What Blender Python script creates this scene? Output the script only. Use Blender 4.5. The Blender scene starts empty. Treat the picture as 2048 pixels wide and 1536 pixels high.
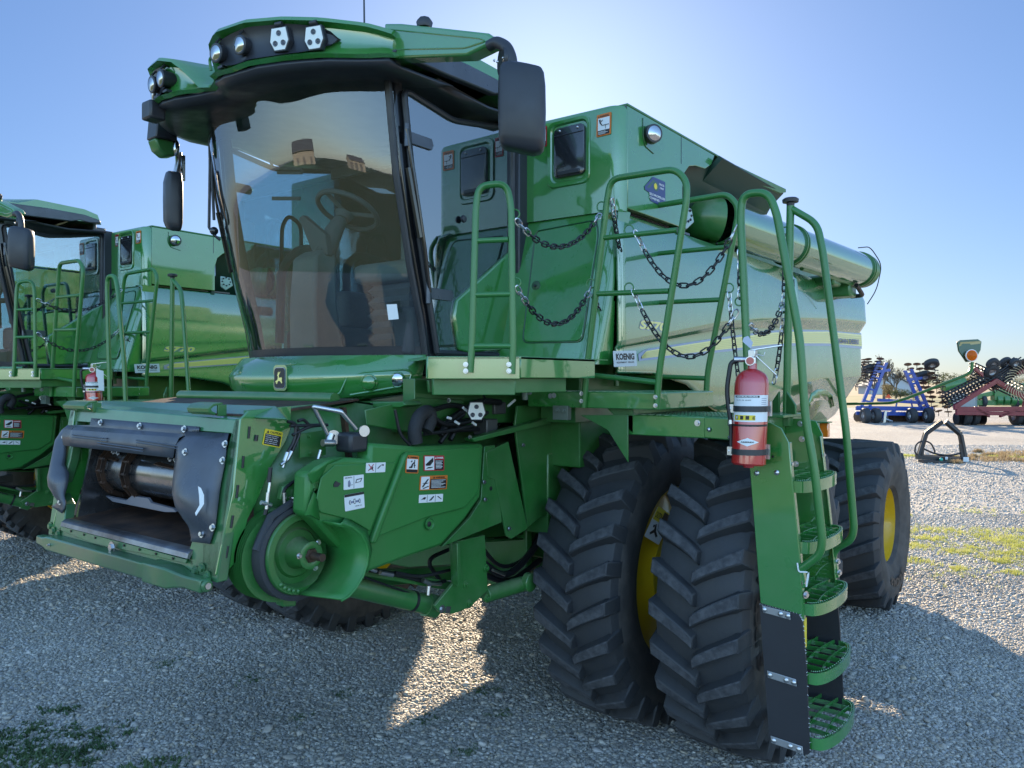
import bpy, bmesh, math, random
from math import radians, sin, cos, pi, atan2, sqrt
from mathutils import Vector, Matrix
V = Vector
random.seed(7)
SC = bpy.context.scene
COL = SC.collection
# ------------------------------------------------------------------ camera model (used to read sizes off the real planes)
FP, CX, HY, H, TH = 1560.0, 1024.0, 761.0, 2.15, radians(37.5)
FV = V((cos(TH), sin(TH), 0)); RV = V((sin(TH), -cos(TH), 0)); CAM = V((0, 0, H))
def ray(px, py): return FV + RV*((px-CX)/FP) + V((0, 0, (HY-py)/FP))
def PX(px, py, x): r = ray(px, py); return CAM + r*(x/r.x)
def PY(px, py, y): r = ray(px, py); return CAM + r*(y/r.y)
def PD(px, py, d): return CAM + ray(px, py)*d
def PG(px, py, z=0): r = ray(px, py); return CAM + r*((z-H)/r.z)
YC = 3.75
# ------------------------------------------------------------------ materials
def nt(m):
    m.use_nodes = True
    t = m.node_tree
    return t, t.nodes, t.links
def mat(name, col, rough=.5, metal=0, coat=0, coat_r=.05, var=0, vscale=3, bump=0, bscale=60, spec=.5, rvar=0, dust=0, emis=None, estr=0, alt=None):
    m = bpy.data.materials.new(name); t, N, L = nt(m)
    b = N['Principled BSDF']
    b.inputs['Base Color'].default_value = (*col, 1)
    b.inputs['Roughness'].default_value = rough; b.inputs['Metallic'].default_value = metal
    b.inputs['Coat Weight'].default_value = coat; b.inputs['Coat Roughness'].default_value = coat_r
    b.inputs['Specular IOR Level'].default_value = spec
    if coat > .6: b.inputs['Coat IOR'].default_value = 1.9
    tc = N.new('ShaderNodeTexCoord')
    if var or alt:
        n = N.new('ShaderNodeTexNoise'); n.inputs['Scale'].default_value = vscale; n.inputs['Detail'].default_value = 8; n.inputs['Roughness'].default_value = .65
        L.new(tc.outputs['Object'], n.inputs['Vector'])
        r = N.new('ShaderNodeValToRGB'); r.color_ramp.elements[0].position = .38; r.color_ramp.elements[1].position = .66
        a = alt or tuple(c*(1-var) for c in col)
        r.color_ramp.elements[0].color = (*a, 1); r.color_ramp.elements[1].color = (*col, 1)
        L.new(n.outputs['Fac'], r.inputs['Fac']); L.new(r.outputs['Color'], b.inputs['Base Color'])
    if rvar:
        n = N.new('ShaderNodeTexNoise'); n.inputs['Scale'].default_value = 9; n.inputs['Detail'].default_value = 6
        L.new(tc.outputs['Object'], n.inputs['Vector'])
        r = N.new('ShaderNodeMapRange'); r.inputs[1].default_value = .35; r.inputs[2].default_value = .7; r.inputs[3].default_value = max(0, rough-rvar); r.inputs[4].default_value = rough+rvar
        L.new(n.outputs['Fac'], r.inputs[0]); L.new(r.outputs[0], b.inputs['Roughness'])
    if bump:
        n = N.new('ShaderNodeTexNoise'); n.inputs['Scale'].default_value = bscale; n.inputs['Detail'].default_value = 5
        L.new(tc.outputs['Object'], n.inputs['Vector'])
        bp = N.new('ShaderNodeBump'); bp.inputs['Strength'].default_value = bump; bp.inputs['Distance'].default_value = .004
        L.new(n.outputs['Fac'], bp.inputs['Height']); L.new(bp.outputs['Normal'], b.inputs['Normal'])
        if coat: L.new(bp.outputs['Normal'], b.inputs['Coat Normal'])
    if dust:
        g_ = N.new('ShaderNodeNewGeometry'); sp = N.new('ShaderNodeSeparateXYZ'); L.new(g_.outputs['Normal'], sp.inputs[0])
        up = N.new('ShaderNodeMapRange'); up.inputs[1].default_value = -.1; up.inputs[2].default_value = .9; up.inputs[3].default_value = .12; up.inputs[4].default_value = 1; L.new(sp.outputs[2], up.inputs[0])
        n3 = N.new('ShaderNodeTexNoise'); n3.inputs['Scale'].default_value = 4.5; n3.inputs['Detail'].default_value = 10; n3.inputs['Roughness'].default_value = .72; L.new(tc.outputs['Object'], n3.inputs['Vector'])
        r3 = N.new('ShaderNodeMapRange'); r3.inputs[1].default_value = .42; r3.inputs[2].default_value = .72; r3.inputs[3].default_value = dust*.25; r3.inputs[4].default_value = dust*1.6; L.new(n3.outputs['Fac'], r3.inputs[0])
        mm = N.new('ShaderNodeMath'); mm.operation = 'MULTIPLY'; mm.use_clamp = True; L.new(up.outputs[0], mm.inputs[0]); L.new(r3.outputs[0], mm.inputs[1])
        mc = N.new('ShaderNodeMix'); mc.data_type = 'RGBA'; L.new(mm.outputs[0], mc.inputs[0]); mc.inputs[7].default_value = (.34, .31, .24, 1)
        src = b.inputs['Base Color'].links[0].from_socket if b.inputs['Base Color'].links else None
        if src: L.new(src, mc.inputs[6])
        else: mc.inputs[6].default_value = (*col, 1)
        L.new(mc.outputs[2], b.inputs['Base Color'])
        if coat:
            cw = N.new('ShaderNodeMapRange'); cw.inputs[1].default_value = 0; cw.inputs[2].default_value = .5; cw.inputs[3].default_value = coat; cw.inputs[4].default_value = coat*.3; L.new(mm.outputs[0], cw.inputs[0]); L.new(cw.outputs[0], b.inputs['Coat Weight'])
    if emis:
        b.inputs['Emission Color'].default_value = (*emis, 1); b.inputs['Emission Strength'].default_value = estr
    return m
def glassmat(name, tint, gloss=.12, rough=0.0, dirt=.0):
    m = bpy.data.materials.new(name); t, N, L = nt(m)
    for n in list(N):
        if n.type != 'OUTPUT_MATERIAL': N.remove(n)
    o = [n for n in N if n.type == 'OUTPUT_MATERIAL'][0]
    tr = N.new('ShaderNodeBsdfTransparent'); tr.inputs[0].default_value = (*tint, 1)
    gl = N.new('ShaderNodeBsdfGlossy'); gl.inputs['Roughness'].default_value = rough; gl.inputs['Color'].default_value = (.95, .97, 1, 1)
    fr = N.new('ShaderNodeFresnel'); fr.inputs['IOR'].default_value = 1.5
    ad = N.new('ShaderNodeMath'); ad.operation = 'ADD'; ad.inputs[1].default_value = gloss; ad.use_clamp = True
    L.new(fr.outputs[0], ad.inputs[0])
    mx = N.new('ShaderNodeMixShader'); L.new(ad.outputs[0], mx.inputs[0]); L.new(tr.outputs[0], mx.inputs[1]); L.new(gl.outputs[0], mx.inputs[2])
    last = mx
    if dirt:
        df = N.new('ShaderNodeBsdfDiffuse'); df.inputs[0].default_value = (.5, .56, .56, 1)
        tc = N.new('ShaderNodeTexCoord'); ns = N.new('ShaderNodeTexNoise'); ns.inputs['Scale'].default_value = 2.2; ns.inputs['Detail'].default_value = 10; ns.inputs['Roughness'].default_value = .7
        L.new(tc.outputs['Object'], ns.inputs['Vector'])
        r = N.new('ShaderNodeMapRange'); r.inputs[1].default_value = .4; r.inputs[2].default_value = .75; r.inputs[3].default_value = dirt*.2; r.inputs[4].default_value = dirt
        L.new(ns.outputs['Fac'], r.inputs[0])
        m2 = N.new('ShaderNodeMixShader'); L.new(r.outputs[0], m2.inputs[0]); L.new(mx.outputs[0], m2.inputs[1]); L.new(df.outputs[0], m2.inputs[2]); last = m2
    L.new(last.outputs[0], o.inputs['Surface'])
    return m
GREEN = mat('green_paint', (.026, .205, .032), .32, coat=1, coat_r=.05, var=.10, vscale=2.5, bump=.02, bscale=9, rvar=.06, dust=.17)
RAILG = mat('green_rail_paint', (.022, .165, .030), .38, coat=.35, coat_r=.15, var=.1, bump=.05, bscale=50, dust=.1)
GREENF = mat('green_paint_frame', (.022, .155, .028), .42, coat=.35, coat_r=.15, var=.18, vscale=5, bump=.08, bscale=40, rvar=.1, dust=.30)
PLGRN = mat('green_plastic', (.024, .180, .034), .40, var=.08, vscale=4, bump=.05, bscale=90, dust=.14)
WORN = mat('green_worn_paint', (.03, .15, .045), .38, coat=.4, coat_r=.15, bump=.25, bscale=18, vscale=7, alt=(.05, .12, .055))
LGRN = mat('weathered_green_top', (.05, .19, .085), .3, coat=.5, coat_r=.12, var=.2, vscale=6, bump=.1, bscale=20)
GREENS = mat('green_side_panel', (.022, .180, .048), .30, coat=1, coat_r=.06, var=.08, vscale=1.5, bump=.015, bscale=4, rvar=.05, dust=.15); GREENS.node_tree.nodes['Principled BSDF'].inputs['Coat IOR'].default_value = 2.4
YEL = mat('yellow_paint', (.62, .40, .012), .35, coat=.5, coat_r=.1, var=.1, bump=.02)
YDEC = mat('yellow_decal', (.80, .70, .16), .4, coat=.9)
BLK = mat('black_plastic', (.024, .027, .034), .42, bump=.06, bscale=150, var=.15, rvar=.08)
BLKG = mat('black_gloss', (.008, .009, .012), .18, coat=.4)
BSTEEL = mat('black_polished_steel', (.26, .265, .28), .22, metal=.9, bump=.05, bscale=10, rvar=.08, var=.25, vscale=8)
SHIELD = mat('dark_grey_shield', (.085, .095, .115), .36, metal=.35, bump=.05, bscale=12, var=.25, vscale=4, rvar=.1)
RUST = mat('rusty_steel', (.10, .055, .035), .55, metal=.4, bump=.4, bscale=30, vscale=9, alt=(.03, .02, .017))
RUBTOP = mat('tyre_lug_face', (.078, .08, .088), .8, bump=.6, bscale=60, vscale=22, alt=(.032, .034, .040))
RUBBER = mat('tyre_rubber', (.027, .030, .036), .66, bump=.35, bscale=45, vscale=9, alt=(.030, .032, .035))
RUBW = mat('tyre_sidewall', (.075, .069, .064), .75, bump=.15, bscale=60, vscale=5, alt=(.03, .029, .029))
HOSE = mat('hose_rubber', (.012, .012, .014), .45, bump=.15, bscale=120)
STEEL = mat('zinc_bolt', (.55, .55, .56), .32, metal=1, bump=.05, bscale=100)
CHAINM = mat('dark_chain', (.02, .021, .025), .4, metal=.3)
AUGM = mat('auger_gloss_green', (.10, .28, .16), .16, metal=.6, coat=1, coat_r=.03, bump=.03, bscale=4)
RED = mat('red_paint', (.50, .012, .016), .32, coat=.7, coat_r=.08, var=.12)
WHT = mat('white_print', (.75, .76, .76), .45)
INK = mat('black_print', (.012, .012, .014), .45)
ORG = mat('orange_print', (.62, .16, .02), .45)
RDP = mat('red_print', (.45, .02, .03), .45)
YEP = mat('yellow_print', (.78, .6, .03), .45)
NAVY = mat('navy_print', (.03, .05, .16), .4)
SLV = mat('silver_print', (.16, .20, .32), .4, coat=.9)
DGR = mat('dark_green_print', (.015, .07, .03), .35, coat=.4)
CHROME = mat('lamp_reflector', (.42, .44, .47), .08, metal=1, bump=.15, bscale=25)
AMB = mat('amber_lens', (.8, .20, .01), .15, coat=1)
LENSG = glassmat('lamp_glass', (.95, .96, .97), .06)
GLASS = glassmat('tinted_cab_glass', (.86, 1.0, .97), .055, dirt=.02)
GLASSD = glassmat('door_glass', (.55, .74, .82), .20, dirt=.03)
INTR = mat('cab_trim_grey', (.13, .15, .16), .6, bump=.1, bscale=80, var=.1)
INTD = mat('cab_fabric_dark', (.06, .064, .07), .8, bump=.2, bscale=120)
GRIP = mat('grip_strip', (.03, .2, .08), .5, bump=.5, bscale=50)
PAL = [WHT, INK, ORG, YEP, RDP, NAVY, SLV, DGR, GREEN]   # decal palette
# ------------------------------------------------------------------ mesh builder
def basis(n):
    n = V(n).normalized(); a = V((0, 0, 1)) if abs(n.z) < .9 else V((1, 0, 0))
    u = n.cross(a).normalized(); return u, n.cross(u).normalized(), n
def fillet(pts, r, k=5):
    pts = [V(p) for p in pts]; out = [pts[0]]
    for i in range(1, len(pts)-1):
        a, b, c = pts[i-1], pts[i], pts[i+1]
        d1 = (a-b); d2 = (c-b); l = min(r, d1.length*.49, d2.length*.49)
        p1 = b+d1.normalized()*l; p2 = b+d2.normalized()*l
        for j in range(k+1):
            t = j/k; out.append(p1*(1-t)**2 + b*2*t*(1-t) + p2*t*t)
    out.append(pts[-1]); return out
SPLIT = ('bolt', 'screw', 'rivet', 'rung', 'chain_eye', 'bulb', 'clip', 'fitting', 'slot', 'nut', 'handle', 'liner', 'snap', 'gang', 'slat', 'rib', 'weight', 'fin_', 'rail_mount', 'hydraulic_hose', 'coupler_hose', 'damper', 'cam', 'flange', 'wiper', 'cab_subframe', 'side_guard', 'door_hinge', 'valve_block', 'sheave_bracket', 'arched', 'white_end', 'shed', 'fascia', 'cradle', 'rear_wall', 'lamp_bracket', 'tine_row', 'base_bar')
class MB:
    def __init__(s): s.v = []; s.f = []; s.m = []
    def add(s, vs, fs, m=0):
        o = len(s.v); s.v += [V(p) for p in vs]
        for f in fs: s.f.append([i+o for i in f]); s.m.append(m)
        return s
    def box(s, a, b, m=0, M=None):
        x0, y0, z0 = a; x1, y1, z1 = b
        vs = [V(p) for p in ((x0, y0, z0), (x1, y0, z0), (x1, y1, z0), (x0, y1, z0), (x0, y0, z1), (x1, y0, z1), (x1, y1, z1), (x0, y1, z1))]
        if M: vs = [M @ p for p in vs]
        return s.add(vs, [(0, 3, 2, 1), (4, 5, 6, 7), (0, 1, 5, 4), (1, 2, 6, 5), (2, 3, 7, 6), (3, 0, 4, 7)], m)
    def prism(s, pts, off, m=0):
        off = V(off); n = len(pts); a = [V(p) for p in pts]; b = [p+off for p in a]
        fs = [list(range(n)), list(range(2*n-1, n-1, -1))] + [(i, i+n, (i+1) % n+n, (i+1) % n) for i in range(n)]
        return s.add(a+b, fs, m)
    def quadbar(s, p0, p1, w, t, wd, m=0):          # bar from p0 to p1, width w along wd, thickness t
        p0, p1, wd = V(p0), V(p1), V(wd).normalized(); d = (p1-p0).normalized(); td = d.cross(wd).normalized()
        r = lambda p: [p+wd*w/2+td*t/2, p-wd*w/2+td*t/2, p-wd*w/2-td*t/2, p+wd*w/2-td*t/2]
        return s.loft([r(p0), r(p1)], True, True, m)
    def loft(s, rings, closed=True, caps=True, m=0):
        k = len(rings[0]); vs = [p for r in rings for p in r]; fs = []
        for i in range(len(rings)-1):
            for j in range(k if closed else k-1):
                j2 = (j+1) % k; fs.append((i*k+j, i*k+j2, (i+1)*k+j2, (i+1)*k+j))
        if caps: fs += [list(range(k-1, -1, -1)), [(len(rings)-1)*k+j for j in range(k)]]
        return s.add(vs, fs, m)
    def grid(s, rows, m=0): return s.loft(rows, False, False, m)
    def tube(s, pts, r, seg=10, fil=0, m=0, caps=True, closed=False):
        pts = fillet(pts, fil) if fil else [V(p) for p in pts]
        n = len(pts); rings = []; u = None
        for i, p in enumerate(pts):
            if closed: d = pts[(i+1) % n]-pts[i-1]
            else: d = pts[min(i+1, n-1)]-pts[max(i-1, 0)]
            d.normalize()
            if u is None: u, w, _ = basis(d)
            else: u = (u-d*u.dot(d)).normalized(); w = d.cross(u)
            rr = r[i] if isinstance(r, (list, tuple)) else r
            rings.append([p+u*rr*cos(2*pi*j/seg)+w*rr*sin(2*pi*j/seg) for j in range(seg)])
        if closed: rings.append(rings[0]); caps = False
        return s.loft(rings, True, caps, m)
    def cyl(s, p0, p1, r, r2=None, seg=24, m=0): 
        p0, p1 = V(p0), V(p1); r2 = r if r2 is None else r2; u, w, d = basis(p1-p0)
        R = lambda p, q: [p+u*q*cos(2*pi*j/seg)+w*q*sin(2*pi*j/seg) for j in range(seg)]
        return s.loft([R(p0, r), R(p1, r2)], True, True, m)
    def lathe(s, prof, c, ax, seg=32, m=0, caps=True):
        c = V(c); u, w, d = basis(ax)
        return s.loft([[c+d*a+u*r*cos(2*pi*j/seg)+w*r*sin(2*pi*j/seg) for j in range(seg)] for a, r in prof], True, caps, m)
    def ball(s, c, r, seg=12, m=0, sc=(1, 1, 1)):
        c = V(c); rings = []
        for i in range(seg//2+1):
            a = pi*i/(seg//2); q = max(.0001, sin(a))
            rings.append([c+V((r*sc[0]*q*cos(2*pi*j/seg), r*sc[1]*q*sin(2*pi*j/seg), -r*sc[2]*cos(a))) for j in range(seg)])
        return s.loft(rings, True, True, m)
    def bolt(s, p, n, r=.011, m=0):
        p = V(p); n = V(n).normalized()
        s.cyl(p, p+n*.003, r*1.5, seg=14, m=m); s.cyl(p+n*.003, p+n*.012, r, r*.9, seg=6, m=m); return s
    def dome(s, p, n, r=.012, m=0):
        return s.lathe([(0, r), (.004, r*.95), (.008, r*.6), (.0095, .0005)], p, n, 12, m)
    def mirror(s, y0):
        for p in s.v: p.y = 2*y0-p.y
        s.f = [list(reversed(f)) for f in s.f]; return s
    def text(s, txt, o, right, up, fit=True, m=0, off=.0, shear=0):
        cu = bpy.data.curves.new('t', 'FONT'); cu.body = txt; cu.size = 1; cu.offset = off; cu.resolution_u = 3; cu.shear = shear
        ob = bpy.data.objects.new('t', cu); COL.objects.link(ob)
        dg = bpy.context.evaluated_depsgraph_get(); me = bpy.data.meshes.new_from_object(ob.evaluated_get(dg))
        xs = [v.co.x for v in me.vertices]; ys = [v.co.y for v in me.vertices]
        if xs:
            x0, x1, y0, y1 = min(xs), max(xs), min(ys), max(ys); o, right, up = V(o), V(right), V(up)
            s.add([o+right*((v.co.x-x0)/(x1-x0))+up*((v.co.y-y0)/max(1e-6, y1-y0)) for v in me.vertices], [list(p.vertices) for p in me.polygons], m)
        bpy.data.objects.remove(ob); bpy.data.curves.remove(cu); bpy.data.meshes.remove(me); return s
    def pieces(s):
        par = list(range(len(s.v)))
        def fd(i):
            while par[i] != i: par[i] = par[par[i]]; i = par[i]
            return i
        for f in s.f:
            for j in f[1:]: par[fd(j)] = fd(f[0])
        g = {}
        for k, f in enumerate(s.f): g.setdefault(fd(f[0]), []).append(k)
        cl = []
        for fs in g.values():
            ids = {i for k in fs for i in s.f[k]}; lo = [min(s.v[i][a] for i in ids)-.003 for a in range(3)]; hi = [max(s.v[i][a] for i in ids)+.003 for a in range(3)]; cl.append([lo, hi, fs])
        ch = True
        while ch:
            ch = False
            for i in range(len(cl)):
                for j in range(i+1, len(cl)):
                    if all(cl[i][0][a] <= cl[j][1][a] and cl[j][0][a] <= cl[i][1][a] for a in range(3)):
                        cl[i] = [[min(cl[i][0][a], cl[j][0][a]) for a in range(3)], [max(cl[i][1][a], cl[j][1][a]) for a in range(3)], cl[i][2]+cl[j][2]]; cl.pop(j); ch = True; break
                if ch: break
        out = []
        for lo, hi, fs in cl:
            m_ = MB(); mp = {}
            for k in sorted(fs):
                f = []
                for i in s.f[k]:
                    if i not in mp: mp[i] = len(m_.v); m_.v.append(s.v[i])
                    f.append(mp[i])
                m_.f.append(f); m_.m.append(s.m[k])
            out.append(m_)
        return out
    def build(s, name, mats, parent=None, org=None, **k):
        if any(w in name for w in SPLIT) and len(s.f) < 6000:
            ps = s.pieces()
            if 1 < len(ps) <= 40:
                for p in ps[1:]: p.build1(name, mats, parent, org, **k)
                return ps[0].build1(name, mats, parent, org, **k)
        return s.build1(name, mats, parent, org, **k)
    def build1(s, name, mats, parent=None, org=None, ang=38, bevel=0, solid=0, subs=0, flat=False, sides=True):
        o = V((0, 0, 0)) if org is None else V(org)
        me = bpy.data.meshes.new(name); me.from_pydata([tuple(p-o) for p in s.v], [], s.f)
        ms = mats if isinstance(mats, (list, tuple)) else [mats]
        for q in ms: me.materials.append(q)
        for i, p in enumerate(me.polygons): p.material_index = s.m[i]
        me.validate(); me.update()
        if sides:
            bm = bmesh.new(); bm.from_mesh(me); bmesh.ops.recalc_face_normals(bm, faces=bm.faces); bm.to_mesh(me); bm.free()
        if not flat:
            me.polygons.foreach_set('use_smooth', [True]*len(me.polygons)); me.set_sharp_from_angle(angle=radians(ang))
        ob = bpy.data.objects.new(name, me); COL.objects.link(ob)
        if parent: ob.parent = parent
        if solid: q = ob.modifiers.new('s', 'SOLIDIFY'); q.thickness = solid; q.offset = -1
        if subs: q = ob.modifiers.new('u', 'SUBSURF'); q.levels = subs; q.render_levels = subs
        if bevel: q = ob.modifiers.new('b', 'BEVEL'); q.width = bevel; q.segments = 2; q.limit_method = 'ANGLE'; q.angle_limit = radians(35); q.harden_normals = False
        return ob
def tag(o, label=None, cat=None, group=None, kind=None):
    if label: o['label'] = label
    if cat: o['category'] = cat
    if group: o['group'] = group
    if kind: o['kind'] = kind
    return o
def empty(name, loc, rz=0):
    o = bpy.data.objects.new(name, None); COL.objects.link(o); o.location = loc; o.rotation_euler = (0, 0, rz); o.empty_display_size = .3; return o
def copy_tree(o, parent=None, skip=()):
    if o.get('tmpname') in skip: return None
    c = o.copy(); COL.objects.link(c); c.parent = parent
    for ch in list(CH.get(o.name, [])):
        r = copy_tree(ch, c, skip)
    return c
CH = {}
def children_index():
    CH.clear()
    for o in bpy.data.objects:
        if o.parent: CH.setdefault(o.parent.name, []).append(o)
def interp(tab, x):
    if x <= tab[0][0]: return tab[0][1]
    for (a, b), (c, d) in zip(tab, tab[1:]):
        if x <= c: return b+(d-b)*(x-a)/(c-a)
    return tab[-1][1]
def decal(name, quad, items, parent, lift, bg=0, rnd=.06, org=None, label=None):
    """quad: bl, br, tl corners in space; items in unit coordinates: ('r',x,y,w,h,m) rectangles, ('t',text,x,y,w,h,m) text, ('p',[(x,y)..],m) polygons"""
    bl, br, tl = [V(p) for p in quad]; r = br-bl; u = tl-bl; n = r.cross(u).normalized()
    mb = MB(); W, Hh = r.length, u.length; rr = rnd*min(W, Hh); ptz = []
    for cx_, cy_, a0 in ((W-rr, Hh-rr, 0), (rr, Hh-rr, 90), (rr, rr, 180), (W-rr, rr, 270)):
        for k in range(4): a = radians(a0+30*k); ptz.append(((cx_+rr*cos(a))/W, (cy_+rr*sin(a))/Hh))
    P = lambda x, y, l: bl+r*x+u*y+n*(lift+l)
    if bg is not None: mb.prism([P(x, y, 0) for x, y in ptz], -n*lift*.9, bg)
    for k, it in enumerate(items):
        l = .0006+.00025*k
        if it[0] == 'r': x, y, w, h, m = it[1:]; mb.add([P(x, y, l), P(x+w, y, l), P(x+w, y+h, l), P(x, y+h, l)], [(0, 1, 2, 3)], m)
        elif it[0] == 't': tx, x, y, w, h, m = it[1:7]; mb.text(tx, P(x, y, l), r*w, u*h, m=m, off=it[7] if len(it) > 7 else .02)
        else: mb.add([P(x, y, l) for x, y in it[1]], [list(range(len(it[1])))], it[2])
    o = mb.build(name, PAL, parent, org, flat=True, sides=False)
    if label: o['label'] = label
    return o
def translucent(name, col):
    m = bpy.data.materials.new(name); t, N, L = nt(m); b = N['Principled BSDF']; o = [n for n in N if n.type == 'OUTPUT_MATERIAL'][0]
    b.inputs['Base Color'].default_value = (*col, 1); b.inputs['Roughness'].default_value = .2
    tl = N.new('ShaderNodeBsdfTranslucent'); tl.inputs[0].default_value = (*col, 1); mx = N.new('ShaderNodeMixShader'); mx.inputs[0].default_value = .7
    L.new(b.outputs[0], mx.inputs[1]); L.new(tl.outputs[0], mx.inputs[2]); L.new(mx.outputs[0], o.inputs['Surface']); return m
# ================================================================== THE COMBINE
ORG = V((4.6, YC, 0))
def W(mb, name, mats, parent, **k): return mb.build(name, mats, parent, ORG, **k)
combine = empty('combine_harvester', ORG)
combine.location = ORG
tag(combine, 'large green combine harvester in front with dual tyres, open feeder house and step ladder', 'combine harvester', 'green combine harvesters parked on the gravel')
def Wp(ob): return ob
# ---------------------------------------------------------------- wheels
def tyre_mesh(R, w, rim, N, lug_h, dphi, name, lw=.030):
    """carcass + lugs about the origin, axle along y"""
    mb = MB(); hw = w/2; rb = R-lug_h
    prof = [(-hw*.82, rim), (-hw*.93, rim+.03), (-hw*1.02, rim+(rb-rim)*.35), (-hw*1.08, rim+(rb-rim)*.6), (-hw*1.02, rb-.075), (-hw*.93, rb-.028), (-hw*.75, rb-.006), (-hw*.4, rb+.004), (0, rb+.008)]
    prof = prof+[(-a, r) for a, r in prof[-2::-1]]
    mb.lathe(prof, (0, 0, 0), (0, 1, 0), 96, 0, caps=False)
    nsw = len(mb.f)
    for i, f in enumerate(mb.f):
        ring = i//96
        if ring < 4 or ring > 11: mb.m[i] = 1
    for sgn in (-1, 1):
        for k in range(N):
            a0 = 2*pi*k/N+(pi/N if sgn > 0 else 0); rings = []
            for t in [0, .12, .3, .5, .7, .88, 1.0, 1.10]:
                if t <= 1: y = sgn*(-.035*hw+t*hw*1.0); cen = a0+dphi*(t**.85 if t > 0 else 0)
                else: y = sgn*hw*1.035; cen = a0+dphi*1.01
                top = R-.012*t*t if t <= 1 else rb-.085
                base = rb-.03 if t < .9 else rb-.10
                wt = lw*(.85+.25*t); wb = wt*1.45+.012
                if t > 1: wt *= 1.25; top = rb-.07
                ring = []
                for da, rr in ((-wb, base), (-wt, top), (wt, top), (wb, base)):
                    a = cen+da/R
                    ring.append(V((-rr*cos(a), y, rr*sin(a))))
                rings.append(ring)
            mb.loft(rings, True, True, 0)
            nf = (len(rings)-1)*4
            for j in range(len(rings)-2): mb.m[-nf-2+j*4+1] = 2
    return mb
def rim_mesh(rim, w, dish, name, off=0):
    mb = MB(); hw = w/2
    mb.lathe([(-hw*.66, rim*.985), (-hw*.66, rim*1.06), (-hw*.60, rim*1.06), (-hw*.55, rim), (-hw*.4, rim*.93), (hw*.4, rim*.93), (hw*.55, rim), (hw*.60, rim*1.06), (hw*.66, rim*1.06), (hw*.66, rim*.985), (hw*.5, rim*.96), (hw*.38, rim*.90), (-hw*.38, rim*.90), (-hw*.5, rim*.96), (-hw*.66, rim*.985)], (0, 0, 0), (0, 1, 0), 64, caps=False)
    mb.lathe([(dish-.012, rim*.91), (dish-.03, rim*.62), (dish-.09, rim*.5), (dish-.09, .01), (dish-.07, .01), (dish-.07, rim*.5), (dish-.01, rim*.62), (dish+.01, rim*.91)], (0, 0, 0), (0, 1, 0), 48, caps=False)
    mb.lathe([(dish-.13, .02), (dish-.13, .10), (dish-.09, .13)], (0, 0, 0), (0, 1, 0), 32)
    for k in range(10):
        a = 2*pi*k/10; p = V((.20*cos(a), dish-.088, .20*sin(a))); mb.bolt(p, (0, -1, 0), .016)
    return mb
def bake(mb, name, mats, parent, loc, **k):
    o = mb.build(name, mats, parent, None, **k); o.location = loc; return o
ft = tyre_mesh(.95, .50, .53, 27, .062, .155, 'tyre', .034); rt = tyre_mesh(.80, .74, .345, 19, .055, .24, 'tyre', .040)
fr_ = rim_mesh(.535, .64, -.10, 'rim'); rr_ = rim_mesh(.350, .93, -.12, 'rim')
def wheel(rim_mb, tyre_mb, loc, spin=0, me=[None, None], key='f'):
    L_ = V(loc)-ORG
    if key not in WM:
        w = bake(rim_mb, 'wheel', YEL, combine, L_); t = bake(tyre_mb, 'tyre', [RUBBER, RUBW, RUBTOP], w, (0, 0, 0), ang=30); WM[key] = (w, t)
        t.modifiers.new('b', 'BEVEL'); q = t.modifiers['b']; q.width = .006; q.segments = 1; q.limit_method = 'ANGLE'; q.angle_limit = radians(40)
    else:
        w0, t0 = WM[key]; w = w0.copy(); COL.objects.link(w); w.location = L_; t = t0.copy(); COL.objects.link(t); t.parent = w
    w.rotation_euler = (0, spin, 0); return w
WM = {}
XF, XR = 4.6, 8.05
w_out = wheel(fr_, ft, (XF, 1.675, .932)); w_in = wheel(fr_, ft, (XF, 2.42, .932), .05)
w_in['label'] = 'inner dual front wheel'
for y, s in ((5.36, .1), (6.12, .02)): wheel(fr_, ft, (XF, y, .932), s)
wheel(rr_, rt, (XR, 1.99, .782), 0, key='r'); wheel(rr_, rt, (XR, 5.5, .782), .1, key='r')
# moulded sidewall lettering on one front tyre and one rear tyre
def tyre_text(txt, c, R, y, a0, a1, h, par):
    m_ = MB(); m_.text(txt, (0, 0, 0), (1, 0, 0), (0, 1, 0), off=.03)
    for v in m_.v:
        a = radians(a0+(a1-a0)*v.x); r = R+h*v.y; v.x, v.y, v.z = c[0]+r*cos(a), y, c[2]+r*sin(a)
    return W(m_, 'tyre_lettering', HOSE, combine, flat=True, sides=False)
tyre_text('SUPER ALL TRACTION', (XF, 0, .945), .70, 1.675-.272, 200, 95, .075, None)
tyre_text('RADIAL', (XR, 0, .795), .50, 1.99-.402, -120, -60, .08, None)
q = [PY(1288, 1072, 2.215), PY(1317, 1090, 2.215), PY(1316, 1012, 2.215)]
decal('caution_decal', q, [('r', 0, .58, 1, .42, 3), ('r', .5, .60, .45, .36, 1), ('t', 'CAUTION', .08, .66, .38, .2, 1), ('p', [(.3, .5), (.36, .5), (.5, .3), (.7, .2), (.62, .14), (.42, .24), (.24, .12), (.18, .18), (.34, .32)], 1), ('p', [(.2, .44), (.3, .46), (.3, .38), (.22, .36)], 1)], combine, .002, 0, org=ORG)
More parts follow.
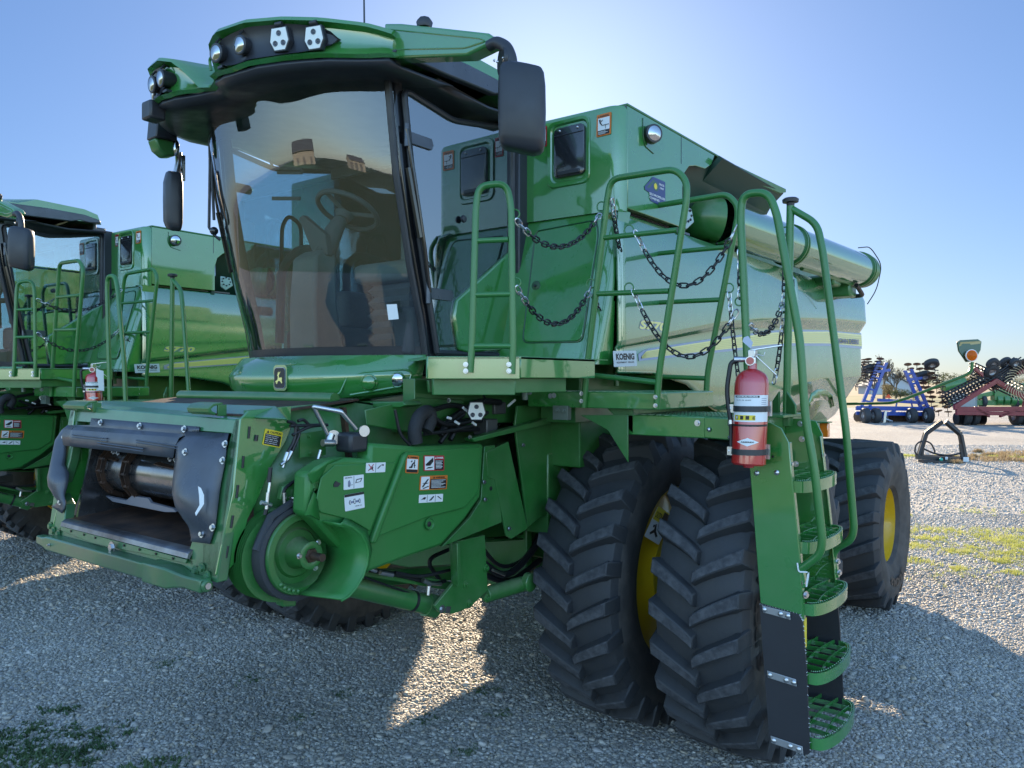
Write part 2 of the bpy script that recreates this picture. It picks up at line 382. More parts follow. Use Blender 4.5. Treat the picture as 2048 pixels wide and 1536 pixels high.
# axles and chassis, plus a low belly box added to block sun underneath
mb = MB(); mb.box((4.3, 2.8, .95), (4.9, 4.7, 1.45)); mb.box((4.45, 1.7, .82), (4.75, 5.9, 1.08)); mb.box((7.85, 2.3, .72), (8.25, 5.2, 1.0)); mb.box((7.95, 3.4, .9), (8.15, 4.1, 1.6)); mb.box((5.0, 2.75, .76), (7.4, 4.75, 1.7)); mb.box((4.0, 2.95, .80), (4.06, 4.9, 1.4))
mb.box((4.0, 2.95, 1.35), (9.3, 3.05, 1.6)); mb.box((4.0, 4.45, 1.35), (9.3, 4.55, 1.6))
W(mb, 'axle_frame', GREENF, combine, bevel=.01)
# dark inner body (separator housing) filling the machine
mb = MB(); mb.box((4.0, 2.55, 1.62), (9.2, 4.95, 3.05)); mb.box((3.95, 2.75, 1.2), (6.5, 4.75, 1.7))
W(mb, 'separator_housing', GREENF, combine, bevel=.01)
# ---------------------------------------------------------------- side panels
ZC = [(3.6, 2.30), (3.9, 2.35), (4.5, 2.43), (5.27, 2.54), (6.1, 2.62), (6.96, 2.68), (8.2, 2.75), (9.5, 2.80)]
ZL = [(3.6, 2.20), (4.3, 2.20), (4.8, 2.14), (5.1, 2.02), (5.3, 1.965), (5.7, 2.0), (6.96, 2.10), (8.0, 2.17), (9.5, 2.20)]
ZB = [(3.6, 2.19), (4.3, 2.19), (4.8, 2.12), (5.1, 1.99), (5.3, 1.93), (5.6, 1.90), (6.4, 1.80), (7.0, 1.74), (7.6, 1.72), (7.85, 1.85), (8.25, 1.85), (8.6, 1.66), (9.3, 1.70), (9.45, 1.76), (9.6, 1.92)]
YU, YL = 2.20, 2.235
def side_rows(x0, x1, nx):
    rows = []
    for i in range(nx+1):
        x = x0+(x1-x0)*i/nx; zc = interp(ZC, x); zl = interp(ZL, x); zb = interp(ZB, x); bh = .012+.085*min(1, max(0, (x-3.9)/5.2))
        dp = .008+.05*min(1, max(0, (x-4.0)/3.0))
        fr = 0
        if x < 3.86: q = (3.86-x)/.22; fr = .16*q*q
        rb = 0
        if x > 9.42: rb = ((x-9.42)/.17)**2*.05
        r = []
        for z, y in ((3.13, YU+.13), (3.115, YU+.035), (3.05, YU+.008), (2.9, YU), (2.7 if zc < 2.6 else (zc+2.9)/2, YU-.004), (zc+.03, YU-.006), (zc+.004, YU-.004), (zc-.004, YU), (zc-bh, YU+dp), (zc-bh-.01, YU+dp+.002)):
            r.append(V((x, y+fr+rb, z)))
        zlo = zc-bh-.01
        for t in (.25, .5, .75, .95, 1.0): 
            z = zlo+(zl-zlo)*t; r.append(V((x, YU+dp+.002-.012*sin(pi*min(t, 1)*.6)+fr+rb, z)))
        for t in (.08, .5, 1.0): 
            z = zl+(zb-zl)*t; r.append(V((x, YU+dp+.0-.01+.32*t*(zl-zb)/.5+fr+rb, z)))
        rows.append(r)
    return rows
for nm, a, b, n in (('side_panel', 3.86, 6.96, 40), ('side_panel', 6.972, 9.59, 34)):
    mb = MB(); mb.grid(side_rows(a, b, n)); W(mb, nm, GREENS, combine, solid=.02, ang=28)
mb = MB()       # rear hood closing the back
rows = side_rows(9.59, 9.59, 1)[0]
ring2 = [V((p.x+.03, 2*YC-p.y, p.z)) for p in rows]
mb.grid([rows, [V((9.64, p.y+.05, p.z)) for p in rows], [V((9.72, YC, p.z)) for p in rows], [V((9.64, 2*YC-p.y-.05, p.z)) for p in rows], ring2]); W(mb, 'rear_hood', GREEN, combine, solid=.01)
mb = MB(); mb.grid(side_rows(3.86, 9.47, 50)); mb.mirror(YC); W(mb, 'side_panel', GREEN, combine, solid=.02, ang=28)
mb = MB(); mb.box((6.6, 2.55, 3.05), (9.3, 4.95, 3.38)); mb.box((3.9, 2.30, 3.06), (9.5, 5.2, 3.10)); W(mb, 'body_top_deck', GREENF, combine, bevel=.01)
# rear fender over the steering wheel tyre
oa = [(1616, 812), (1617, 800), (1621, 787), (1634, 778), (1652, 779), (1665, 790), (1669, 812)]; ia = [(1619, 812), (1620, 809), (1627, 801), (1643, 797), (1655, 800), (1661, 808), (1663, 816)]
mb = MB(); mb.grid([[PY(*q, 2.22) for q in oa], [PY(*q, 2.30) for q in ia]]); W(mb, 'fender', GREEN, combine, solid=.012)
# stripe and name
def strip(top, bot, y, m, n=40):
    mbx = MB(); rows = []
    x0, x1 = top[0][0], top[-1][0]
    for i in range(n+1):
        px = x0+(x1-x0)*i/n
        a = PY(px, interp(top, px), 2.2); b = PY(px, interp(bot, px), 2.2)
        rr = []
        for q in (a, b):
            x = q.x; zc = interp(ZC, x); bh = .022+.085*min(1, max(0, (x-3.9)/5.2)); dp = .008+.05*min(1, max(0, (x-4.0)/3.0)); zl = interp(ZL, x)
            t = (zc-bh-q.z)/max(.05, (zc-bh-zl))
            yy = YU+dp+.002-.012*sin(pi*min(1, max(0, t))*.6)
            rr.append(V((x, yy-y, min(q.z, zc-bh-.002))))
        rows.append(rr)
    mbx.grid(rows); return mbx
T0 = [(1283, 713), (1293, 702), (1424, 682), (1558, 664.5), (1591, 663), (1668, 662.5), (1733, 669)]
B0 = [(1283, 717), (1424, 701.5), (1558, 688), (1591, 686), (1668, 686.5), (1733, 692.5)]
def shift(t, d): return [(a, b+d) for a, b in t]
s0 = strip([(1277, 708)]+shift(T0, -4)[1:], [(1277, 722)]+shift(B0, 5)[1:], .003, SLV); st = W(s0, 'stripe', SLV, combine, flat=True)
s1 = strip(T0, B0, .005, YDEC); sy = W(s1, 'stripe_yellow', YDEC, st, flat=True)
mbl = MB()
for k in range(1, 6):
    f = k/6
    tt = [(a, b+(interp(B0, a)-b)*f) for a, b in T0]; mm = strip(tt, shift(tt, 1.0), .0065, SLV); mbl.add(mm.v, mm.f)
W(mbl, 'stripe_pinstripe', mat('stripe_line', (.50, .45, .12), .4), st, flat=True)
def sidetext(txt, px0, py0, px1, py1, hpx, y, m, name, shear=0, back=None):
    mb = MB(); a = PY(px0, py0, y); b = PY(px1, py1, y); u = PY(px0, py0-hpx, y); u = V((a.x, a.y, u.z))-a
    mb.text(txt, a, b-a, u, m=0, off=.045 if back is not None else .035, shear=shear); 
    if back is not None:
        m2 = MB(); m2.text(txt, a-u*.09-(b-a)*.015+V((0, .0012, 0)), (b-a)*1.03, u*1.18, m=0, off=.12, shear=shear); W(m2, name+'_outline', back, combine, flat=True, sides=False)
    return W(mb, name, m, combine, flat=True, sides=False)
sidetext('S770', 1279, 658, 1333, 663, 18.5, YU-.008, YDEC, 'model_lettering', .2, back=SLV)
sidetext('JOHN DEERE', 1676, 689.5, 1718, 691.5, 13.5, YU+.034, NAVY, 'maker_lettering')
qx = [PY(1222, 734, YL-.032), PY(1268, 732, YL-.032), PY(1220, 702, YL-.032)]
for q in qx: q.y = YL-.05
decal('dealer_decal', qx, [('t', 'KOENIG', .1, .42, .8, .42, 1, .05), ('t', 'EQUIPMENT  DEALER', .12, .2, .76, .12, 1)], combine, .002, 6, org=ORG).data.materials[6] = mat('decal_pale', (.62, .66, .68), .4)
# ---------------------------------------------------------------- grain tank
ZT, ZTB = 3.73, 3.14
fy = [(2.20, 3.735), (2.72, 3.76), (YC, 3.78)]
def tank_front(z):      # front moulding section, x leans
    xf = 3.87-(3.73-z)*.02
    r = []
    for k in range(7):
        a = radians(90*k/6); r.append(V((xf+.07-.07*cos(pi/2-a) if False else xf+.07*(1-sin(a)), 2.20+.07*(1-cos(a)), z)))
    return r
mb = MB(); rows = []
for z in (3.12, 3.135, 3.4, 3.70, 3.722, 3.733):
    ins = 0 if z < 3.71 else (.008 if z < 3.73 else .03)
    xf = 3.88; l = [V((3.955, 2.2+ins, z))]
    for k in range(7):
        a = radians(90*k/6); l.append(V((xf+.07*(1-sin(a))+ins, 2.2+.07*(1-cos(a))+ins, z)))
    l += [V((xf+ins, 2.9, z+.006)), V((xf+ins, YC, z+.01)), V((xf+ins, 5.2, z+.004)), V((3.95, 5.28-ins, z))]
    rows.append(l)
mb.grid(rows); W(mb, 'tank_front_panel', GREEN, combine, ang=40)
mb = MB(); XA0 = PY(1365, 460, 2.2).x; mb.box((3.955, 2.225, 3.145), (XA0-.03, 5.27, 3.70)); mb.box((XA0-.03, 2.65, 3.145), (6.55, 5.27, 3.70)); W(mb, 'tank_core', GREENF, combine)
mb = MB()   # left side sheet with a cut-out for the auger
out = [(3.958, 3.135), (4.60, 3.135), (4.72, 3.20), (4.72, 3.42), (4.74, 3.52), (4.80, 3.575), (4.9, 3.59), (5.1, 3.58), (5.18, 3.55), (5.25, 3.68), (3.958, 3.728)]
c1 = PY(1365, 460, 2.2); 
pts = [V((3.958, 2.2, 3.14)), V((c1.x, 2.2, 3.14)), V((c1.x, 2.2, 3.40)), V((c1.x+.03, 2.2, 3.50)), V((c1.x+.10, 2.2, 3.56)), V((c1.x+.2, 2.2, 3.585)), V((c1.x+.36, 2.2, 3.60)), V((c1.x+.46, 2.2, 3.65)), V((c1.x+.52, 2.2, 3.728)), V((3.958, 2.2, 3.728))]
mb.prism(pts, (0, .022, 0)); W(mb, 'tank_side_panel', GREEN, combine, bevel=.004)
XA = c1.x
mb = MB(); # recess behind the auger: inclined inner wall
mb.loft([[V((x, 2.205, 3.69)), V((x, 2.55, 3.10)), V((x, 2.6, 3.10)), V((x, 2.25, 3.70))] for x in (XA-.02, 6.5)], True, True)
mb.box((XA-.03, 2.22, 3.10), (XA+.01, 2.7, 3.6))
DKR = mat('shade_toned_green', (.010, .040, .026), .5, bump=.05)  # darkened green carries the shade under the cover and in the recess
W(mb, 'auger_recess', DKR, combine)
mb = MB()   # top cover rail flaring out above the auger
a = PY(1375, 290, 2.2); b = PY(1553, 385, 2.2)
mb.prism([V((XA+.58, 2.19, 3.728)), V((b.x, 2.12, 3.728)), V((b.x, 2.12, 3.70)), V((b.x-.1, 2.13, 3.675)), V((XA+.7, 2.2, 3.66))], (0, .05, 0))
mb.box((3.958, 2.2, 3.73), (b.x, 5.2, 3.745))
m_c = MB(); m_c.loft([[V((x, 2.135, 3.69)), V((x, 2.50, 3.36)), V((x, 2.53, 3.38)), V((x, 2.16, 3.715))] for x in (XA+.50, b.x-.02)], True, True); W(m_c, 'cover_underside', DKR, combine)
W(mb, 'tank_cover', GREENF, combine, bevel=.004)
mb = MB()   # seams and ledges
mb.box((3.95, 2.205, 3.14), (3.962, 2.3, 3.73)); q = PY(1362, 300, 2.2); mb.box((q.x, 2.1985, 3.55), (q.x+.006, 2.3, 3.728))
mb.box((3.9, 2.25, 3.125), (4.9, 2.5, 3.14)); W(mb, 'tank_seam', BLKG, combine)
mb = MB(); rows = []
for x in (3.87, 4.9, 9.4): rows.append([V((x, 2.24, 3.138)), V((x, 2.36, 3.10)), V((x, 2.36, 3.02))])
# tank lamp
c = PY(1297, 271, 2.2)
mb = MB(); mb.lathe([(0, .001), (0, .052), (.012, .058), (.05, .055), (.052, .047)], c+V((0, -.01, 0)), (-.5, -.85, -.05), 28); lm = W(mb, 'work_lamp', BLK, combine)
mb = MB(); mb.lathe([(.062, .001), (.058, .03), (.050, .048)], c+V((0, -.01, 0)), (-.5, -.85, -.05), 24); W(mb, 'lens', CHROME, lm)
mb = MB(); mb.tube([c+V((-.075, -.003, .085)), c+V((-.075, -.003, -.03)), c+V((-.05, -.003, -.075)), c+V((.06, -.003, -.095))], .0025, 6, .02); W(mb, 'lamp_recess_edge', DGR, lm)
# warning decal, round badge decal on tank side
def warn(name, quad, head, hm, parent, lift, side=True):
    it = [('r', .05, .04, .9, .92, hm), ('r', .1, .06, .8, .76, 0), ('t', head, .22, .84, .62, .1, 1, .03), ('p', [(.10, .85), (.2, .85), (.15, .94)], 1)]
    it += [('r', .1, .06, .8, .2, 1)]+[('r', .14, .09+.05*k, .5+.15*(k % 2), .018, 0) for k in range(3)]
    it += [('r', .45, .46, .42, .03, 1), ('r', .62, .3, .03, .16, 1), ('p', [(.18, .75), (.22, .77), (.30, .62), (.44, .47), (.40, .45), (.27, .56), (.22, .60)], 1), ('p', [(.30, .62), (.44, .70), (.42, .73), (.28, .66)], 1), ('p', [(.24, .74), (.29, .76), (.31, .71), (.26, .69)], 1)]
    return decal(name, quad, it, parent, lift, hm, org=ORG)
warn('warning_decal', [V((3.878, PX(1193, 275, 3.878).y, PX(1193, 275, 3.878).z)), PX(1222, 268, 3.878), PX(1194, 231, 3.878)], 'WARNING', 2, combine, .002)
warn('warning_decal', [PX(1076, 296, 3.878), PX(1094, 292, 3.878), PX(1076, 256, 3.878)], 'WARNING', 4, combine, .002)
q = [PY(1297, 399, 2.199), PY(1330, 399, 2.199), PY(1297, 352, 2.199)]; q[1].z = q[0].z; q[2].x = q[0].x
decal('anniversary_decal', q, [('p', [(-.25, .48), (.25, 1.05), (1.0, 1.05), (1.0, .02), (.7, .0), (.66, -.08), (.1, -.02), (.05, .3), (-.22, .35)], 5), ('p', [(-.1, .5), (.28, .95), (.36, .92), (.02, .48)], 7),
    ('p', [(.42+.17*cos(k*.4), .68+.21*sin(k*.4)) for k in range(16)], 7), ('p', [(.40+.09*cos(k*.4), .68+.13*sin(k*.4)) for k in range(16)], 3), ('t', 'SINCE', .62, .80, .3, .09, 0), ('t', '1947', .66, .64, .24, .09, 0), ('t', 'SELF-PROPELLED', .02, .22, .94, .1, 0), ('t', 'COMBINES', .02, .06, .6, .1, 0)], combine, .0015, None, org=ORG)
# window on tank front
a = PX(1110, 357, 3.876); b = PX(1171, 349, 3.876); t_ = PX(1110, 262, 3.876)
y0, y1, z0, z1 = a.y, b.y, (a.z+b.z)/2, 3.56
z0 = PX(1140, 353, 3.876).z; z1 = PX(1140, 253, 3.876).z
mb = MB(); m_ = .05
def rr_ring(x, y0, y1, z0, z1, r, n=5):
    o = []
    for cy, cz, a0 in ((y1+r, z1-r, 0), (y0-r, z1-r, 90), (y0-r, z0+r, 180), (y1+r, z0+r, 270)):
        for k in range(n+1): a = radians(a0+90*k/n); o.append(V((x, cy-r*cos(a), cz+r*sin(a))))
    return o
mb.loft([rr_ring(3.877, y0+.055, y1-.03, z0-.055, z1+.05, .05), rr_ring(3.868, y0+.05, y1-.026, z0-.05, z1+.045, .05), rr_ring(3.868, y0+.028, y1-.015, z0-.028, z1+.028, .04), rr_ring(3.877, y0+.02, y1-.01, z0-.02, z1+.02, .04)], True, False)
wn = W(mb, 'tank_window', GREEN, combine)
mb = MB(); mb.loft([rr_ring(3.877, y0, y1, z0, z1, .03), rr_ring(3.862, y0, y1, z0, z1, .03), rr_ring(3.860, y0-.004, y1+.004, z0+.004, z1-.004, .03)], True, True)
W(mb, 'window_pane', mat('smoked_acrylic', (.02, .022, .026), .12, coat=.5, bump=.05, bscale=6), wn)
mb = MB(); mb.box((3.852, y1+.03, z0+.01), (3.861, y0-.03, z0+.035)); mb.box((3.856, y1+.004, z1-.05), (3.861, y0-.004, z1-.044)); W(mb, 'window_handle', BLK, wn, bevel=.004)
mb = MB(); mb.dome((3.861, y0-.045, z1-.02), (-1, 0, 0), .008); mb.dome((3.861, y1+.045, z1-.02), (-1, 0, 0), .008); W(mb, 'window_rivet', STEEL, wn)
# front panel between cab and side sheet, leaning forward at the foot
mb = MB(); rows = []
for z in (3.125, 3.10, 3.0, 2.8, 2.6, 2.45, 2.34, 2.26, 2.24):
    x = 3.90-(3.125-z)*.30+(.0 if z < 3.1 else .0); l = []
    yl = 2.235 if z > 2.5 else 2.24
    yl = interp([(2.2, 2.25), (2.5, 2.235), (3.1, 2.21)], z)
    l = [V((x, 2.98, z)), V((x-.004, 2.9, z)), V((x-.006, 2.6, z)), V((x-.004, yl+.11, z))]
    for k in range(1, 7):
        a = radians(90*k/6); l.append(V((x+.11*(1-cos(a)), yl+.11*(1-sin(a)), z)))
    l.append(V((3.865, yl-.001, z)))
    rows.append(l)
mb.grid(rows); W(mb, 'front_corner_panel', GREEN, combine, ang=45)
def FX(px, py, off=0):      # point on that leaning panel
    r = ray(px, py); # x = 3.90-(3.125-z)*.3  -> solve
    t = (3.90-3.125*.3+.3*H)/(r.x-.3*r.z); p = CAM+r*t; p.x -= .007+off; return p
dr = [FX(*p) for p in fillet([(1078, 462, 0), (1180, 440, 0), (1201, 445, 0), (1165, 684, 0), (1044, 688, 0), (1040, 668, 0), (1072, 475, 0)], 14, 4) and [(q.x, q.y) for q in fillet([(1078, 462, 0), (1195, 440, 0), (1198, 470, 0), (1165, 684, 0), (1046, 686, 0), (1072, 470, 0)], 14, 4)]]
mb = MB(); mb.tube(dr+[dr[0]], .004, 6); W(mb, 'access_door_seam', DGR, combine)
cen = sum(dr, V((0, 0, 0)))/len(dr)
mb = MB(); mb.prism([p+(cen-p)*.02+V((.004, 0, 0)) for p in dr], (-.009, 0, 0)); ad = W(mb, 'access_door', GREEN, combine, bevel=.003)
c = FX(1075, 572, .006); mb = MB(); mb.lathe([(0, .03), (.006, .028), (.008, .0005)], c, (-1, 0, 0), 20); W(mb, 'door_latch', DGR, ad)
mb = MB(); mb.lathe([(0, .008), (.012, .007), (.013, .0005)], c+V((-.006, 0, 0)), (-1, 0, 0), 12); W(mb, 'lock_button', BLK, ad)
# ---------------------------------------------------------------- unloading auger
e0 = V((XA+.02, 2.34, 3.33)); e1 = PY(1722, 541, 2.05)
A0 = PY(1436, 441, 2.27); A1 = PY(1724, 542, 2.0); ad_ = (A1-A0).normalized(); AL = (A1-A0).length
mb = MB(); RA = .163
mb.lathe([(0, RA*1.02), (AL*.02, RA), (AL*.5, RA), (AL*.98, RA), (AL, RA)], A0, ad_, 64, caps=False); aug = W(mb, 'unloading_auger', AUGM, combine)
mb = MB()
for f in (.0, .012, .405, .418, .955, .97): mb.lathe([(AL*f-.012, RA), (AL*f-.012, RA*1.09), (AL*f+.006, RA*1.09), (AL*f+.006, RA)], A0, ad_, 48, caps=False)
mb.lathe([(AL*.955, RA*1.02), (AL+.02, RA*1.04), (AL+.04, RA*.9), (AL+.04, RA*.8)], A0, ad_, 48, caps=False)
mb.tube([A0+ad_*(AL*.5)+V((0, 0, -RA)), A0+ad_*(AL*.98)+V((0, 0, -RA))], .02, 8)
W(mb, 'auger_flange', GREENF, aug)
mb = MB(); 
for k in range(16):
    a = 2*pi*k/16; u, w, d = basis(ad_); mb.dome(A0+u*RA*1.045*cos(a)+w*RA*1.045*sin(a)-ad_*.012, -ad_, .007)
W(mb, 'flange_bolt', BLK, aug)
mb = MB(); el = [PY(1372, 470, 2.66), PY(1385, 447, 2.48), PY(1402, 436, 2.36), A0]
mb.tube(fillet(el, .12, 6), RA*.98, 32); W(mb, 'auger_elbow', GREENF, aug)
mb = MB(); mb.box((XA+.01, 2.225, 3.30), (XA+.03, 2.36, 3.44)); ep = W(mb, 'elbow_plate', STEEL, aug, bevel=.01)
pc = PY(1391, 432, 2.20)
mb = MB(); mb.prism([pc+V((.03, .04, .06)), pc+V((-.09, .06, .07)), pc+V((-.09, .06, -.05)), pc+V((-.03, .05, -.09)), pc+V((.05, .03, -.03))], (0, .012, 0)); W(mb, 'bearing_plate', mat('pale_plate', (.30, .38, .36), .3, metal=.6), aug, bevel=.006)
mb = MB(); random.seed(3)
for k in range(8):
    a = k*.8; mb.dome(pc+V((-.03+.05*cos(a), .04, .01+.045*sin(a))), (-.3, -1, 0), .009)
W(mb, 'plate_bolt', BLK, aug)
# cable and bits at the auger tip
mb = MB(); tip = A1
mb.tube(fillet([tip+V((-.35, -.05, RA+.02)), tip+V((-.1, -.1, RA+.06)), tip+V((.02, -RA-.02, .05)), tip+V((.03, -RA*.8, -.2)), tip+V((.0, -.05, -.34))], .08, 5), .005, 8); mb.tube([tip+V((-.3, -.02, -RA-.01)), tip+V((-.05, -.02, -RA-.09)), tip+V((.0, .1, -RA-.09))], .022, 8, .04)
W(mb, 'auger_cable', HOSE, aug)
mb = MB(); cr = A0+ad_*AL*.78+V((0, 0, -RA)); mb.box((cr.x-.12, cr.y, 3.05), (cr.x+.12, cr.y+.3, cr.z+.04)); cr2 = A0+ad_*AL*.90+V((0, 0, -RA)); mb.box((cr2.x-.05, cr2.y, 2.98), (cr2.x+.2, cr2.y+.3, cr2.z+.03)); W(mb, 'auger_cradle', GREENF, combine, bevel=.02)
# ---------------------------------------------------------------- cab
CY = 3.73; HWC = .80
def cab_x(z): return interp([(2.28, 3.08), (2.45, 3.05), (2.75, 2.965), (3.25, 2.86), (3.75, 2.80)], z)
def shield_pt(u, z, ins=0):      # u -1 (right side of machine) .. 1 (left side)
    xb = cab_x(z); bulge = .30+.06*(z-2.3)/1.4; hw = HWC-ins
    return V((xb-bulge*(1-abs(u)**2.6)+ins, CY-hw*u*(1-.0*abs(u)), z))
us = [-1+2*i/28 for i in range(29)]; zs = [2.29+1.50*i/16 for i in range(17)]
mb = MB(); mb.grid([[shield_pt(u, z) for u in us] for z in zs]); W(mb, 'windshield', GLASS, combine, ang=80)
# black border round the glass
mb = MB(); 
mb.grid([[shield_pt(u, z)+V((-.002, 0, 0)) for u in us] for z in (2.27, 2.30, 2.335)])
for s in (-1, 1): mb.tube([shield_pt(s*.985, z, -.006) for z in zs], .016, 8)
mb.tube([shield_pt(.975, z, -.004) for z in zs], .012, 8)
W(mb, 'windshield_seal', BLK, combine)
# A-pillars, B-pillars
def pil(name, pts, w, t, mat_=BLKG, wd=(1, 0, 0)):
    m_ = MB(); 
    rings = []
    for p in pts: p = V(p); rings.append([p+V((-w/2, -t/2, 0)), p+V((w/2, -t/2, 0)), p+V((w/2, t/2, 0)), p+V((-w/2, t/2, 0))])
    m_.loft(rings, True, True); return W(m_, name, mat_, combine, bevel=.01)
for s in (1, -1):
    yy = CY-s*(HWC+.005)
    pil('cab_pillar', [(cab_x(z)+.035, yy+s*.03, z) for z in (2.25, 2.5, 2.9, 3.3, 3.78)], .07, .06)
    pil('cab_pillar', [(3.80, yy+s*.06, 2.25), (3.80, yy+s*.06, 3.78)], .13, .08)
mb = MB(); mb.box((3.72, CY-.80, 2.25), (3.76, CY+.80, 2.62)); mb.box((3.72, CY-.80, 3.62), (3.76, CY+.80, 3.80)); W(mb, 'cab_rear_wall', INTR, combine, bevel=.01)
mb = MB(); mb.box((3.735, CY-.78, 2.62), (3.74, CY+.78, 3.62)); W(mb, 'rear_window', GLASS, combine)
# doors: outline in the side plane
def door(s):
    yy = CY-s*(HWC+.02)
    prof = [(cab_x(2.33)+.05, 2.30), (3.80, 2.30), (3.80, 3.70), (3.50, 3.64), (3.25, 3.60), (cab_x(3.6)+.05, 3.66), (cab_x(3.0)+.05, 3.0)]
    pts = [V((x, yy, z)) for x, z in prof]
    m_ = MB(); m_.prism(pts, (0, s*.006, 0)); g = W(m_, 'cab_door', GLASSD, combine)
    m_ = MB(); fp = fillet(pts[:1]+pts[1:]+[pts[0]], .05, 4); m_.tube(fp, .018, 8)
    W(m_, 'door_seal', BLK, g)
    m_ = MB()
    for z in (3.42, 2.62):
        x = cab_x(z)+.03
        m_.prism([V((x, yy-s*.012, z-.03)), V((x+.20, yy-s*.012, z-.03)), V((x+.215, yy-s*.012, z)), V((x+.20, yy-s*.012, z+.03)), V((x, yy-s*.012, z+.03))], (0, s*.01, 0))
        m_.cyl((x, yy-s*.02, z-.06), (x, yy-s*.02, z+.06), .014, seg=12)
    W(m_, 'door_hinge', SHIELD, g, bevel=.002)
    m_ = MB(); m_.lathe([(0, .012), (.01, .022), (.022, .018), (.024, .001)], V((3.32, yy-s*.006, 3.06)), (0, -s, 0), 14); W(m_, 'door_knob', BLK, g)
    m_ = MB(); m_.tube([V((3.25, yy+s*.07, 2.7)), V((3.25, yy+s*.09, 3.2)), V((3.30, yy+s*.09, 3.28)), V((3.42, yy+s*.07, 3.24)), V((3.44, yy+s*.05, 2.75))], .014, 8, .06); W(m_, 'grab_bar', BLK, g)
    return g
door(1); door(-1)
# long black gas strut / handrail beside the left pillar
mb = MB(); yy = CY-HWC-.045
mb.tube([V((cab_x(3.45)+.03, yy, 3.45)), V((cab_x(3.2)+.04, yy-.012, 3.2)), V((cab_x(2.9)+.05, yy-.015, 2.85)), V((cab_x(2.6)+.03, yy, 2.62))], .011, 8)
mb.tube([V((cab_x(3.25)+.015, yy, 3.25)), V((cab_x(2.9)+.02, yy-.01, 2.9))], .018, 8)
W(mb, 'gas_strut', BLKG, combine)
# lower green wing of the door
mb = MB(); yw = CY-HWC-.04
w_ = [PY(*p, yw) for p in ((909, 632), (914, 600), (1029, 497), (1046, 480), (1047, 560), (1012, 700), (935, 705), (920, 700))]
mb.prism(w_, (0, .03, 0)); wg = W(mb, 'door_skirt', GREEN, combine, bevel=.01)
mb = MB(); mb.prism([PY(*p, yw+.02) for p in ((1040, 300), (1056, 330), (1062, 470), (1040, 560), (1012, 702), (1003, 702), (1030, 560), (1022, 420))], (0, .08, 0)); mb.box((3.80, 2.86, 2.28), (3.90, 2.98, 3.74)); W(mb, 'cab_rear_column', BLK, combine, bevel=.01)
# floor
mb = MB(); mb.box((3.05, CY-.80, 2.18), (3.95, CY+.80, 2.275)); mb.grid([[shield_pt(u, 2.275)+V((.02, 0, 0)) for u in us], [shield_pt(u, 2.275)*1 for u in us]]); 
mb.prism([shield_pt(u, 2.25)+V((.02, 0, 0)) for u in us], (0, 0, .02)); W(mb, 'cab_floor', INTD, combine)
# ---------------------------------------------------------------- nose panel
def nose_pt(u, z, bulge, x0=3.06, hw=.82): return V((x0-bulge*(1-abs(u)**2.4), CY-hw*u, z))
mb = MB(); un = [-1+2*i/40 for i in range(41)]; rows = []
for k, (z, bg, x0, hw) in enumerate(((2.292, .30, 3.05, .81), (2.285, .33, 3.03, .825), (2.24, .37, 3.01, .835), (2.185, .405, 2.99, .84), (2.17, .41, 2.99, .84), (2.10, .40, 2.99, .83), (2.04, .37, 3.0, .80), (2.02, .34, 3.03, .77), (2.012, .25, 3.1, .72))):
    row = []
    for u in un:
        p = nose_pt(u, z, bg, x0, hw); 
        lift_ = .055*max(0, (abs(u)-.35)/.65)**1.3 if z < 2.18 else .03*max(0, (abs(u)-.4)/.6)
        if z < 2.18: p.z += lift_*(2.2-z)/.15
        row.append(p)
    rows.append(row)
mb.grid(rows); nose = W(mb, 'nose_panel', GREEN, combine, ang=32, solid=.012)
def nose_hit(px, py):
    r = ray(px, py); best = None
    for i in range(400):
        t = 3.4+i*.004; p = CAM+r*t; u = (CY-p.y)/.84
        if abs(u) < 1 and p.x > 2.99-.40*(1-abs(u)**2.4): return p
    return CAM+r*4.2
# lamp recesses in the nose
for k, (px, py, rad) in enumerate(((738, 765, .038), (794, 760, .036))):
    p = nose_hit(px, py); n = V((-.85, -.5, -.1)).normalized()
    mb = MB(); mb.lathe([(-.03, rad*1.25), (.004, rad*1.22), (.008, rad*1.08), (-.006, rad*1.02)], p, n, 28, caps=False); q = W(mb, 'lamp_bezel', GREEN, nose)
    mb = MB()
    if k == 0: mb.lathe([(-.02, rad), (.004, rad*.95), (.014, rad*.6), (.017, .001)], p, n, 24); W(mb, 'blank_cap', GREEN, nose)
    else: mb.lathe([(-.02, rad), (.002, rad*.96), (.008, rad*.6), (.01, .001)], p, n, 24); W(mb, 'headlight', CHROME, nose)
mb = MB(); a, b = nose_hit(692, 768), nose_hit(832, 748)
mb.tube([nose_hit(*q) for q in ((640, 795), (680, 788), (694, 756), (725, 745), (812, 738), (824, 746), (816, 770), (700, 790))], .006, 8, .02); W(mb, 'recess_edge', GREEN, nose)
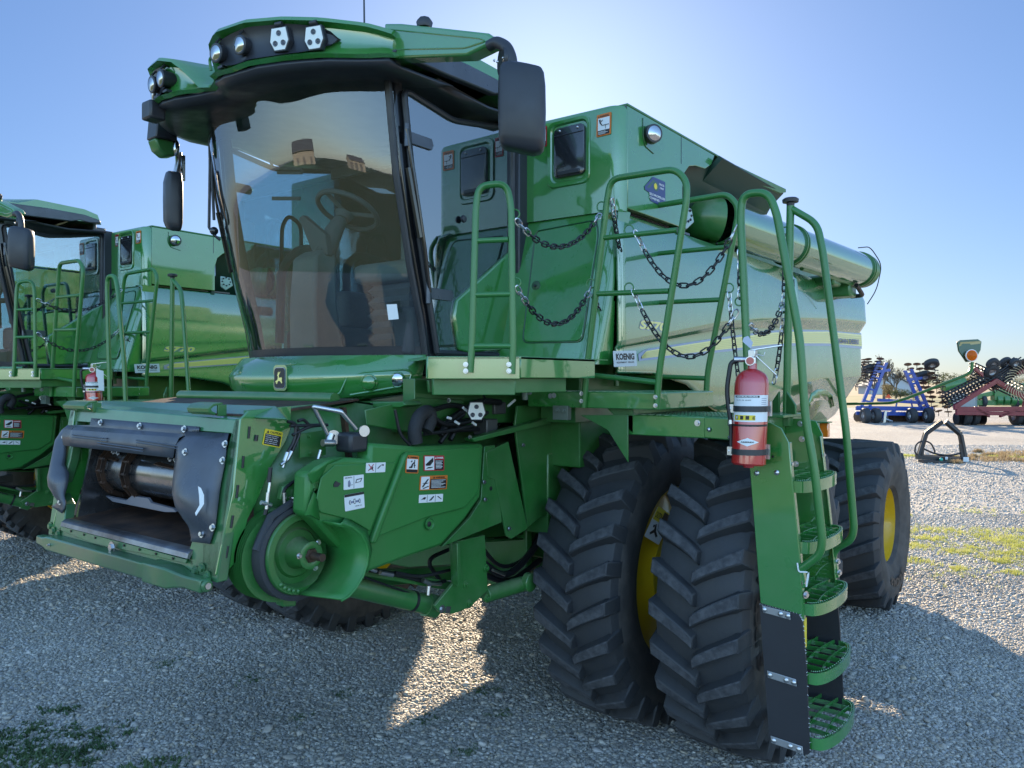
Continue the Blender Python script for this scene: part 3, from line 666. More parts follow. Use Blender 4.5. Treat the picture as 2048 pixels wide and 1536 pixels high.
# emblem
p0 = nose_hit(563, 757); nn = V((-1, -.05, .02)).normalized(); rt_ = V((.03, -1, 0)).normalized(); up_ = V((0, 0, 1))
def badge(s): 
    o = []
    for cx_, cy_, a0 in ((.6, .7, 0), (-.6, .7, 90), (-.6, -.6, 180), (.6, -.6, 270)):
        for k in range(5): a = radians(a0+22.5*k); o.append((cx_*s*.04+s*.018*cos(a)*1, cy_*s*.052+s*.018*sin(a)))
    return o
E3 = lambda x, y, l: p0+rt_*x+up_*y+nn*l
mb = MB()
def bm_(s, l0, l1, m): mb.prism([E3(x, y, l0) for x, y in badge(s)], nn*(l1-l0), m)
bm_(1.35, -.03, .010, 2); bm_(1.10, .010, .013, 3); bm_(1.04, .0128, .0145, 1)
deer = [(-.030, -.022), (-.022, -.030), (-.012, -.016), (-.002, -.012), (.010, -.016), (.020, -.026), (.027, -.022), (.022, -.010), (.024, .000), (.020, .006), (.008, .004), (-.002, .004), (-.004, .016), (.003, .024), (.012, .036), (.006, .034), (-.002, .027), (-.004, .038), (-.008, .027), (-.014, .034), (-.012, .022), (-.019, .017), (-.016, .013), (-.012, .012), (-.014, -.002), (-.020, -.010), (-.030, -.012), (-.034, -.017)]
mb.add([E3(x*.95, y*1.05, .0155) for x, y in deer], [list(range(len(deer)))], 0)
em = mb.build('emblem', [YDEC, INK, GREEN, SLV], nose, ORG, flat=True); 
# ---------------------------------------------------------------- roof
def rx(y):      # front edge of the visor in plan: two pods with a valley at the centre
    d = abs(y-CY); return interp([(0, 2.27), (.10, 2.24), (.16, 2.16), (.26, 2.13), (.45, 2.17), (.75, 2.37), (.95, 2.58), (1.0, 2.66)], d)
def rtop(y): d = abs(y-CY); return interp([(0, 3.70), (.08, 3.71), (.16, 3.835), (.28, 3.865), (.6, 3.885), (.9, 3.865), (1.0, 3.835)], d)
def rbot(y): d = abs(y-CY); return interp([(0, 3.68), (.10, 3.675), (.2, 3.645), (.35, 3.645), (.6, 3.68), (.9, 3.70), (1.0, 3.72)], d)
ys = []; n = 56
for i in range(n+1): ys.append(CY-.98+1.96*i/n)
mb = MB(); sec = []
for y in ys:
    x = rx(y); t, b = rtop(y), rbot(y); d = abs(y-CY)
    edge = .03 if d > .93 else 0
    xe = 3.78-.06*(d/.98)**4; tb = 3.91-.04*(d/.98)**6
    sec.append([V((x+.42, y, 3.76)), V((x+.16, y, b+.04)), V((x+.03, y, b)), V((x+.005, y, b+.012)), V((x+.06, y, b+.045)), V((x+.07, y, (t+b)/2)), V((x+.055, y, t-.035)), V((x+.0, y, t-.02)), V((x+.012, y, t)), V((x+.08, y, t+.012)), V((x+.3, y, max(t+.015, 3.885-.05*(d/.98)**6) if d > .12 else 3.80)), V((3.1, y, 3.955-.035*(d/.98)**6)), V((3.55, y, 3.95-.045*(d/.98)**6)), V((xe-.04, y, tb-.0)), V((xe, y, tb-.10)), V((xe-.02, y, 3.79)), V((xe-.3, y, 3.775))])
mb.loft(sec, False, False)
def fan(ring): return [list(range(len(ring)))]
mb.add(sec[0], fan(sec[0])); mb.add(sec[-1], fan(sec[-1])); roof = W(mb, 'cab_roof', GREEN, combine, ang=42)
# black side fascia and soffit
mb = MB()
for s in (1, -1):
    yo = CY-s*.985
    prof = [(2.64, 3.74), (2.74, 3.84), (3.2, 3.855), (3.55, 3.85), (3.70, 3.82), (3.72, 3.79), (3.60, 3.775), (3.50, 3.785), (3.42, 3.76), (3.0, 3.745)]
    mb.prism([V((x, yo, z)) for x, z in prof], (0, -s*.035 if False else s*.05, 0))
W(mb, 'roof_fascia', SHIELD, roof, bevel=.008)
mb = MB(); so = []
for i in range(21):
    y = CY-.96+1.92*i/20; x = rx(y)
    so.append([V((x+.035, y, rbot(y)-.001)), V((x+.12, y, rbot(y)-.012)), V((x+.30, y, (rbot(y)+3.70)/2)), V((max(x+.5, 2.75), y, 3.715)), V((2.98, y, 3.72)), V((3.4, y, 3.69)), V((3.78, y, 3.72))])
mb.loft(so, False, False); W(mb, 'roof_soffit', BLK, roof, solid=.02)
# soffit grip bars
mb = MB(); mb.tube([V((2.50, 3.05, 3.695)), V((2.42, 3.2, 3.675)), V((2.36, 3.50, 3.675)), V((2.42, 3.60, 3.69))], .012, 8, .06); mb.tube([V((2.50, 4.15, 3.69)), V((2.42, 4.3, 3.675)), V((2.52, 4.5, 3.69))], .012, 8, .06); W(mb, 'soffit_handle', BLK, roof)
# lamp pods: black openings along the visor face
for s in (1, -1):
    mb = MB(); y_a, y_b = (CY-s*.22), (CY-s*.80)
    rows = []
    for i in range(25):
        f = i/24; y = y_a+(y_b-y_a)*f; x = rx(y)+.030; e = max(.05, sqrt(max(0, 1-abs(2*f-1)**4))); zc_ = (rtop(y)+rbot(y))/2+.002; hh = (rtop(y)-rbot(y))/2-.030
        hh *= e; rows.append([V((x, y, zc_-hh)), V((x+.018, y, zc_-hh*.6)), V((x+.018, y, zc_+hh*.6)), V((x, y, zc_+hh))])
    mb.grid(rows); pod = W(mb, 'lamp_recess', BLK, roof)
    for k, d in enumerate((.26, .41, .585, .725)):
        y = CY-s*d; x = rx(y)+.03; z = (rtop(y)+rbot(y))/2; nn2 = V((-1, -s*(.10 if k < 2 else .35), -.12)).normalized()
        if k < 2 or s < 0:
            mb = MB(); c = V((x-.005, y, z)); mb.lathe([(-.10, .028), (-.06, .038), (.0, .044), (.012, .047), (.016, .042)], c, nn2, 24); lm = W(mb, 'roof_lamp', BLK, roof)
            mb = MB(); mb.lathe([(.012, .041), (.019, .03), (.023, .001)], c, nn2, 24); W(mb, 'lens', CHROME, lm)
            mb = MB(); mb.tube([c+V((-.01, .0, .05)), c+V((.01, 0, .075)), c+V((.06, 0, .07))], .006, 6); mb.box((c.x+.01, c.y-.02, c.z-.068), (c.x+.06, c.y+.02, c.z-.055)); W(mb, 'lamp_bracket', BLK, lm)
        else:
            u, w, d_ = basis(nn2); up2 = V((0, 0, 1)); up2 = (up2-nn2*up2.dot(nn2)).normalized(); ri = up2.cross(nn2).normalized()
            c = V((x-.012, y, z)); sh = [(-.040, .05), (.040, .05), (.052, -.012), (.030, -.055), (-.030, -.055), (-.052, -.012)]
            if k == 3: sh = [(-a, b) for a, b in sh]
            mb = MB(); mb.prism([c+ri*a*1.08+up2*b*1.08-nn2*.03 for a, b in sh], nn2*.034, 0); lm = W(mb, 'led_lamp', BLK, roof, bevel=.003)
            mb = MB(); mb.prism([c+ri*a*.95+up2*b*.95 for a, b in sh], nn2*.006, 0); W(mb, 'lens', mat('led_face', (.72, .74, .72), .3, coat=.5, bump=.1, bscale=80), lm)
            mb = MB()
            for a, b in ((0, .024), (-.022, -.022), (.022, -.022)):
                mb.lathe([(.006, .013), (.009, .013), (.009, .010), (.007, .006), (.010, .001)], c+ri*a+up2*b, nn2, 16)
            W(mb, 'led_bulb', SHIELD, lm)
            mb = MB(); mb.cyl(c+ri*-.018+up2*.066, c+ri*.018+up2*.066, .012, seg=12); W(mb, 'lamp_bracket', BLK, lm)
# side lamp on the far pod
c = V((2.60, 4.68, 3.70)); q = PD(309, 224, 4.25); mb = MB(); mb.box((q.x-.05, q.y-.05, q.z-.05), (q.x+.04, q.y+.05, q.z+.05)); W(mb, 'corner_lamp', BLK, roof, bevel=.012)
# antenna, gps module, grip on top of the visor valley
p = PY(729, 42, 3.0); mb = MB(); mb.cyl(V((p.x, 3.0, 3.90)), V((p.x-.01, 3.0, 4.45)), .005, .003, 8); mb.cyl(V((p.x, 3.0, 3.9)), V((p.x, 3.0, 3.93)), .018, .010, 12); W(mb, 'antenna', BLK, roof)
mb = MB(); mb.tube([V((2.32, 3.80, 3.80)), V((2.31, 3.80, 3.86)), V((2.30, 3.60, 3.88)), V((2.32, 3.60, 3.84))], .008, 8, .02); W(mb, 'roof_grip', GREENF, roof)
# mirror arms
# left arm: wedge reaching outward
ax = 2.66
wp = [(768, 46, ax), (800, 46, ax), (975, 65, ax), (990, 76, ax), (985, 86, ax), (932, 111, ax), (770, 117, ax)]
P_ = [PX(*q) for q in wp]; mb = MB(); mb.prism(P_, (.09, 0, 0)); arm = W(mb, 'mirror_arm', GREEN, combine, bevel=.014)
ins = [PX(*q) for q in ((774, 58, ax-.001), (960, 77, ax-.001), (972, 82, ax-.001), (930, 96, ax-.001), (774, 99, ax-.001))]
mb = MB(); mb.tube(fillet(ins+[ins[0]], .03, 4), .004, 6); W(mb, 'arm_ridge', GREEN, arm)
h = PX(764, 85, 2.66); mb = MB(); mb.cyl(h+V((.02, 0, -.08)), h+V((.02, 0, .06)), .018, seg=14); mb.box((2.66, h.y-.02, h.z-.09), (2.76, h.y+.05, h.z+.05)); W(mb, 'arm_hinge', BLK, arm, bevel=.004)
bz = PX(849, 45, 2.70); mb = MB(); mb.lathe([(-.025, .034), (.0, .04), (.012, .034), (.02, .026), (.022, .001)], bz, (0, 0, 1), 8); W(mb, 'beacon_socket', BLK, arm)
def mirror_mesh(c, w, h, d, yaw):
    m_ = MB(); rings = []
    Mx = Matrix.Rotation(yaw, 3, 'Z')
    for dz, sx in ((-.5, .55), (-.48, .80), (-.44, .93), (-.36, .99), (0, 1.02), (.30, 1.0), (.42, .95), (.47, .86), (.50, .6)):
        r = []
        for k in range(24):
            a = 2*pi*k/24; ex = .5
            cx_ = abs(cos(a))**ex*(1 if cos(a) > 0 else -1); sy_ = abs(sin(a))**ex*(1 if sin(a) > 0 else -1)
            dd = d*(.5 if cx_ > 0 else .9)
            r.append(V(c)+Mx @ V((cx_*dd*sx*(.9 if abs(dz) > .4 else 1), sy_*w/2*sx, dz*h+.012*sy_)))
        rings.append(r)
    m_.loft(rings, True, True); return m_
mc = PX(1044, 219, 2.66); W(mirror_mesh(mc, .20, .37, .085, radians(35)), 'mirror', BLK, combine, ang=60)
dk = PX(998, 118, 2.66); mb = MB(); mb.lathe([(-.012, .001), (-.012, .062), (.0, .066), (.012, .062), (.012, .001)], dk+V((.03, 0, 0)), (-.8, .6, 0), 28); mh = W(mb, 'mirror_bracket', BLK, combine)
mb = MB(); mb.tube([PX(978, 92, ax+.02), PX(992, 84, ax+.02), PX(1012, 92, ax+.02), PX(1022, 112, ax+.02), PX(1024, 138, ax+.02)], .026, 14, .05); W(mb, 'mirror_stem', BLK, mh)
mb = MB()
for q in ((990, 121), (996, 124), (1008, 116)): mb.dome(PX(q[0], q[1], 2.66)+V((.0, .0, 0)), (-.8, .6, 0), .006)
W(mb, 'bracket_screw', STEEL, mh)
# right-hand mirror
mc2 = PY(351, 402, 4.66); W(mirror_mesh(mc2, .155, .37, .075, radians(-20)), 'mirror', BLK, combine, ang=60)
mb = MB(); t0 = PY(338, 285, 4.66); mb.prism([PY(*q, 4.66) for q in ((310, 275), (352, 283), (358, 300), (352, 312), (334, 312), (318, 298))], (0, .10, 0)); mh2 = W(mb, 'mirror_bracket', GREENF, combine, bevel=.012)
mb = MB(); mb.prism([PY(*q, 4.64) for q in ((316, 228), (352, 236), (356, 282), (312, 274))], (0, .12, 0)); W(mb, 'mirror_mount', BLK, mh2, bevel=.01)
mb = MB(); mb.tube([PY(357, 305, 4.70), PY(358, 325, 4.70), PY(353, 350, 4.68)], .022, 12); W(mb, 'mirror_stem', STEEL, mh2)
mb = MB(); mb.ball(PY(352, 296, 4.66), .045, 14, sc=(.5, .5, 1.2)); mb.box(*[tuple(PY(366, 330, 4.68)+V(q)) for q in ((-.008, -.01, -.10), (.01, .01, .06))]); W(mb, 'round_mirror', CHROME, mh2)
# ---------------------------------------------------------------- wiper
mb = MB()
wA = PD(462, 180, 4.75)
def WS(px, py, d=4.72): return PD(px, py, d)
mb.tube([WS(446, 196), WS(419, 278), WS(420, 330), WS(418, 455)], .009, 8, .03); mb.tube([WS(456, 190), WS(426, 276), WS(424, 350), WS(428, 440)], .009, 8, .03)
wp_ = W(mb, 'wiper_arm', BLK, combine)
mb = MB(); mb.tube([WS(418, 455), WS(428, 470), WS(440, 480)], .008, 8, .01); mb.tube([WS(424, 335, 4.74), WS(436, 420, 4.78), WS(486, 612, 4.86)], .011, 8, .02); mb.tube([WS(436, 425, 4.72), WS(462, 545, 4.80)], .014, 8); mb.ball(WS(428, 462), .026, 10); W(mb, 'wiper_blade', BLKG, wp_)
# ---------------------------------------------------------------- interior
mb = MB()
mb.loft([[V((x-w, 3.80-v, z)), V((x+w, 3.80-v, z)), V((x+w, 3.80+v, z)), V((x-w, 3.80+v, z))] for x, z, w, v in ((3.02, 2.28, .11, .13), (2.99, 2.6, .09, .12), (3.0, 2.88, .08, .11), (3.04, 2.93, .06, .08))], True, True)
sc_ = W(mb, 'steering_console', INTR, combine, bevel=.02)
mb = MB(); mb.tube([V((3.04, 3.76, 2.90)), V((3.10, 3.74, 3.06)), V((3.15, 3.73, 3.14))], [.06, .055, .04], 14); mb.lathe([(-.03, .045), (.01, .06), (.025, .03)], V((3.16, 3.72, 3.16)), (.45, 0, .9), 18); W(mb, 'steering_column', INTD, sc_)
mb = MB(); wc = V((3.18, 3.71, 3.19)); u, w, d_ = basis((.45, 0, .9)); mb.tube([wc+u*.19*cos(2*pi*k/40)+w*.19*sin(2*pi*k/40) for k in range(40)], .016, 10, closed=True)
for k in (0, 2.1, 4.2): mb.tube([wc-d_*.02, wc+u*.185*cos(k+.5)+w*.185*sin(k+.5)], .013, 8)
W(mb, 'steering_wheel', INTD, sc_)
mb = MB(); tp = [PX(*q, 3.0) for q in ((597, 437), (605, 430), (650, 468), (655, 510), (628, 512))]
mb.prism(tp, (.04, 0, 0)); W(mb, 'column_display', INTD, sc_, bevel=.004)
mb = MB()  # seat: bellows, cushion, backrest
for k in range(5): z = 2.36+.075*k; mb.loft([[V((3.45-a, 3.45-a, z+dz)), V((3.45+a, 3.45-a, z+dz)), V((3.45+a, 3.45+a, z+dz)), V((3.45-a, 3.45+a, z+dz))] for a, dz in ((.15, 0), (.18, .037), (.15, .075))], True, True)
st_ = W(mb, 'operator_seat', INTD, combine)
mb = MB(); mb.box((3.20, 3.22, 2.74), (3.70, 3.70, 2.86)); mb.box((3.58, 3.24, 2.86), (3.70, 3.68, 3.42)); mb.box((3.60, 3.34, 3.42), (3.68, 3.58, 3.60)); W(mb, 'seat_cushion', INTR, st_, bevel=.04)
mb = MB(); mb.box((3.22, 3.12, 2.98), (3.60, 3.20, 3.05)); mb.box((3.16, 3.06, 2.90), (3.34, 3.20, 3.10)); mb.box((3.0, 3.10, 2.30), (3.12, 3.2, 2.34)); W(mb, 'armrest', INTD, st_, bevel=.02)
mb = MB(); mb.box((3.30, 3.95, 2.28), (3.72, 4.5, 2.50)); mb.box((3.42, 4.02, 2.50), (3.70, 4.42, 2.75)); W(mb, 'training_seat', INTD, combine, bevel=.04)
mb = MB(); mb.quadbar(PX(545, 397, 2.75)*1, PX(600, 397, 2.75), .02, .01, (0, 0, 1)); cc = PX(577, 341, 3.0); mb.tube([PX(540, 322, 3.0), PX(546, 334, 3.0), PX(556, 338, 3.0)], .008, 6); mb.tube([PX(556, 336, 3.0), PX(604, 338, 3.0), PX(604, 346, 3.0), PX(556, 346, 3.0), PX(556, 336, 3.0)], .009, 6); W(mb, 'mirror_bar', INTD, combine)
mb = MB(); pq = [shield_pt(.72, z)+V((.012, 0, 0)) for z in (2.56, 2.72)]; 
pc_ = [PX(*q, pq[0].x) for q in ((777, 640), (797, 638), (793, 608), (773, 609))]; mb.prism(pc_, (.002, 0, 0)); W(mb, 'paper_notice', WHT, combine, flat=True)
mb = MB(); mb.tube([V((3.66, 4.46, 2.3)), V((3.66, 4.46, 3.0)), V((3.60, 4.40, 3.08)), V((3.3, 4.36, 3.04)), V((3.2, 4.4, 2.9)), V((3.2, 4.42, 2.4))], .03, 8, .12); W(mb, 'right_door_rail', INTR, combine)
mb = MB(); mb.box((2.98, 2.98, 2.28), (3.5, 3.12, 2.55)); mb.box((3.35, 3.0, 2.55), (3.72, 3.16, 2.95)); W(mb, 'side_console', INTD, combine, bevel=.03)
# ---------------------------------------------------------------- feeder house
YF0, YF1 = 2.93, 4.50      # left / right face of the front frame
def fx(z): return 1.80+(z-1.27)*.20            # leaning front plane
def FPx(px, py, off=0):
    r = ray(px, py); t = (1.80-off-1.27*.2+.2*H)/(r.x-.2*r.z); return CAM+r*t
def FP_(px, py, off=0):     # pixel onto the leaning front plane
    r = ray(px, py); t = (1.80-1.27*.2+.2*H)/(r.x-.2*r.z); p = CAM+r*t; p.x -= off; return p
side = [PY(*q, YF0) for q in ((432, 1150), (466, 985), (481, 838), (497, 822), (549, 815), (583, 812), (581, 860), (570, 886), (541, 934), (520, 990), (496, 1038), (484, 1085), (478, 1118), (452, 1146), (440, 1152))]
mb = MB(); mb.prism(side, (0, .012, 0)); feeder = W(mb, 'feeder_house', GREEN, combine, bevel=.003)
mb = MB()
for q in (((499, 853), (497, 877)), ((487, 912), (485, 936)), ((476, 970), (473, 996)), ((466, 1031), (462, 1056)), ((456, 1092), (452, 1116))):
    a, b = PY(*q[0], YF0-.002), PY(*q[1], YF0-.002); mb.tube([a, b], .0055, 8)
a, b = PY(513, 870, YF0-.002), PY(511, 882, YF0-.002); mb.tube([a, b], .009, 8); W(mb, 'slot', INK, feeder)
mb = MB(); inner = [p+V((.0, 1.558, 0)) for p in side]; mb.prism(inner, (0, .012, 0)); W(mb, 'side_plate', GREEN, feeder, bevel=.003)
# front frame members (in the leaning plane): left and right uprights, top beam, sill
def fbox(p_tl, p_tr, p_br, p_bl, dep=.05, out=0): 
    ps = [FP_(*q, out) for q in (p_bl, p_br, p_tr, p_tl)]; return ps, V((dep, 0, 0))
mb = MB()
for qs in (((470, 838), (481, 839), (432, 1158), (386, 1150)), ):
    ps, o = fbox(*qs); mb.prism(ps, o)
mb.prism([FP_(*q) for q in ((388, 1142), (372, 1118), (386, 1075), (440, 985), (470, 838), (482, 836), (434, 1166), (372, 1150))], (.05, 0, 0))
mb.prism([FP_(*q) for q in ((142, 813), (158, 815), (140, 920), (120, 985), (132, 1010), (125, 1075), (96, 1068), (108, 985))], (.05, 0, 0))
mb.prism([FP_(*q) for q in ((128, 1050), (134, 1044), (385, 1110), (388, 1142), (386, 1152), (96, 1070), (100, 1050))], (.04, 0, 0))
W(mb, 'front_frame', WORN, feeder, bevel=.005)
mb = MB()
tb = [FP_(146, 812), FP_(480, 840), FP_(470, 868), FP_(138, 842)]; mb.prism(tb, (.03, 0, 0))
tb2 = [FP_(146, 812)+V((.0, 0, 0)), FP_(480, 840), PY(560, 814, YF0+.01), PY(203, 802, 4.45)]; mb.prism(tb2, (0, 0, -.02))
tb3 = [PY(205, 802, 4.42)+V((0, 0, .003)), PY(552, 813, YF0+.01)+V((0, 0, .003)), FP_(552, 838, -.05), FP_(197, 818, -.02)]; mb.prism(tb3, (.01, 0, -.01))
W(mb, 'top_beam', LGRN, feeder, bevel=.004)
# hooks on top
for (x0, y0) in ((148, 800), (398, 808)):
    a = FP_(x0, y0+22, .0); b = FP_(x0+43, y0+26, .0)
    mb = MB(); d = (b-a); pr = [(-.03, 0), (-.055, .012), (-.06, .03), (-.035, .05), (.01, .055), (.012, .047), (-.03, .040), (-.045, .028), (-.042, .018), (-.02, .008)]
    mb.loft([[V((a.x+px_, a.y+(b.y-a.y)*f, a.z+pz+.005)) for px_, pz in pr] for f in (0, 1)], True, True); mb.box((a.x-.012, b.y+.012, a.z), (a.x+.03, b.y, a.z+.05)); W(mb, 'lift_hook', GREENF, feeder, bevel=.002)
# bottom roller bar
mb = MB(); r0 = FP_(92, 1076, .03); r1 = FP_(425, 1168, .03)
d = r1-r0
def sq(p, h, w_): return [p+V((-w_, 0, -h)), p+V((w_, 0, -h)), p+V((w_, 0, h)), p+V((-w_, 0, h))]
mb.loft([sq(r0, .022, .02), sq(r0+d*.06, .024, .03), sq(r0+d*.10, .036, .035), sq(r0+d*.72, .036, .035), sq(r0+d*.73, .044, .045), sq(r0+d*.85, .044, .045), sq(r0+d*.88, .034, .035), sq(r0+d*.92, .026, .028), sq(r1, .028, .028)], True, True)
mb.cyl(r1+V((0, -.0, 0)), r1+V((0, -.015, 0)), .026, seg=20); bar = W(mb, 'latch_bar', WORN, feeder, bevel=.008)
mb = MB(); mb.cyl(r1+V((0, -.02, 0)), r1+V((0, .0, 0)), .013, seg=14); mb.bolt(FP_(237, 1093, .03), (-1, 0, 0), .02); mb.bolt(r0+d*.13+V((-.036, 0, 0)), (-1, 0, 0), .006); W(mb, 'pivot_bolt', STEEL, bar)
mb = MB()
for q in ((102, 1052), (108, 1062), (118, 1068), (392, 1142), (405, 1136), (416, 1152)): mb.bolt(FP_(*q, .002), (-1, 0, 0), .016)
W(mb, 'corner_nut', WORN, feeder)
# adapter strip
mb = MB(); mb.prism([FP_(*q, .012) for q in ((127, 1052), (378, 1118), (376, 1126), (300, 1108), (238, 1096), (190, 1086), (126, 1060))], (.01, 0, 0))
ad2 = W(mb, 'wear_strip', WORN, feeder, bevel=.002)
mb = MB()
for f in (.1, .22, .32, .56, .68, .8, .92):
    p = FP_(127, 1056, .014)*(1-f)+FP_(376, 1122, .014)*f; mb.cyl(p, p+V((-.003, 0, 0)), .006, seg=10)
W(mb, 'rivet', INK, ad2)
# rusty floor plate with polished front lip
mb = MB(); f0 = FP_(130, 1040, .02); f1 = FP_(386, 1100, .02); zf = 1.40
a, b = FP_(131, 1040, 0), FP_(386, 1100, 0)
zf = (a.z+b.z)/2; mb.prism([V((a.x, a.y, zf)), V((b.x, b.y, zf)), V((2.9, YF0+.03, zf+.10)), V((2.9, YF1-.03, zf+.10))], (0, 0, -.015)); fl = W(mb, 'floor_plate', RUST, feeder)
mb = MB(); mb.loft([[V((a.x+u_, y, zf+w_)) for u_, w_ in ((.05, .002), (.0, .004), (-.02, -.01), (-.026, -.03), (-.015, -.035), (.0, -.01))] for y in (a.y, b.y)], True, True); W(mb, 'floor_lip', mat('worn_steel', (.32, .33, .35), .38, metal=.9, bump=.3, bscale=60, alt=(.12, .10, .10)), fl)
# tunnel interior
mb = MB(); mb.box((1.95, YF0+.015, 1.3), (2.0, YF0+.03, 2.0)); mb.prism([V((2.6, YF0+.02, 1.40)), V((2.6, YF1-.02, 1.40)), V((2.5, YF1-.02, 2.02)), V((2.5, YF0+.02, 2.02))], (.02, 0, 0)); mb.prism([V((1.98, YF0+.02, 1.99)), V((1.98, YF1-.02, 1.99)), V((2.6, YF1-.02, 2.05)), V((2.6, YF0+.02, 2.05))], (0, 0, .01))
W(mb, 'tunnel_wall', RUST, feeder)
mb = MB(); mb.prism([V((fx(zf)+.06, YF1-.13, zf)), V((2.6, YF1-.13, zf)), V((2.6, YF1-.13, 2.0)), V((fx(2.0)+.06, YF1-.13, 2.0))], (0, .02, 0)); mb.prism([V((fx(zf)+.06, YF0+.14, zf)), V((2.6, YF0+.14, zf)), V((2.6, YF0+.14, 2.0)), V((fx(2.0)+.06, YF0+.14, 2.0))], (0, .02, 0)); W(mb, 'tunnel_liner', BSTEEL, feeder)
# drum
dc0 = PX(190, 938, 2.14); dc0.x = 2.12; 
c_l = V((2.12, YF1-.16, 1.665)); c_r = V((2.12, YF0+.16, 1.665)); RD = .125
mb = MB(); mb.cyl(c_l, c_r, RD, seg=64); drum = W(mb, 'feeder_drum', BSTEEL, feeder)
mb = MB()
for y in (4.30, 4.04, 3.36, 3.10):
    for k in range(14):
        a0, a1 = 2*pi*k/14, 2*pi*(k+1)/14; R2 = RD+.022
        for dy in (-.022, .022):
            p, q = V((2.12+R2*cos(a0), y+dy, 1.665+R2*sin(a0))), V((2.12+R2*cos(a1), y+dy, 1.665+R2*sin(a1)))
            rd = V((cos((a0+a1)/2), 0, sin((a0+a1)/2))); mb.quadbar(p, q, .024, .004, rd)
        p = V((2.12+R2*cos(a0), y, 1.665+R2*sin(a0))); mb.cyl(p+V((0, -.035, 0)), p+V((0, .035, 0)), .008, seg=8)
W(mb, 'feeder_chain', RUST, drum)
mb = MB()
for (pa, pb) in (((172, 902), (240, 918)), ((316, 925), (360, 935))):
    a, b = PX(*pa, 2.02), PX(*pb, 2.02); mb.quadbar(a, b, .05, .006, (1, 0, .3))
W(mb, 'chain_slat', RUST, drum)
mb = MB()
for q in ((187, 900), (196, 901), (228, 904), (237, 906), (341, 918), (352, 920)): mb.bolt(PX(*q, 2.02), (-1, 0, .3), .009)
W(mb, 'slat_bolt', STEEL, drum)
sl = [PX(*q, 2.02) for q in ((211, 992), (252, 1001), (263, 992), (296, 997), (302, 1006), (347, 1018), (352, 1024), (330, 1024), (225, 1003))]
mb = MB(); mb.prism(sl, (.012, 0, .003)); W(mb, 'serrated_slat', mat('slat_blue_steel', (.22, .24, .30), .4, metal=.6), drum)
mb = MB(); q = PX(168, 1010, 2.05); mb.lathe([(-.055, .045), (.0, .04), (.04, .028), (.05, .001)], q, (.1, 0, 1), 20); q = PX(390, 1050, 2.1); mb.tube([PX(182, 1010, 2.05), PX(180, 985, 2.08)], .008, 8); W(mb, 'float_stop', RUST, feeder)
# dark deflector shields
mb = MB(); 
def shield(pts, curve, nm):
    """pts: rows of pixel pairs down the strip, bulging out of the plane"""
    m_ = MB(); rows = []
    for (a, b, o) in pts:
        A, B = FP_(*a, .012), FP_(*b, .012); r = []
        for k in range(9): t = k/8; p = A.lerp(B, t); p.x -= o*sin(pi*t)**.7 if 0 < t < 1 else 0; r.append(p)
        rows.append(r)
    m_.grid(rows); return W(m_, nm, SHIELD, feeder, solid=.004, ang=50)
shl = shield([((140, 850), (172, 852), .0), ((127, 860), (141, 871), .01), ((118, 880), (139, 880), .03), ((116, 915), (134, 930), .045), ((109, 955), (143, 945), .06), ((110, 972), (141, 965), .055), ((117, 990), (134, 990), .03), ((121, 1003), (136, 1004), .012), ((112, 1010), (134, 1016), .0), ((107, 1012), (128, 1026), .0)], 0, 'deflector_shield')
shield([((374, 862), (462, 866), .0), ((372, 872), (458, 885), .03), ((358, 884), (457, 905), .055), ((357, 910), (453, 934), .06), ((355, 960), (447, 965), .075), ((357, 984), (444, 985), .085), ((362, 1010), (441, 1010), .075), ((374, 1035), (438, 1035), .05), ((383, 1056), (436, 1050), .02), ((387, 1075), (430, 1068), .0), ((386, 1082), (424, 1087), .0)], 0, 'deflector_shield')
mb = MB(); rows = []
for (a, b, o) in (((187, 836), (403, 853), .0), ((184, 850), (402, 864), .0), ((146, 850), (380, 868), .0), ((140, 858), (372, 874), .022), ((140, 872), (367, 890), .03), ((140, 890), (360, 915), .022)):
    A, B = FP_(*a, .012+o), FP_(*b, .012+o); rows.append([A.lerp(B, k/10) for k in range(11)])
mb.grid(rows); W(mb, 'deflector_shield', SHIELD, feeder, solid=.004, ang=25)
mb = MB()
for (a, b) in (((145, 871), (214, 879)), ((195, 887), (287, 900)), ((273, 882), (360, 895))):
    for dy, rr in ((-2, .004), (3, .003)): mb.tube([FPx(a[0], a[1]+dy, .046), FPx(b[0], b[1]+dy, .046)], rr, 6)
W(mb, 'pressed_rib', SHIELD, feeder)
mb = MB()
for q in ((202, 845), (280, 852), (369, 858), (128, 875), (371, 904), (451, 888), (446, 921), (112, 988), (121, 1004), (426, 1055), (404, 1068)): mb.bolt(FPx(*q, .018 if q[1] != 904 else .068), (-1, 0, .2), .011)
W(mb, 'shield_bolt', STEEL, feeder)
tp_ = [FPx(*q, .098) for q in ((396, 972), (402, 976), (408, 990), (408, 1008), (400, 1020), (392, 1032), (390, 1026), (399, 1010), (398, 990))]
mb = MB(); mb.add(tp_, [list(range(len(tp_)))]); W(mb, 'worn_tape', WHT, feeder, flat=True)
# caution decal
decal('caution_decal', [PY(524, 889, YF0-.001), PY(560, 896, YF0-.001), PY(530, 857, YF0-.001)], [('r', .06, .06, .88, .66, 1), ('t', 'CAUTION', .30, .78, .62, .15, 1, .04), ('p', [(.10, .77), (.26, .77), (.18, .94)], 1)]+[('t', s, .1, .60-.12*i, .7-.05*(i % 2), .07, 0) for i, s in enumerate(('Avoid crushing', 'injuries. Header', 'can fall. Stay', 'clear when engine', 'is running.'))], feeder, .0015, 3, org=ORG)
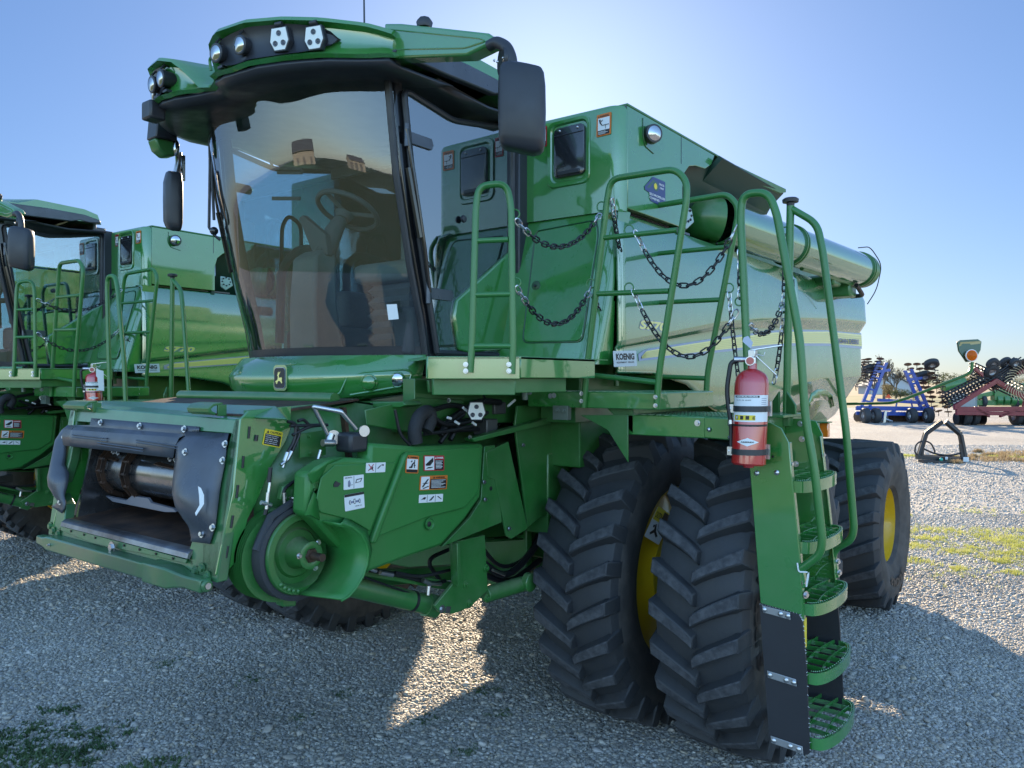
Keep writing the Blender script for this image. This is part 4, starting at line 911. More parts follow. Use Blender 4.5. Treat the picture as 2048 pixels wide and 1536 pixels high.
# feeder body behind the frame, sloping down and back
mb = MB(); rings = []
for x, z0, z1 in ((1.98, 1.32, 2.02), (2.6, 1.33, 2.05), (4.1, 1.15, 1.85)): rings.append([V((x, YF0+.05, z0)), V((x, YF1-.05, z0)), V((x, YF1-.05, z1)), V((x, YF0+.05, z1))])
m2 = MB()
m2.loft([[rings[i][0], rings[i][3]] for i in range(3)], False, False); W(m2, 'feeder_side', GREENF, feeder, solid=.01)
m2 = MB(); m2.loft([[rings[i][1], rings[i][2]] for i in range(3)], False, False); m2.loft([[rings[i][2]+V((.4 if i == 0 else 0, 0, 0)), rings[i][3]+V((.4 if i == 0 else 0, 0, 0))] for i in range(3)], False, False); m2.loft([[rings[i][0]+V((0, 0, -.02)), rings[i][1]+V((0, 0, -.02))] for i in range(3)], False, False); W(m2, 'feeder_top', GREENF, feeder, solid=.01)
mb = MB(); mb.tube([V((2.5, YF0+.08, 2.06)), V((2.5, YF1-.08, 2.06))], .03, 12); mb.box((2.55, YF0+.1, 1.98), (2.75, YF1-.1, 2.04)); W(mb, 'feeder_crossbar', GREENF, feeder)
# ---------------------------------------------------------------- drive shield (big panel on the feeder's left side)
YS = 2.70
sp = [(615, 947), (654, 922), (690, 915), (739, 918), (741, 886), (834, 893), (968, 887), (962, 995), (930, 1040), (883, 1092), (800, 1121), (735, 1146), (705, 1120), (665, 1080), (628, 1040), (611, 1030)]
mb = MB(); pts = [PY(*q, YS) for q in sp]
cen = sum(pts, V())/len(pts)
mb.prism(pts, (0, .10, 0)); panel = W(mb, 'drive_shield', PLGRN, combine, bevel=.018)
def raised(name, pxs, h, y, par, m_, bev=.012, dy=0):
    m = MB(); m.prism([PY(*q, y+dy) for q in pxs], (0, -h, 0)); return W(m, name, m_, par, bevel=bev)
raised('raised_face', ((812, 905), (950, 893), (958, 894), (953, 985), (925, 1016), (850, 1035), (748, 1075), (760, 1030), (785, 960)), .014, YS, panel, PLGRN, .010)
raised('raised_rib', ((800, 910), (812, 901), (745, 1086), (733, 1085)), .030, YS, panel, PLGRN, .010)
raised('raised_face', ((640, 955), (668, 930), (790, 925), (738, 1062), (700, 1040), (640, 1025), (628, 1010)), .008, YS, panel, PLGRN, .006)
mb = MB(); p = PY(859, 1048, YS-.012); mb.lathe([(.0, .03), (.006, .028), (-.004, .022), (-.003, .001)], p, (0, -1, 0), 20); W(mb, 'panel_hole', PLGRN, panel)
mb = MB(); mb.lathe([(.0, .014), (.003, .001)], p+V((-.003, -.002, 0)), (0, -1, 0), 14); W(mb, 'hole_shadow_plug', INK, panel)
mb = MB(); mb.prism([PY(*q, YS-.012) for q in ((668, 968), (672, 962), (682, 967), (676, 974), (668, 974))], (0, .006, 0)); W(mb, 'panel_latch', BLK, panel)
# decals on the shield
def sd(name, bl, br, tl, items, bg, y=YS-.0155, **k): return decal(name, [PY(*bl, y), PY(*br, y), PY(*tl, y)], items, panel, .0015, bg, org=ORG, **k)
YD1 = YS-.0095
sd('instruction_decal', (731, 946), (770, 944), (732, 926), [('r', .48, .03, .02, .94, 1), ('p', [(.1, .2), (.14, .18), (.4, .85), (.36, .87)], 4), ('p', [(.36, .18), (.40, .2), (.14, .87), (.1, .85)], 4), ('p', [(.14, .3), (.34, .35), (.36, .6), (.30, .62), (.28, .42), (.14, .36)], 1), ('p', [(.56, .4), (.70, .7), (.78, .72), (.72, .60), (.62, .38)], 1), ('p', [(.78, .8), (.9, .8), (.9, .65), (.78, .7)], 1)], 0, YD1)
sd('instruction_decal', (687, 980), (727, 975), (687, 953), [('r', .49, .03, .02, .94, 1), ('t', 'READ MANUAL', .06, .82, .36, .1, 1), ('p', [(.2, .2), (.3, .15), (.34, .45), (.28, .7), (.2, .6)], 6), ('r', .2, .3, .24, .03, 1), ('p', [(.56, .4), (.84, .48), (.92, .75), (.62, .7)], 1), ('p', [(.60, .45), (.80, .51), (.86, .68), (.65, .64)], 0)], 0, YD1)
sd('diagram_decal', (690, 1023), (729, 1015), (688, 990), [('r', .0, .84, 1, .16, 1), ('r', .08, .12, .85, .7, 0), ('r', .2, .42, .6, .13, 6), ('r', .22, .36, .08, .25, 1), ('r', .44, .36, .1, .3, 1), ('r', .70, .36, .08, .25, 1), ('r', .24, .40, .04, .17, 0), ('r', .46, .40, .06, .22, 0), ('r', .72, .40, .04, .17, 0), ('t', 'GREASE  10 h', .5, .18, .35, .06, 1)], 0, YD1)
sd('warning_decal', (810, 946), (836, 947), (812, 910), [('r', .08, .05, .84, .16, 1), ('r', .08, .22, .84, .58, 0), ('t', 'WARNING', .3, .84, .6, .09, 1, .04), ('p', [(.1, .83), (.24, .83), (.17, .94)], 1), ('p', [(.25, .28), (.5, .30), (.56, .5), (.66, .58), (.60, .64), (.45, .52), (.38, .38), (.26, .36)], 1), ('p', [(.40, .60), (.5, .68), (.44, .72), (.36, .66)], 1), ('r', .6, .42, .14, .05, 1), ('r', .62, .3, .06, .46, 1)], 2)
sd('danger_decal', (847, 942), (888, 941), (847, 911), [('r', .05, .06, .45, .88, 0), ('r', .53, .06, .42, .66, 1), ('t', 'DANGER', .62, .79, .33, .12, 0, .04), ('p', [(.54, .78), (.60, .78), (.57, .92)], 0), ('p', [(.08, .42), (.44, .88), (.46, .62), (.3, .34), (.1, .34)], 1), ('p', [(.1, .14), (.4, .2), (.44, .26), (.2, .25)], 1)]+[('r', .56, .62-.09*k, .34-.05*(k % 2), .035, 0) for k in range(6)], 4)
sd('warning_decal', (838, 981), (893, 978), (840, 952), [('r', .04, .06, .30, .88, 0), ('r', .37, .06, .59, .70, 1), ('t', 'WARNING', .55, .81, .34, .11, 1, .04), ('p', [(.46, .80), (.53, .80), (.495, .95)], 1), ('p', [(.07, .2), (.14, .24), (.32, .8), (.25, .75), (.10, .32)], 1), ('p', [(.07, .5), (.2, .42), (.33, .5), (.2, .52)], 1), ('p', [(.10, .14), (.3, .30), (.32, .24), (.14, .10)], 1)]+[('r', .40, .66-.085*k, .52-.08*(k % 3), .03, 0) for k in range(7)], 2)
sd('pictogram_decal', (837, 1006), (885, 1003), (838, 990), [('r', .325, .05, .015, .9, 1), ('r', .66, .05, .015, .9, 1), ('p', [(.06, .3), (.2, .7), (.29, .66), (.24, .4), (.14, .42)], 1), ('p', [(.40, .2), (.58, .8), (.62, .7), (.5, .25)], 1), ('p', [(.74, .7), (.92, .3), (.94, .36), (.78, .76)], 1)], 0)
# bell guard round the output shaft
gc = PY(607, 1112, 2.62); Rg = PY(607, 1112, 2.62)
mb = MB(); rows = []
def gp(a, y, r=.275, cx=None): 
    return V((gc.x+r*cos(a), y, gc.z+r*sin(a)))
an = [radians(t) for t in (80, 66, 52, 38, 24, 10, -5, -20, -35, -50, -62, -74, -84)]
g_o = [(683, 1047), (704, 1054), (721, 1068), (731, 1085), (736, 1104), (734, 1128), (726, 1152), (712, 1176), (697, 1193), (683, 1201)]
g_i = [(624, 1036), (638, 1046), (648, 1060), (654, 1078), (656, 1100), (654, 1122), (646, 1143), (633, 1162), (616, 1178), (598, 1190)]
rows = [[PY(*q, 2.55) for q in g_o], [PY((q[0]*.65+w[0]*.35), (q[1]*.65+w[1]*.35), 2.63) for q, w in zip(g_o, g_i)], [PY((q[0]*.3+w[0]*.7), (q[1]*.3+w[1]*.7), 2.72) for q, w in zip(g_o, g_i)], [PY(*q, 2.80) for q in g_i]]
mb.grid(rows); bell = W(mb, 'shaft_guard', PLGRN, panel, solid=.008, ang=60)
mb = MB(); mb.tube([PY(*q, 2.548) for q in g_o], .006, 8); W(mb, 'guard_lip', PLGRN, panel)
mb = MB(); rows = [[PY(*q, 2.60) for q in ((735, 1146), (736, 1104), (722, 1070), (683, 1047))], [PY(*q, 2.69) for q in ((735, 1146), (745, 1100), (735, 1060), (690, 1035))]]
mb.grid(rows); W(mb, 'guard_neck', PLGRN, panel, solid=.006)
# notch flange at left of the shield
mb = MB(); rows = [[PY(*q, 2.66) for q in ((690, 915), (654, 922), (628, 935))], [PY(*q, 2.66) for q in ((655, 930), (628, 948), (615, 950))], [PY(*q, 2.70) for q in ((640, 960), (625, 968), (624, 960))], [PY(*q, 2.70) for q in ((635, 990), (628, 985), (628, 975))], [PY(*q, 2.66) for q in ((640, 1040), (622, 1030), (611, 1030))]]
mb.grid(rows); W(mb, 'shield_flange', PLGRN, panel, solid=.006, ang=50)
# sheave / clutch with belt and shaft
def YL_(px, py, y): return PY(px, py, y)
c = PY(583, 1104, 2.86); 
mb = MB(); mb.lathe([(-.06, .19), (.015, .195), (.02, .185), (.0, .18), (.0, .16)], c+V((-.02, .06, 0)), (0, -1, 0), 48, caps=False); mb.lathe([(-.03, .20), (-.02, .20)], c+V((-.03, .08, -.01)), (0, -1, 0), 48); hub = W(mb, 'drive_housing', GREENF, combine)
mb = MB(); mb.lathe([(-.03, .178), (.03, .178), (.035, .19), (.03, .205), (-.03, .205)], c+V((.01, -.02, 0)), (0, -1, 0), 56, caps=False); mb.tube([c+V((-.19, -.02, .04)), c+V((-.12, -.02, .17)), c+V((.02, -.02, .23)), c+V((.5, 0, .42))], .022, 8); W(mb, 'drive_belt', RUBBER, hub)
mb = MB(); mb.lathe([(-.04, .185), (.035, .18), (.045, .175), (.045, .148), (.035, .143), (.0, .135), (.0, .11), (.012, .10), (.012, .07), (.05, .058), (.09, .055), (.105, .060), (.11, .045), (.105, .03), (.09, .001)], c+V((.01, -.02, 0)), (0, -1, 0), 56, caps=False); W(mb, 'drive_sheave', GREENF, hub)
mb = MB(); mb.cyl(c+V((.01, -.10, 0)), c+V((.01, -.20, 0)), .017, seg=18); mb.lathe([(0, .03), (.01, .034), (.02, .03)], c+V((.01, -.115, 0)), (0, -1, 0), 6); W(mb, 'output_shaft', RUST, hub)
mb = MB(); 
for a in range(3): mb.bolt(c+V((.01+.062*cos(a*2.1+.9), -.12, .062*sin(a*2.1+.9))), (0, -1, 0), .009)
W(mb, 'hub_bolt', STEEL, hub)
mb = MB()
for k in range(5): mb.dome(c+V((.01+.160*cos(radians(-135+9*k)), -.066, .160*sin(radians(-135+9*k)))), (0, -1, 0), .011)
W(mb, 'balance_weight', GREENF, hub)
mb = MB(); mb.prism([PY(*q, 2.86) for q in ((600, 1010), (560, 1000), (566, 972), (626, 955), (640, 965), (640, 985))], (0, .03, 0)); mb.prism([PY(*q, 2.88) for q in ((548, 1176), (596, 1176), (592, 1213), (566, 1214), (560, 1195))], (0, .05, 0)); mb.lathe([(-.02, .05), (.0, .055), (.02, .05)], PY(560, 1180, 2.9), (0, 0, 1), 20); W(mb, 'sheave_bracket', GREENF, hub, bevel=.006)
mb = MB(); q = PY(596, 1000, 2.84); 
for dz, r in ((-.02, .02), (-.012, .042), (-.006, .042), (0, .022), (.006, .042), (.014, .04), (.018, .012), (.05, .011)): pass
mb.lathe([(-.02, .02), (-.012, .042), (-.006, .042), (0, .024), (.006, .042), (.012, .042), (.016, .013), (.045, .012), (.048, .001)], q, (.15, 0, 1), 24); W(mb, 'idler_pulley', STEEL, hub)
# cooling-fin housing left of the sheave
mb = MB()
for k in range(9): mb.lathe([(-.004, .195), (.004, .2)], c+V((-.04, .13-.014*k*1.0, -.01)), (0, -1, 0), 36)
mb.lathe([(-.1, .17), (.06, .17)], c+V((-.03, .14, -.01)), (0, -1, 0), 36); W(mb, 'finned_housing', GREENF, hub)
# panels behind the shield
mb = MB(); mb.prism([PY(*q, YS+.035) for q in ((969, 893), (990, 890), (1004, 1045), (883, 1094), (940, 1035), (962, 1000))], (0, .02, 0)); mb.prism([PY(*q, YS+.03) for q in ((972, 905), (1017, 883), (1056, 1057), (1023, 1078), (1014, 1072), (990, 960), (976, 955))], (0, .015, 0))
mb.prism([PY(*q, YS+.06) for q in ((1030, 850), (1035, 812), (1165, 800), (1165, 1000), (1080, 1035), (1056, 1055))], (0, .015, 0)); pn = W(mb, 'side_guard', GREENF, combine, bevel=.003)
mb = MB(); 
for q in ((968, 964), (970, 999), (1046, 890), (1018, 1057), (939, 874)): mb.bolt(PY(*q, YS+.02), (0, -1, 0), .008)
W(mb, 'guard_bolt', STEEL, pn)
mb = MB(); mb.prism([PY(*q, YS-.0) for q in ((944, 877), (1100, 836), (1100, 848), (950, 884))], (0, .06, 0)); W(mb, 'guard_rail', GREENF, pn, bevel=.004)
mb = MB(); p = PY(982, 977, YS+.033); mb.lathe([(0, .012), (.002, .001)], p, (0, -1, 0), 14); W(mb, 'guard_hole', INK, pn)
# tall bracket leg and lift cylinder
mb = MB(); YB_ = 2.78
mb.prism([PY(*q, YB_) for q in ((903, 1085), (970, 1070), (976, 1180), (940, 1215), (905, 1228), (880, 1225), (870, 1212), (908, 1165))], (0, .02, 0)); mb.prism([PY(*q, YB_) for q in ((903, 1085), (909, 1084), (912, 1165), (905, 1170))], (0, -.04, 0)); bl_ = W(mb, 'support_bracket', GREENF, combine, bevel=.003)
mb = MB()
for q in ((971, 1136), (931, 1169), (973, 1196), (939, 1206)): mb.lathe([(0, .022), (.006, .022), (.008, .012), (.02, .011), (.021, .001)], PY(*q, YB_), (0, -1, 0), 16)
W(mb, 'bracket_bolt', GREENF, bl_)
mb = MB(); mb.bolt(PY(884, 1218, YB_), (0, -1, 0), .014); mb.prism([PY(*q, YB_-.003) for q in ((893, 1213), (902, 1213), (900, 1226), (890, 1226))], (0, .002, 0)); W(mb, 'bracket_tag', STEEL, bl_)
mb = MB(); l0 = PY(700, 1172, 2.98); l1 = PY(866, 1212, 2.90); mb.cyl(l0, l1, .052, seg=28); mb.cyl(l1-(l1-l0)*.1, l1+(l1-l0)*.03, .062, seg=28); mb.ball(l1, .055, 14); lc = W(mb, 'lift_cylinder', GREENF, combine)
mb = MB(); mb.cyl(l1-(l1-l0)*.28, l1-(l1-l0)*.25, .056, seg=24); mb.tube([PY(712, 1148, 2.9), PY(800, 1180, 2.9), PY(826, 1188, 2.9), PY(828, 1205, 2.9)], .006, 6, .02); W(mb, 'hose_clamp', HOSE, lc)
mb = MB(); l2 = PY(1060, 1172, 2.75); mb.tube([PY(970, 1190, 2.8), PY(1062, 1163, 2.75)], .045, 14); mb.lathe([(-.03, .02), (-.02, .055), (.02, .055), (.03, .03)], PY(1058, 1164, 2.72), (0, -1, 0), 20); mb.quadbar(PY(720, 1140, 2.95), PY(900, 1172, 2.9), .05, .04, (0, 0, 1)); mb.quadbar(PY(690, 1160, 3.3), PY(1100, 1130, 3.3), .09, .06, (0, 0, 1)); W(mb, 'lift_arm', GREENF, combine, bevel=.004)
mb = MB()
for k, pts in enumerate([[(790, 1145), (840, 1155), (900, 1140)], [(740, 1140), (800, 1150), (870, 1168), (890, 1162)], [(960, 1120), (1010, 1160), (1060, 1110), (1090, 1060)], [(970, 1150), (1020, 1168), (1080, 1120)], [(960, 1090), (1000, 1140), (1050, 1120), (1075, 1070)], [(975, 1200), (972, 1140), (965, 1080)], [(880, 1160), (850, 1120), (900, 1098)]]): mb.tube([PY(*q, 2.86+.03*k) for q in pts], (.009, .012, .022, .02, .013, .006, .012)[k], 8, .15)
W(mb, 'hydraulic_hose', HOSE, combine)
mb = MB()
for a, b, r in (((846, 1160), (862, 1168), .013), ((862, 1168), (882, 1168), .01), ((858, 1172), (856, 1190), .012), ((760, 1145), (785, 1150), .012), ((735, 1135), (752, 1142), .010), ((985, 1140), (1010, 1150), .008)): mb.cyl(PY(*a, 2.85), PY(*b, 2.85), r, seg=10)
W(mb, 'hose_fitting', STEEL, combine)
# ---------------------------------------------------------------- coupler handle and hoses above the shield
mb = MB(); yh = 2.82
mb.tube([PY(655, 868, yh), PY(627, 813, yh), PY(682, 823, yh-.10), PY(712, 858, yh-.10)], .011, 10, .01); cp = W(mb, 'coupler_handle', STEEL, combine)
mb = MB(); mb.lathe([(-.006, .001), (-.006, .034), (.006, .034), (.006, .001)], PY(666, 875, yh), (-.3, -1, 0), 24); mb.lathe([(-.005, .001), (-.005, .026), (.005, .026), (.005, .001)], PY(728, 862, yh-.1), (-.3, -1, 0), 24); mb.cyl(PY(655, 890, yh), PY(662, 868, yh), .02, seg=12); mb.cyl(PY(645, 886, yh-.02), PY(668, 886, yh-.02), .016, seg=12); W(mb, 'coupler_cam', STEEL, cp)
mb = MB(); q = PY(705, 884, yh-.05); mb.box((q.x-.055, q.y-.05, q.z-.045), (q.x+.055, q.y+.06, q.z+.045)); W(mb, 'coupler_block', BLK, cp, bevel=.015)
mb = MB()
for k, pts in enumerate([[(575, 843), (592, 846), (590, 880), (575, 905)], [(583, 846), (602, 862), (583, 905)], [(585, 870), (620, 852), (650, 850)], [(580, 852), (640, 850), (655, 850)], [(640, 905), (632, 925), (630, 950)], [(568, 1000), (566, 980), (590, 960), (610, 962)], [(618, 850), (607, 838), (596, 842)]]): mb.tube([PY(*q, 2.86) for q in pts], .0075, 8, .05)
W(mb, 'coupler_hose', HOSE, cp)
mb = MB()
for a, b, r in (((575, 905), (569, 922), .010), ((583, 903), (574, 920), .010), ((569, 922), (566, 935), .007), ((574, 920), (561, 930), .008), ((540, 965), (537, 985), .007), ((536, 985), (533, 1018), .009), ((522, 1005), (542, 1010), .010), ((568, 985), (569, 1010), .009), ((641, 900), (636, 918), .008)): mb.cyl(PY(*a, 2.85), PY(*b, 2.85), r, seg=10)
W(mb, 'coupler_fitting', STEEL, cp)
mb = MB(); mb.tube([PY(541, 935, 2.87), PY(538, 965, 2.87)], .009, 8); mb.tube([PY(533, 1016, 2.87), PY(530, 1030, 2.87)], .009, 8); W(mb, 'damper_rod', HOSE, cp)
mb = MB(); mb.prism([PY(*q, 2.90) for q in ((600, 868), (650, 860), (652, 910), (600, 915))], (0, .01, 0)); 
for q in ((618, 873), (620, 906), (640, 906)): mb.bolt(PY(*q, 2.90), (0, -1, 0), .007)
W(mb, 'coupler_plate', GREENF, cp)
# step pad under the nose
mb = MB(); mb.prism([PX(*q, 2.72) for q in ((718, 806), (805, 803), (812, 810), (800, 815), (760, 815), (722, 813))], (.12, 0, 0)); mb.box((2.76, 3.1, 1.985), (2.80, 3.16, 2.02)); W(mb, 'step_pad', GREENF, combine, bevel=.004)
mb = MB(); mb.box((2.85, 2.95, 1.88), (2.95, 4.55, 2.04)); mb.box((2.9, 2.86, 1.90), (3.9, 2.95, 2.16)); mb.prism([PY(*q, 2.80) for q in ((858, 760), (860, 785), (905, 790), (915, 792), (1040, 792), (1040, 758))], (0, .02, 0)); mb.prism([PY(*q, 2.84) for q in ((730, 820), (840, 795), (930, 800), (930, 820), (850, 850), (850, 870), (735, 850))], (0, .01, 0)); W(mb, 'cab_subframe', GREENF, combine, bevel=.005)
mb = MB(); mb.bolt(PY(900, 783, 2.80), (0, -1, 0), .009); mb.bolt(PY(897, 801, 2.80), (0, -1, 0), .009); W(mb, 'subframe_bolt', STEEL, combine)
# hose bundle between feeder and cab
mb = MB(); mb.tube([PY(*q, 2.72) for q in ((832, 886), (828, 860), (840, 828), (858, 822), (862, 838), (852, 862))], .035, 14, .05); W(mb, 'hose_sleeve', mat('woven_sleeve', (.02, .021, .024), .7, bump=1, bscale=160), combine)
mb = MB()
for k, pts in enumerate([[(820, 890), (800, 870), (790, 820)], [(848, 868), (900, 862), (950, 850)], [(868, 835), (890, 850), (940, 845), (975, 825)], [(860, 822), (905, 808), (940, 818)], [(880, 870), (900, 838), (960, 800), (1000, 805)], [(880, 885), (905, 850), (930, 840), (985, 842)], [(862, 840), (895, 862), (965, 858)], [(890, 815), (915, 805), (930, 826), (900, 850)], [(900, 880), (915, 850), (930, 842), (965, 835)], [(975, 810), (1000, 818), (1010, 835), (995, 850)], [(940, 800), (985, 812), (1005, 800)]]): mb.tube([PY(*q, 2.72+.02*k) for q in pts], (.008, .010, .012, .014, .018, .013, .011, .016, .016, .012, .015)[k], 8, .12)
W(mb, 'hose_bundle', HOSE, combine)
mb = MB(); q = PY(985, 856, 2.78); mb.box((q.x-.05, q.y, q.z-.04), (q.x+.05, q.y+.1, q.z+.05)); q = PY(1000, 818, 2.84); mb.box((q.x-.05, q.y, q.z-.03), (q.x+.06, q.y+.1, q.z+.04)); W(mb, 'valve_block', mat('grey_block', (.12, .125, .13), .45, metal=.5), combine, bevel=.006)
mb = MB()
for a, b in (((926, 815), (934, 822)), ((910, 843), (918, 848)), ((945, 845), (952, 850)), ((1016, 812), (1030, 800)), ((895, 835), (902, 837))): mb.cyl(PY(*a, 2.70), PY(*b, 2.70), .007, seg=8)
W(mb, 'cable_clip', WHT, combine)
# low work light
lc_ = PY(953, 822, 2.62); mb = MB(); nn3 = V((-.75, -.65, 0)).normalized(); ri = V((nn3.y*-1, nn3.x, 0)); ri = V((0, 0, 1)).cross(nn3); ri = -ri if ri.x < 0 else ri
sh = [(-.032, .045), (.032, .045), (.046, -.01), (.026, -.045), (-.026, -.045), (-.046, -.01)]
mb.prism([lc_+ri*a*1.1+V((0, 0, b*1.1))-nn3*.03 for a, b in sh], nn3*.034); ll = W(mb, 'work_light', BLK, combine, bevel=.003)
mb = MB(); mb.prism([lc_+ri*a*.97+V((0, 0, b*.97)) for a, b in sh], nn3*.007); W(mb, 'lens', bpy.data.materials['led_face'], ll)
mb = MB()
for a, b in ((0, .022), (-.02, -.02), (.02, -.02)): mb.lathe([(.007, .012), (.010, .012), (.010, .009), (.008, .006), (.011, .001)], lc_+ri*a+V((0, 0, b)), nn3, 14)
W(mb, 'led_bulb', SHIELD, ll)
mb = MB(); mb.tube([lc_+V((.05, .03, .02)), lc_+V((.12, .04, .06)), lc_+V((.16, .1, .10))], .006, 6); W(mb, 'light_cable', HOSE, ll)
# ---------------------------------------------------------------- platforms
def tread(mb_, x0, x1, y0, y1, z, n=.045):
    """raised diamond pattern"""
    i = 0; x = x0+.03
    while x < x1-.02:
        y = y0+.03+(.5*n if i % 2 else 0)
        while y < y1-.02:
            d_ = V((.012, .012*(1 if i % 2 else -1), 0)); mb_.quadbar(V((x, y, z+.001))-d_, V((x, y, z+.001))+d_, .007, .004, (d_.y, -d_.x, 0)); y += n
        x += n*.55; i += 1
# landing at cab door level: tapered front face
yl0 = 2.50
A_, B_, C_ = PX(855, 714, 2.72), None, None
k1 = PD(855, 714, 3.60); k2 = PD(1040, 714, 3.60)
zt = 2.262; k1.z = k2.z = zt; k3 = V((PY(1190, 716, k2.y-.0).x, k2.y, zt))
mb = MB(); path = [k1, k2, k3]
mb.prism([k1, k2, k2+V((0, 0, -.105)), k1+V((0, 0, -.105))], (.01, .02, 0)); mb.prism([k2+V((.006, 0, 0)), k3, k3+V((0, 0, -.10)), k2+V((.006, 0, -.10))], (0, .02, 0))
mb.prism([k1, k2, k3, V((k3.x, 2.93, zt)), V((k1.x+.3, 2.93, zt))], (0, 0, -.015)); ld = W(mb, 'cab_landing', GREEN, combine, bevel=.003)
mb = MB(); tread(mb, 2.9, 3.75, k2.y+.02, 2.9, zt); W(mb, 'tread_pattern', GREENF, ld)
mb = MB(); mb.prism([k1.lerp(k2, f)+V((.03, .05, -.10)) for f in (0.1, 1)]+[k1.lerp(k2, f)+V((.03, .05, -.18)) for f in (1, .1)], (.01, .02, 0)); mb.prism([k2+V((.03, .05, -.1)), k3+V((-.2, .05, -.1)), k3+V((-.2, .05, -.17)), k2+V((.03, .05, -.17))], (0, .02, 0)); W(mb, 'landing_beam', GREENF, ld, bevel=.003)
# upper platform
xa, xb, ya, yb, zp = 3.67, 4.36, 1.852, 2.70, 2.088
mb = MB(); mb.box((xa, ya, zp-.09), (xb, yb, zp)); up = W(mb, 'upper_platform', GREEN, combine, bevel=.006)
mb = MB(); tread(mb, xa, xb, ya, yb, zp); W(mb, 'tread_pattern', LGRN, up)
mb = MB(); mb.box((xa+.2, 2.5, 1.9), (xb-.2, 2.75, 2.0)); 
mb.prism([V((xa+.08, 2.22, 2.0)), V((xa+.08, 2.05, 1.86)), V((xa+.08, 2.05, 2.0))], (.01, 0, 0)); mb.prism([PX(*q, xa+.05) for q in ((1160, 830), (1256, 830), (1256, 925), (1215, 860))], (.01, 0, 0)); W(mb, 'platform_bracket', GREENF, up, bevel=.003)
mb = MB(); q = PX(1120, 822, xa-.02); mb.box((q.x, q.y-.05, q.z-.05), (q.x+.04, q.y+.05, q.z+.03)); mb.bolt(V((xa-.022, q.y+.02, q.z+.005)), (-1, 0, 0), .012); mb.bolt(V((xa-.022, q.y-.025, q.z+.003)), (-1, 0, 0), .012); mb.cyl(PX(1050, 800, 3.55), PX(1050, 765, 3.55), .018, seg=12); W(mb, 'platform_hinge', mat('plate_zinc', (.16, .2, .17), .5, metal=.5), up, bevel=.003)
mb = MB()
for q in ((1060, 785), (1101, 792), (1108, 791)): mb.bolt(PX(*q, xa), (-1, 0, 0), .010)
W(mb, 'platform_bolt', STEEL, up)
# lower platform
xc, xd, yc_, yd, zl_ = 3.75, 4.33, 1.42, 2.10, 1.965
mb = MB(); mb.box((xc, yc_, zl_-.11), (xd, yd, zl_)); 
mb.prism([PX(*q, xc-.006) for q in ((1408, 834), (1500, 838), (1500, 872), (1490, 888), (1480, 886), (1455, 880), (1408, 876))], (.012, 0, 0)); lp = W(mb, 'lower_platform', GREEN, combine, bevel=.012)
mb = MB(); tread(mb, xc, xd, yc_+.1, yd, zl_); W(mb, 'tread_pattern', LGRN, lp)
mb = MB(); mb.bolt(PX(1395, 846, xc-.003), (-1, 0, 0), .011); mb.dome(PX(1418, 859, xc-.012), (-1, 0, 0), .012); mb.dome(PX(1460, 849, xc-.012), (-1, 0, 0), .012); mb.dome(PX(1460, 875, xc-.012), (-1, 0, 0), .012)
W(mb, 'platform_bolt', STEEL, lp)
mb = MB(); q = PX(1573, 832, xd); mb.box((4.05, 1.34, 1.955), (4.42, 1.62, 1.972)); 
for s in (-1, 1): mb.prism([V((4.3+s*.03, 1.43+s*.03, 1.97)), V((4.3+s*.10, 1.43+s*.1, 1.97)), V((4.3+s*.10, 1.43+s*.1, 2.02)), V((4.3+s*.03, 1.43+s*.03, 2.09))], (.008, -.008, 0))
mb.cyl(V((4.32, 1.42, 1.9)), V((4.32, 1.42, 1.95)), .04, .045, 8); W(mb, 'pivot_plate', GREENF, lp, bevel=.003)
# ---------------------------------------------------------------- guard rails
def rail(name, outline, fil, rungs, r=.019, feet=None, fn=None):
    m_ = MB(); m_.tube([fn(q) for q in outline], r, 14, fil); o = W(m_, name, RAILG, combine)
    m_ = MB()
    for a, b in rungs: m_.cyl(fn(a), fn(b), r*.82, seg=12)
    W(m_, 'rung', RAILG, o)
    return o
dG = lambda q: PD(q[0], q[1], 3.585)
g1 = rail('guard_rail', [(940, 745), (944, 690), (952, 410), (958, 372), (1012, 366), (1022, 408), (1026, 690), (1024, 748)], .12, [((948, 482), (1016, 479)), ((945, 590), (1024, 588)), ((942, 692), (1027, 692))], .016, fn=dG)
xg2 = xa-.014
fG2 = lambda q: PX(q[0], q[1], xg2)
g2 = rail('guard_rail', [(1167, 815), (1173, 745), (1214, 400), (1222, 358), (1350, 338), (1374, 362), (1373, 400), (1318, 745), (1313, 818)], .13, [((1206, 476), (1355, 460)), ((1190, 588), (1338, 582)), ((1171, 749), (1318, 765))], .0175, fn=fG2)
xg3 = xb-.01
fG3 = lambda q: PX(q[0], q[1], xg3)
g3 = rail('guard_rail', [(1233, 772), (1232, 745), (1280, 460), (1292, 415), (1455, 388), (1474, 410), (1476, 430), (1415, 745), (1413, 785)], .14, [((1275, 511), (1464, 493)), ((1258, 608), (1446, 599)), ((1236, 750), (1418, 757))], .0175, fn=fG3)
mb = MB()
for q in ((936, 729), (936, 742), (1022, 729), (1022, 742)): mb.bolt(dG((q[0], q[1]))+V((-.016, -.0, 0)), (-.79, -.61, 0), .008)
for q in ((1163, 787), (1163, 802), (1311, 794), (1311, 811)): mb.bolt(PX(*q, xg2-.016), (-1, 0, 0), .008)
W(mb, 'rail_bolt', STEEL, combine)
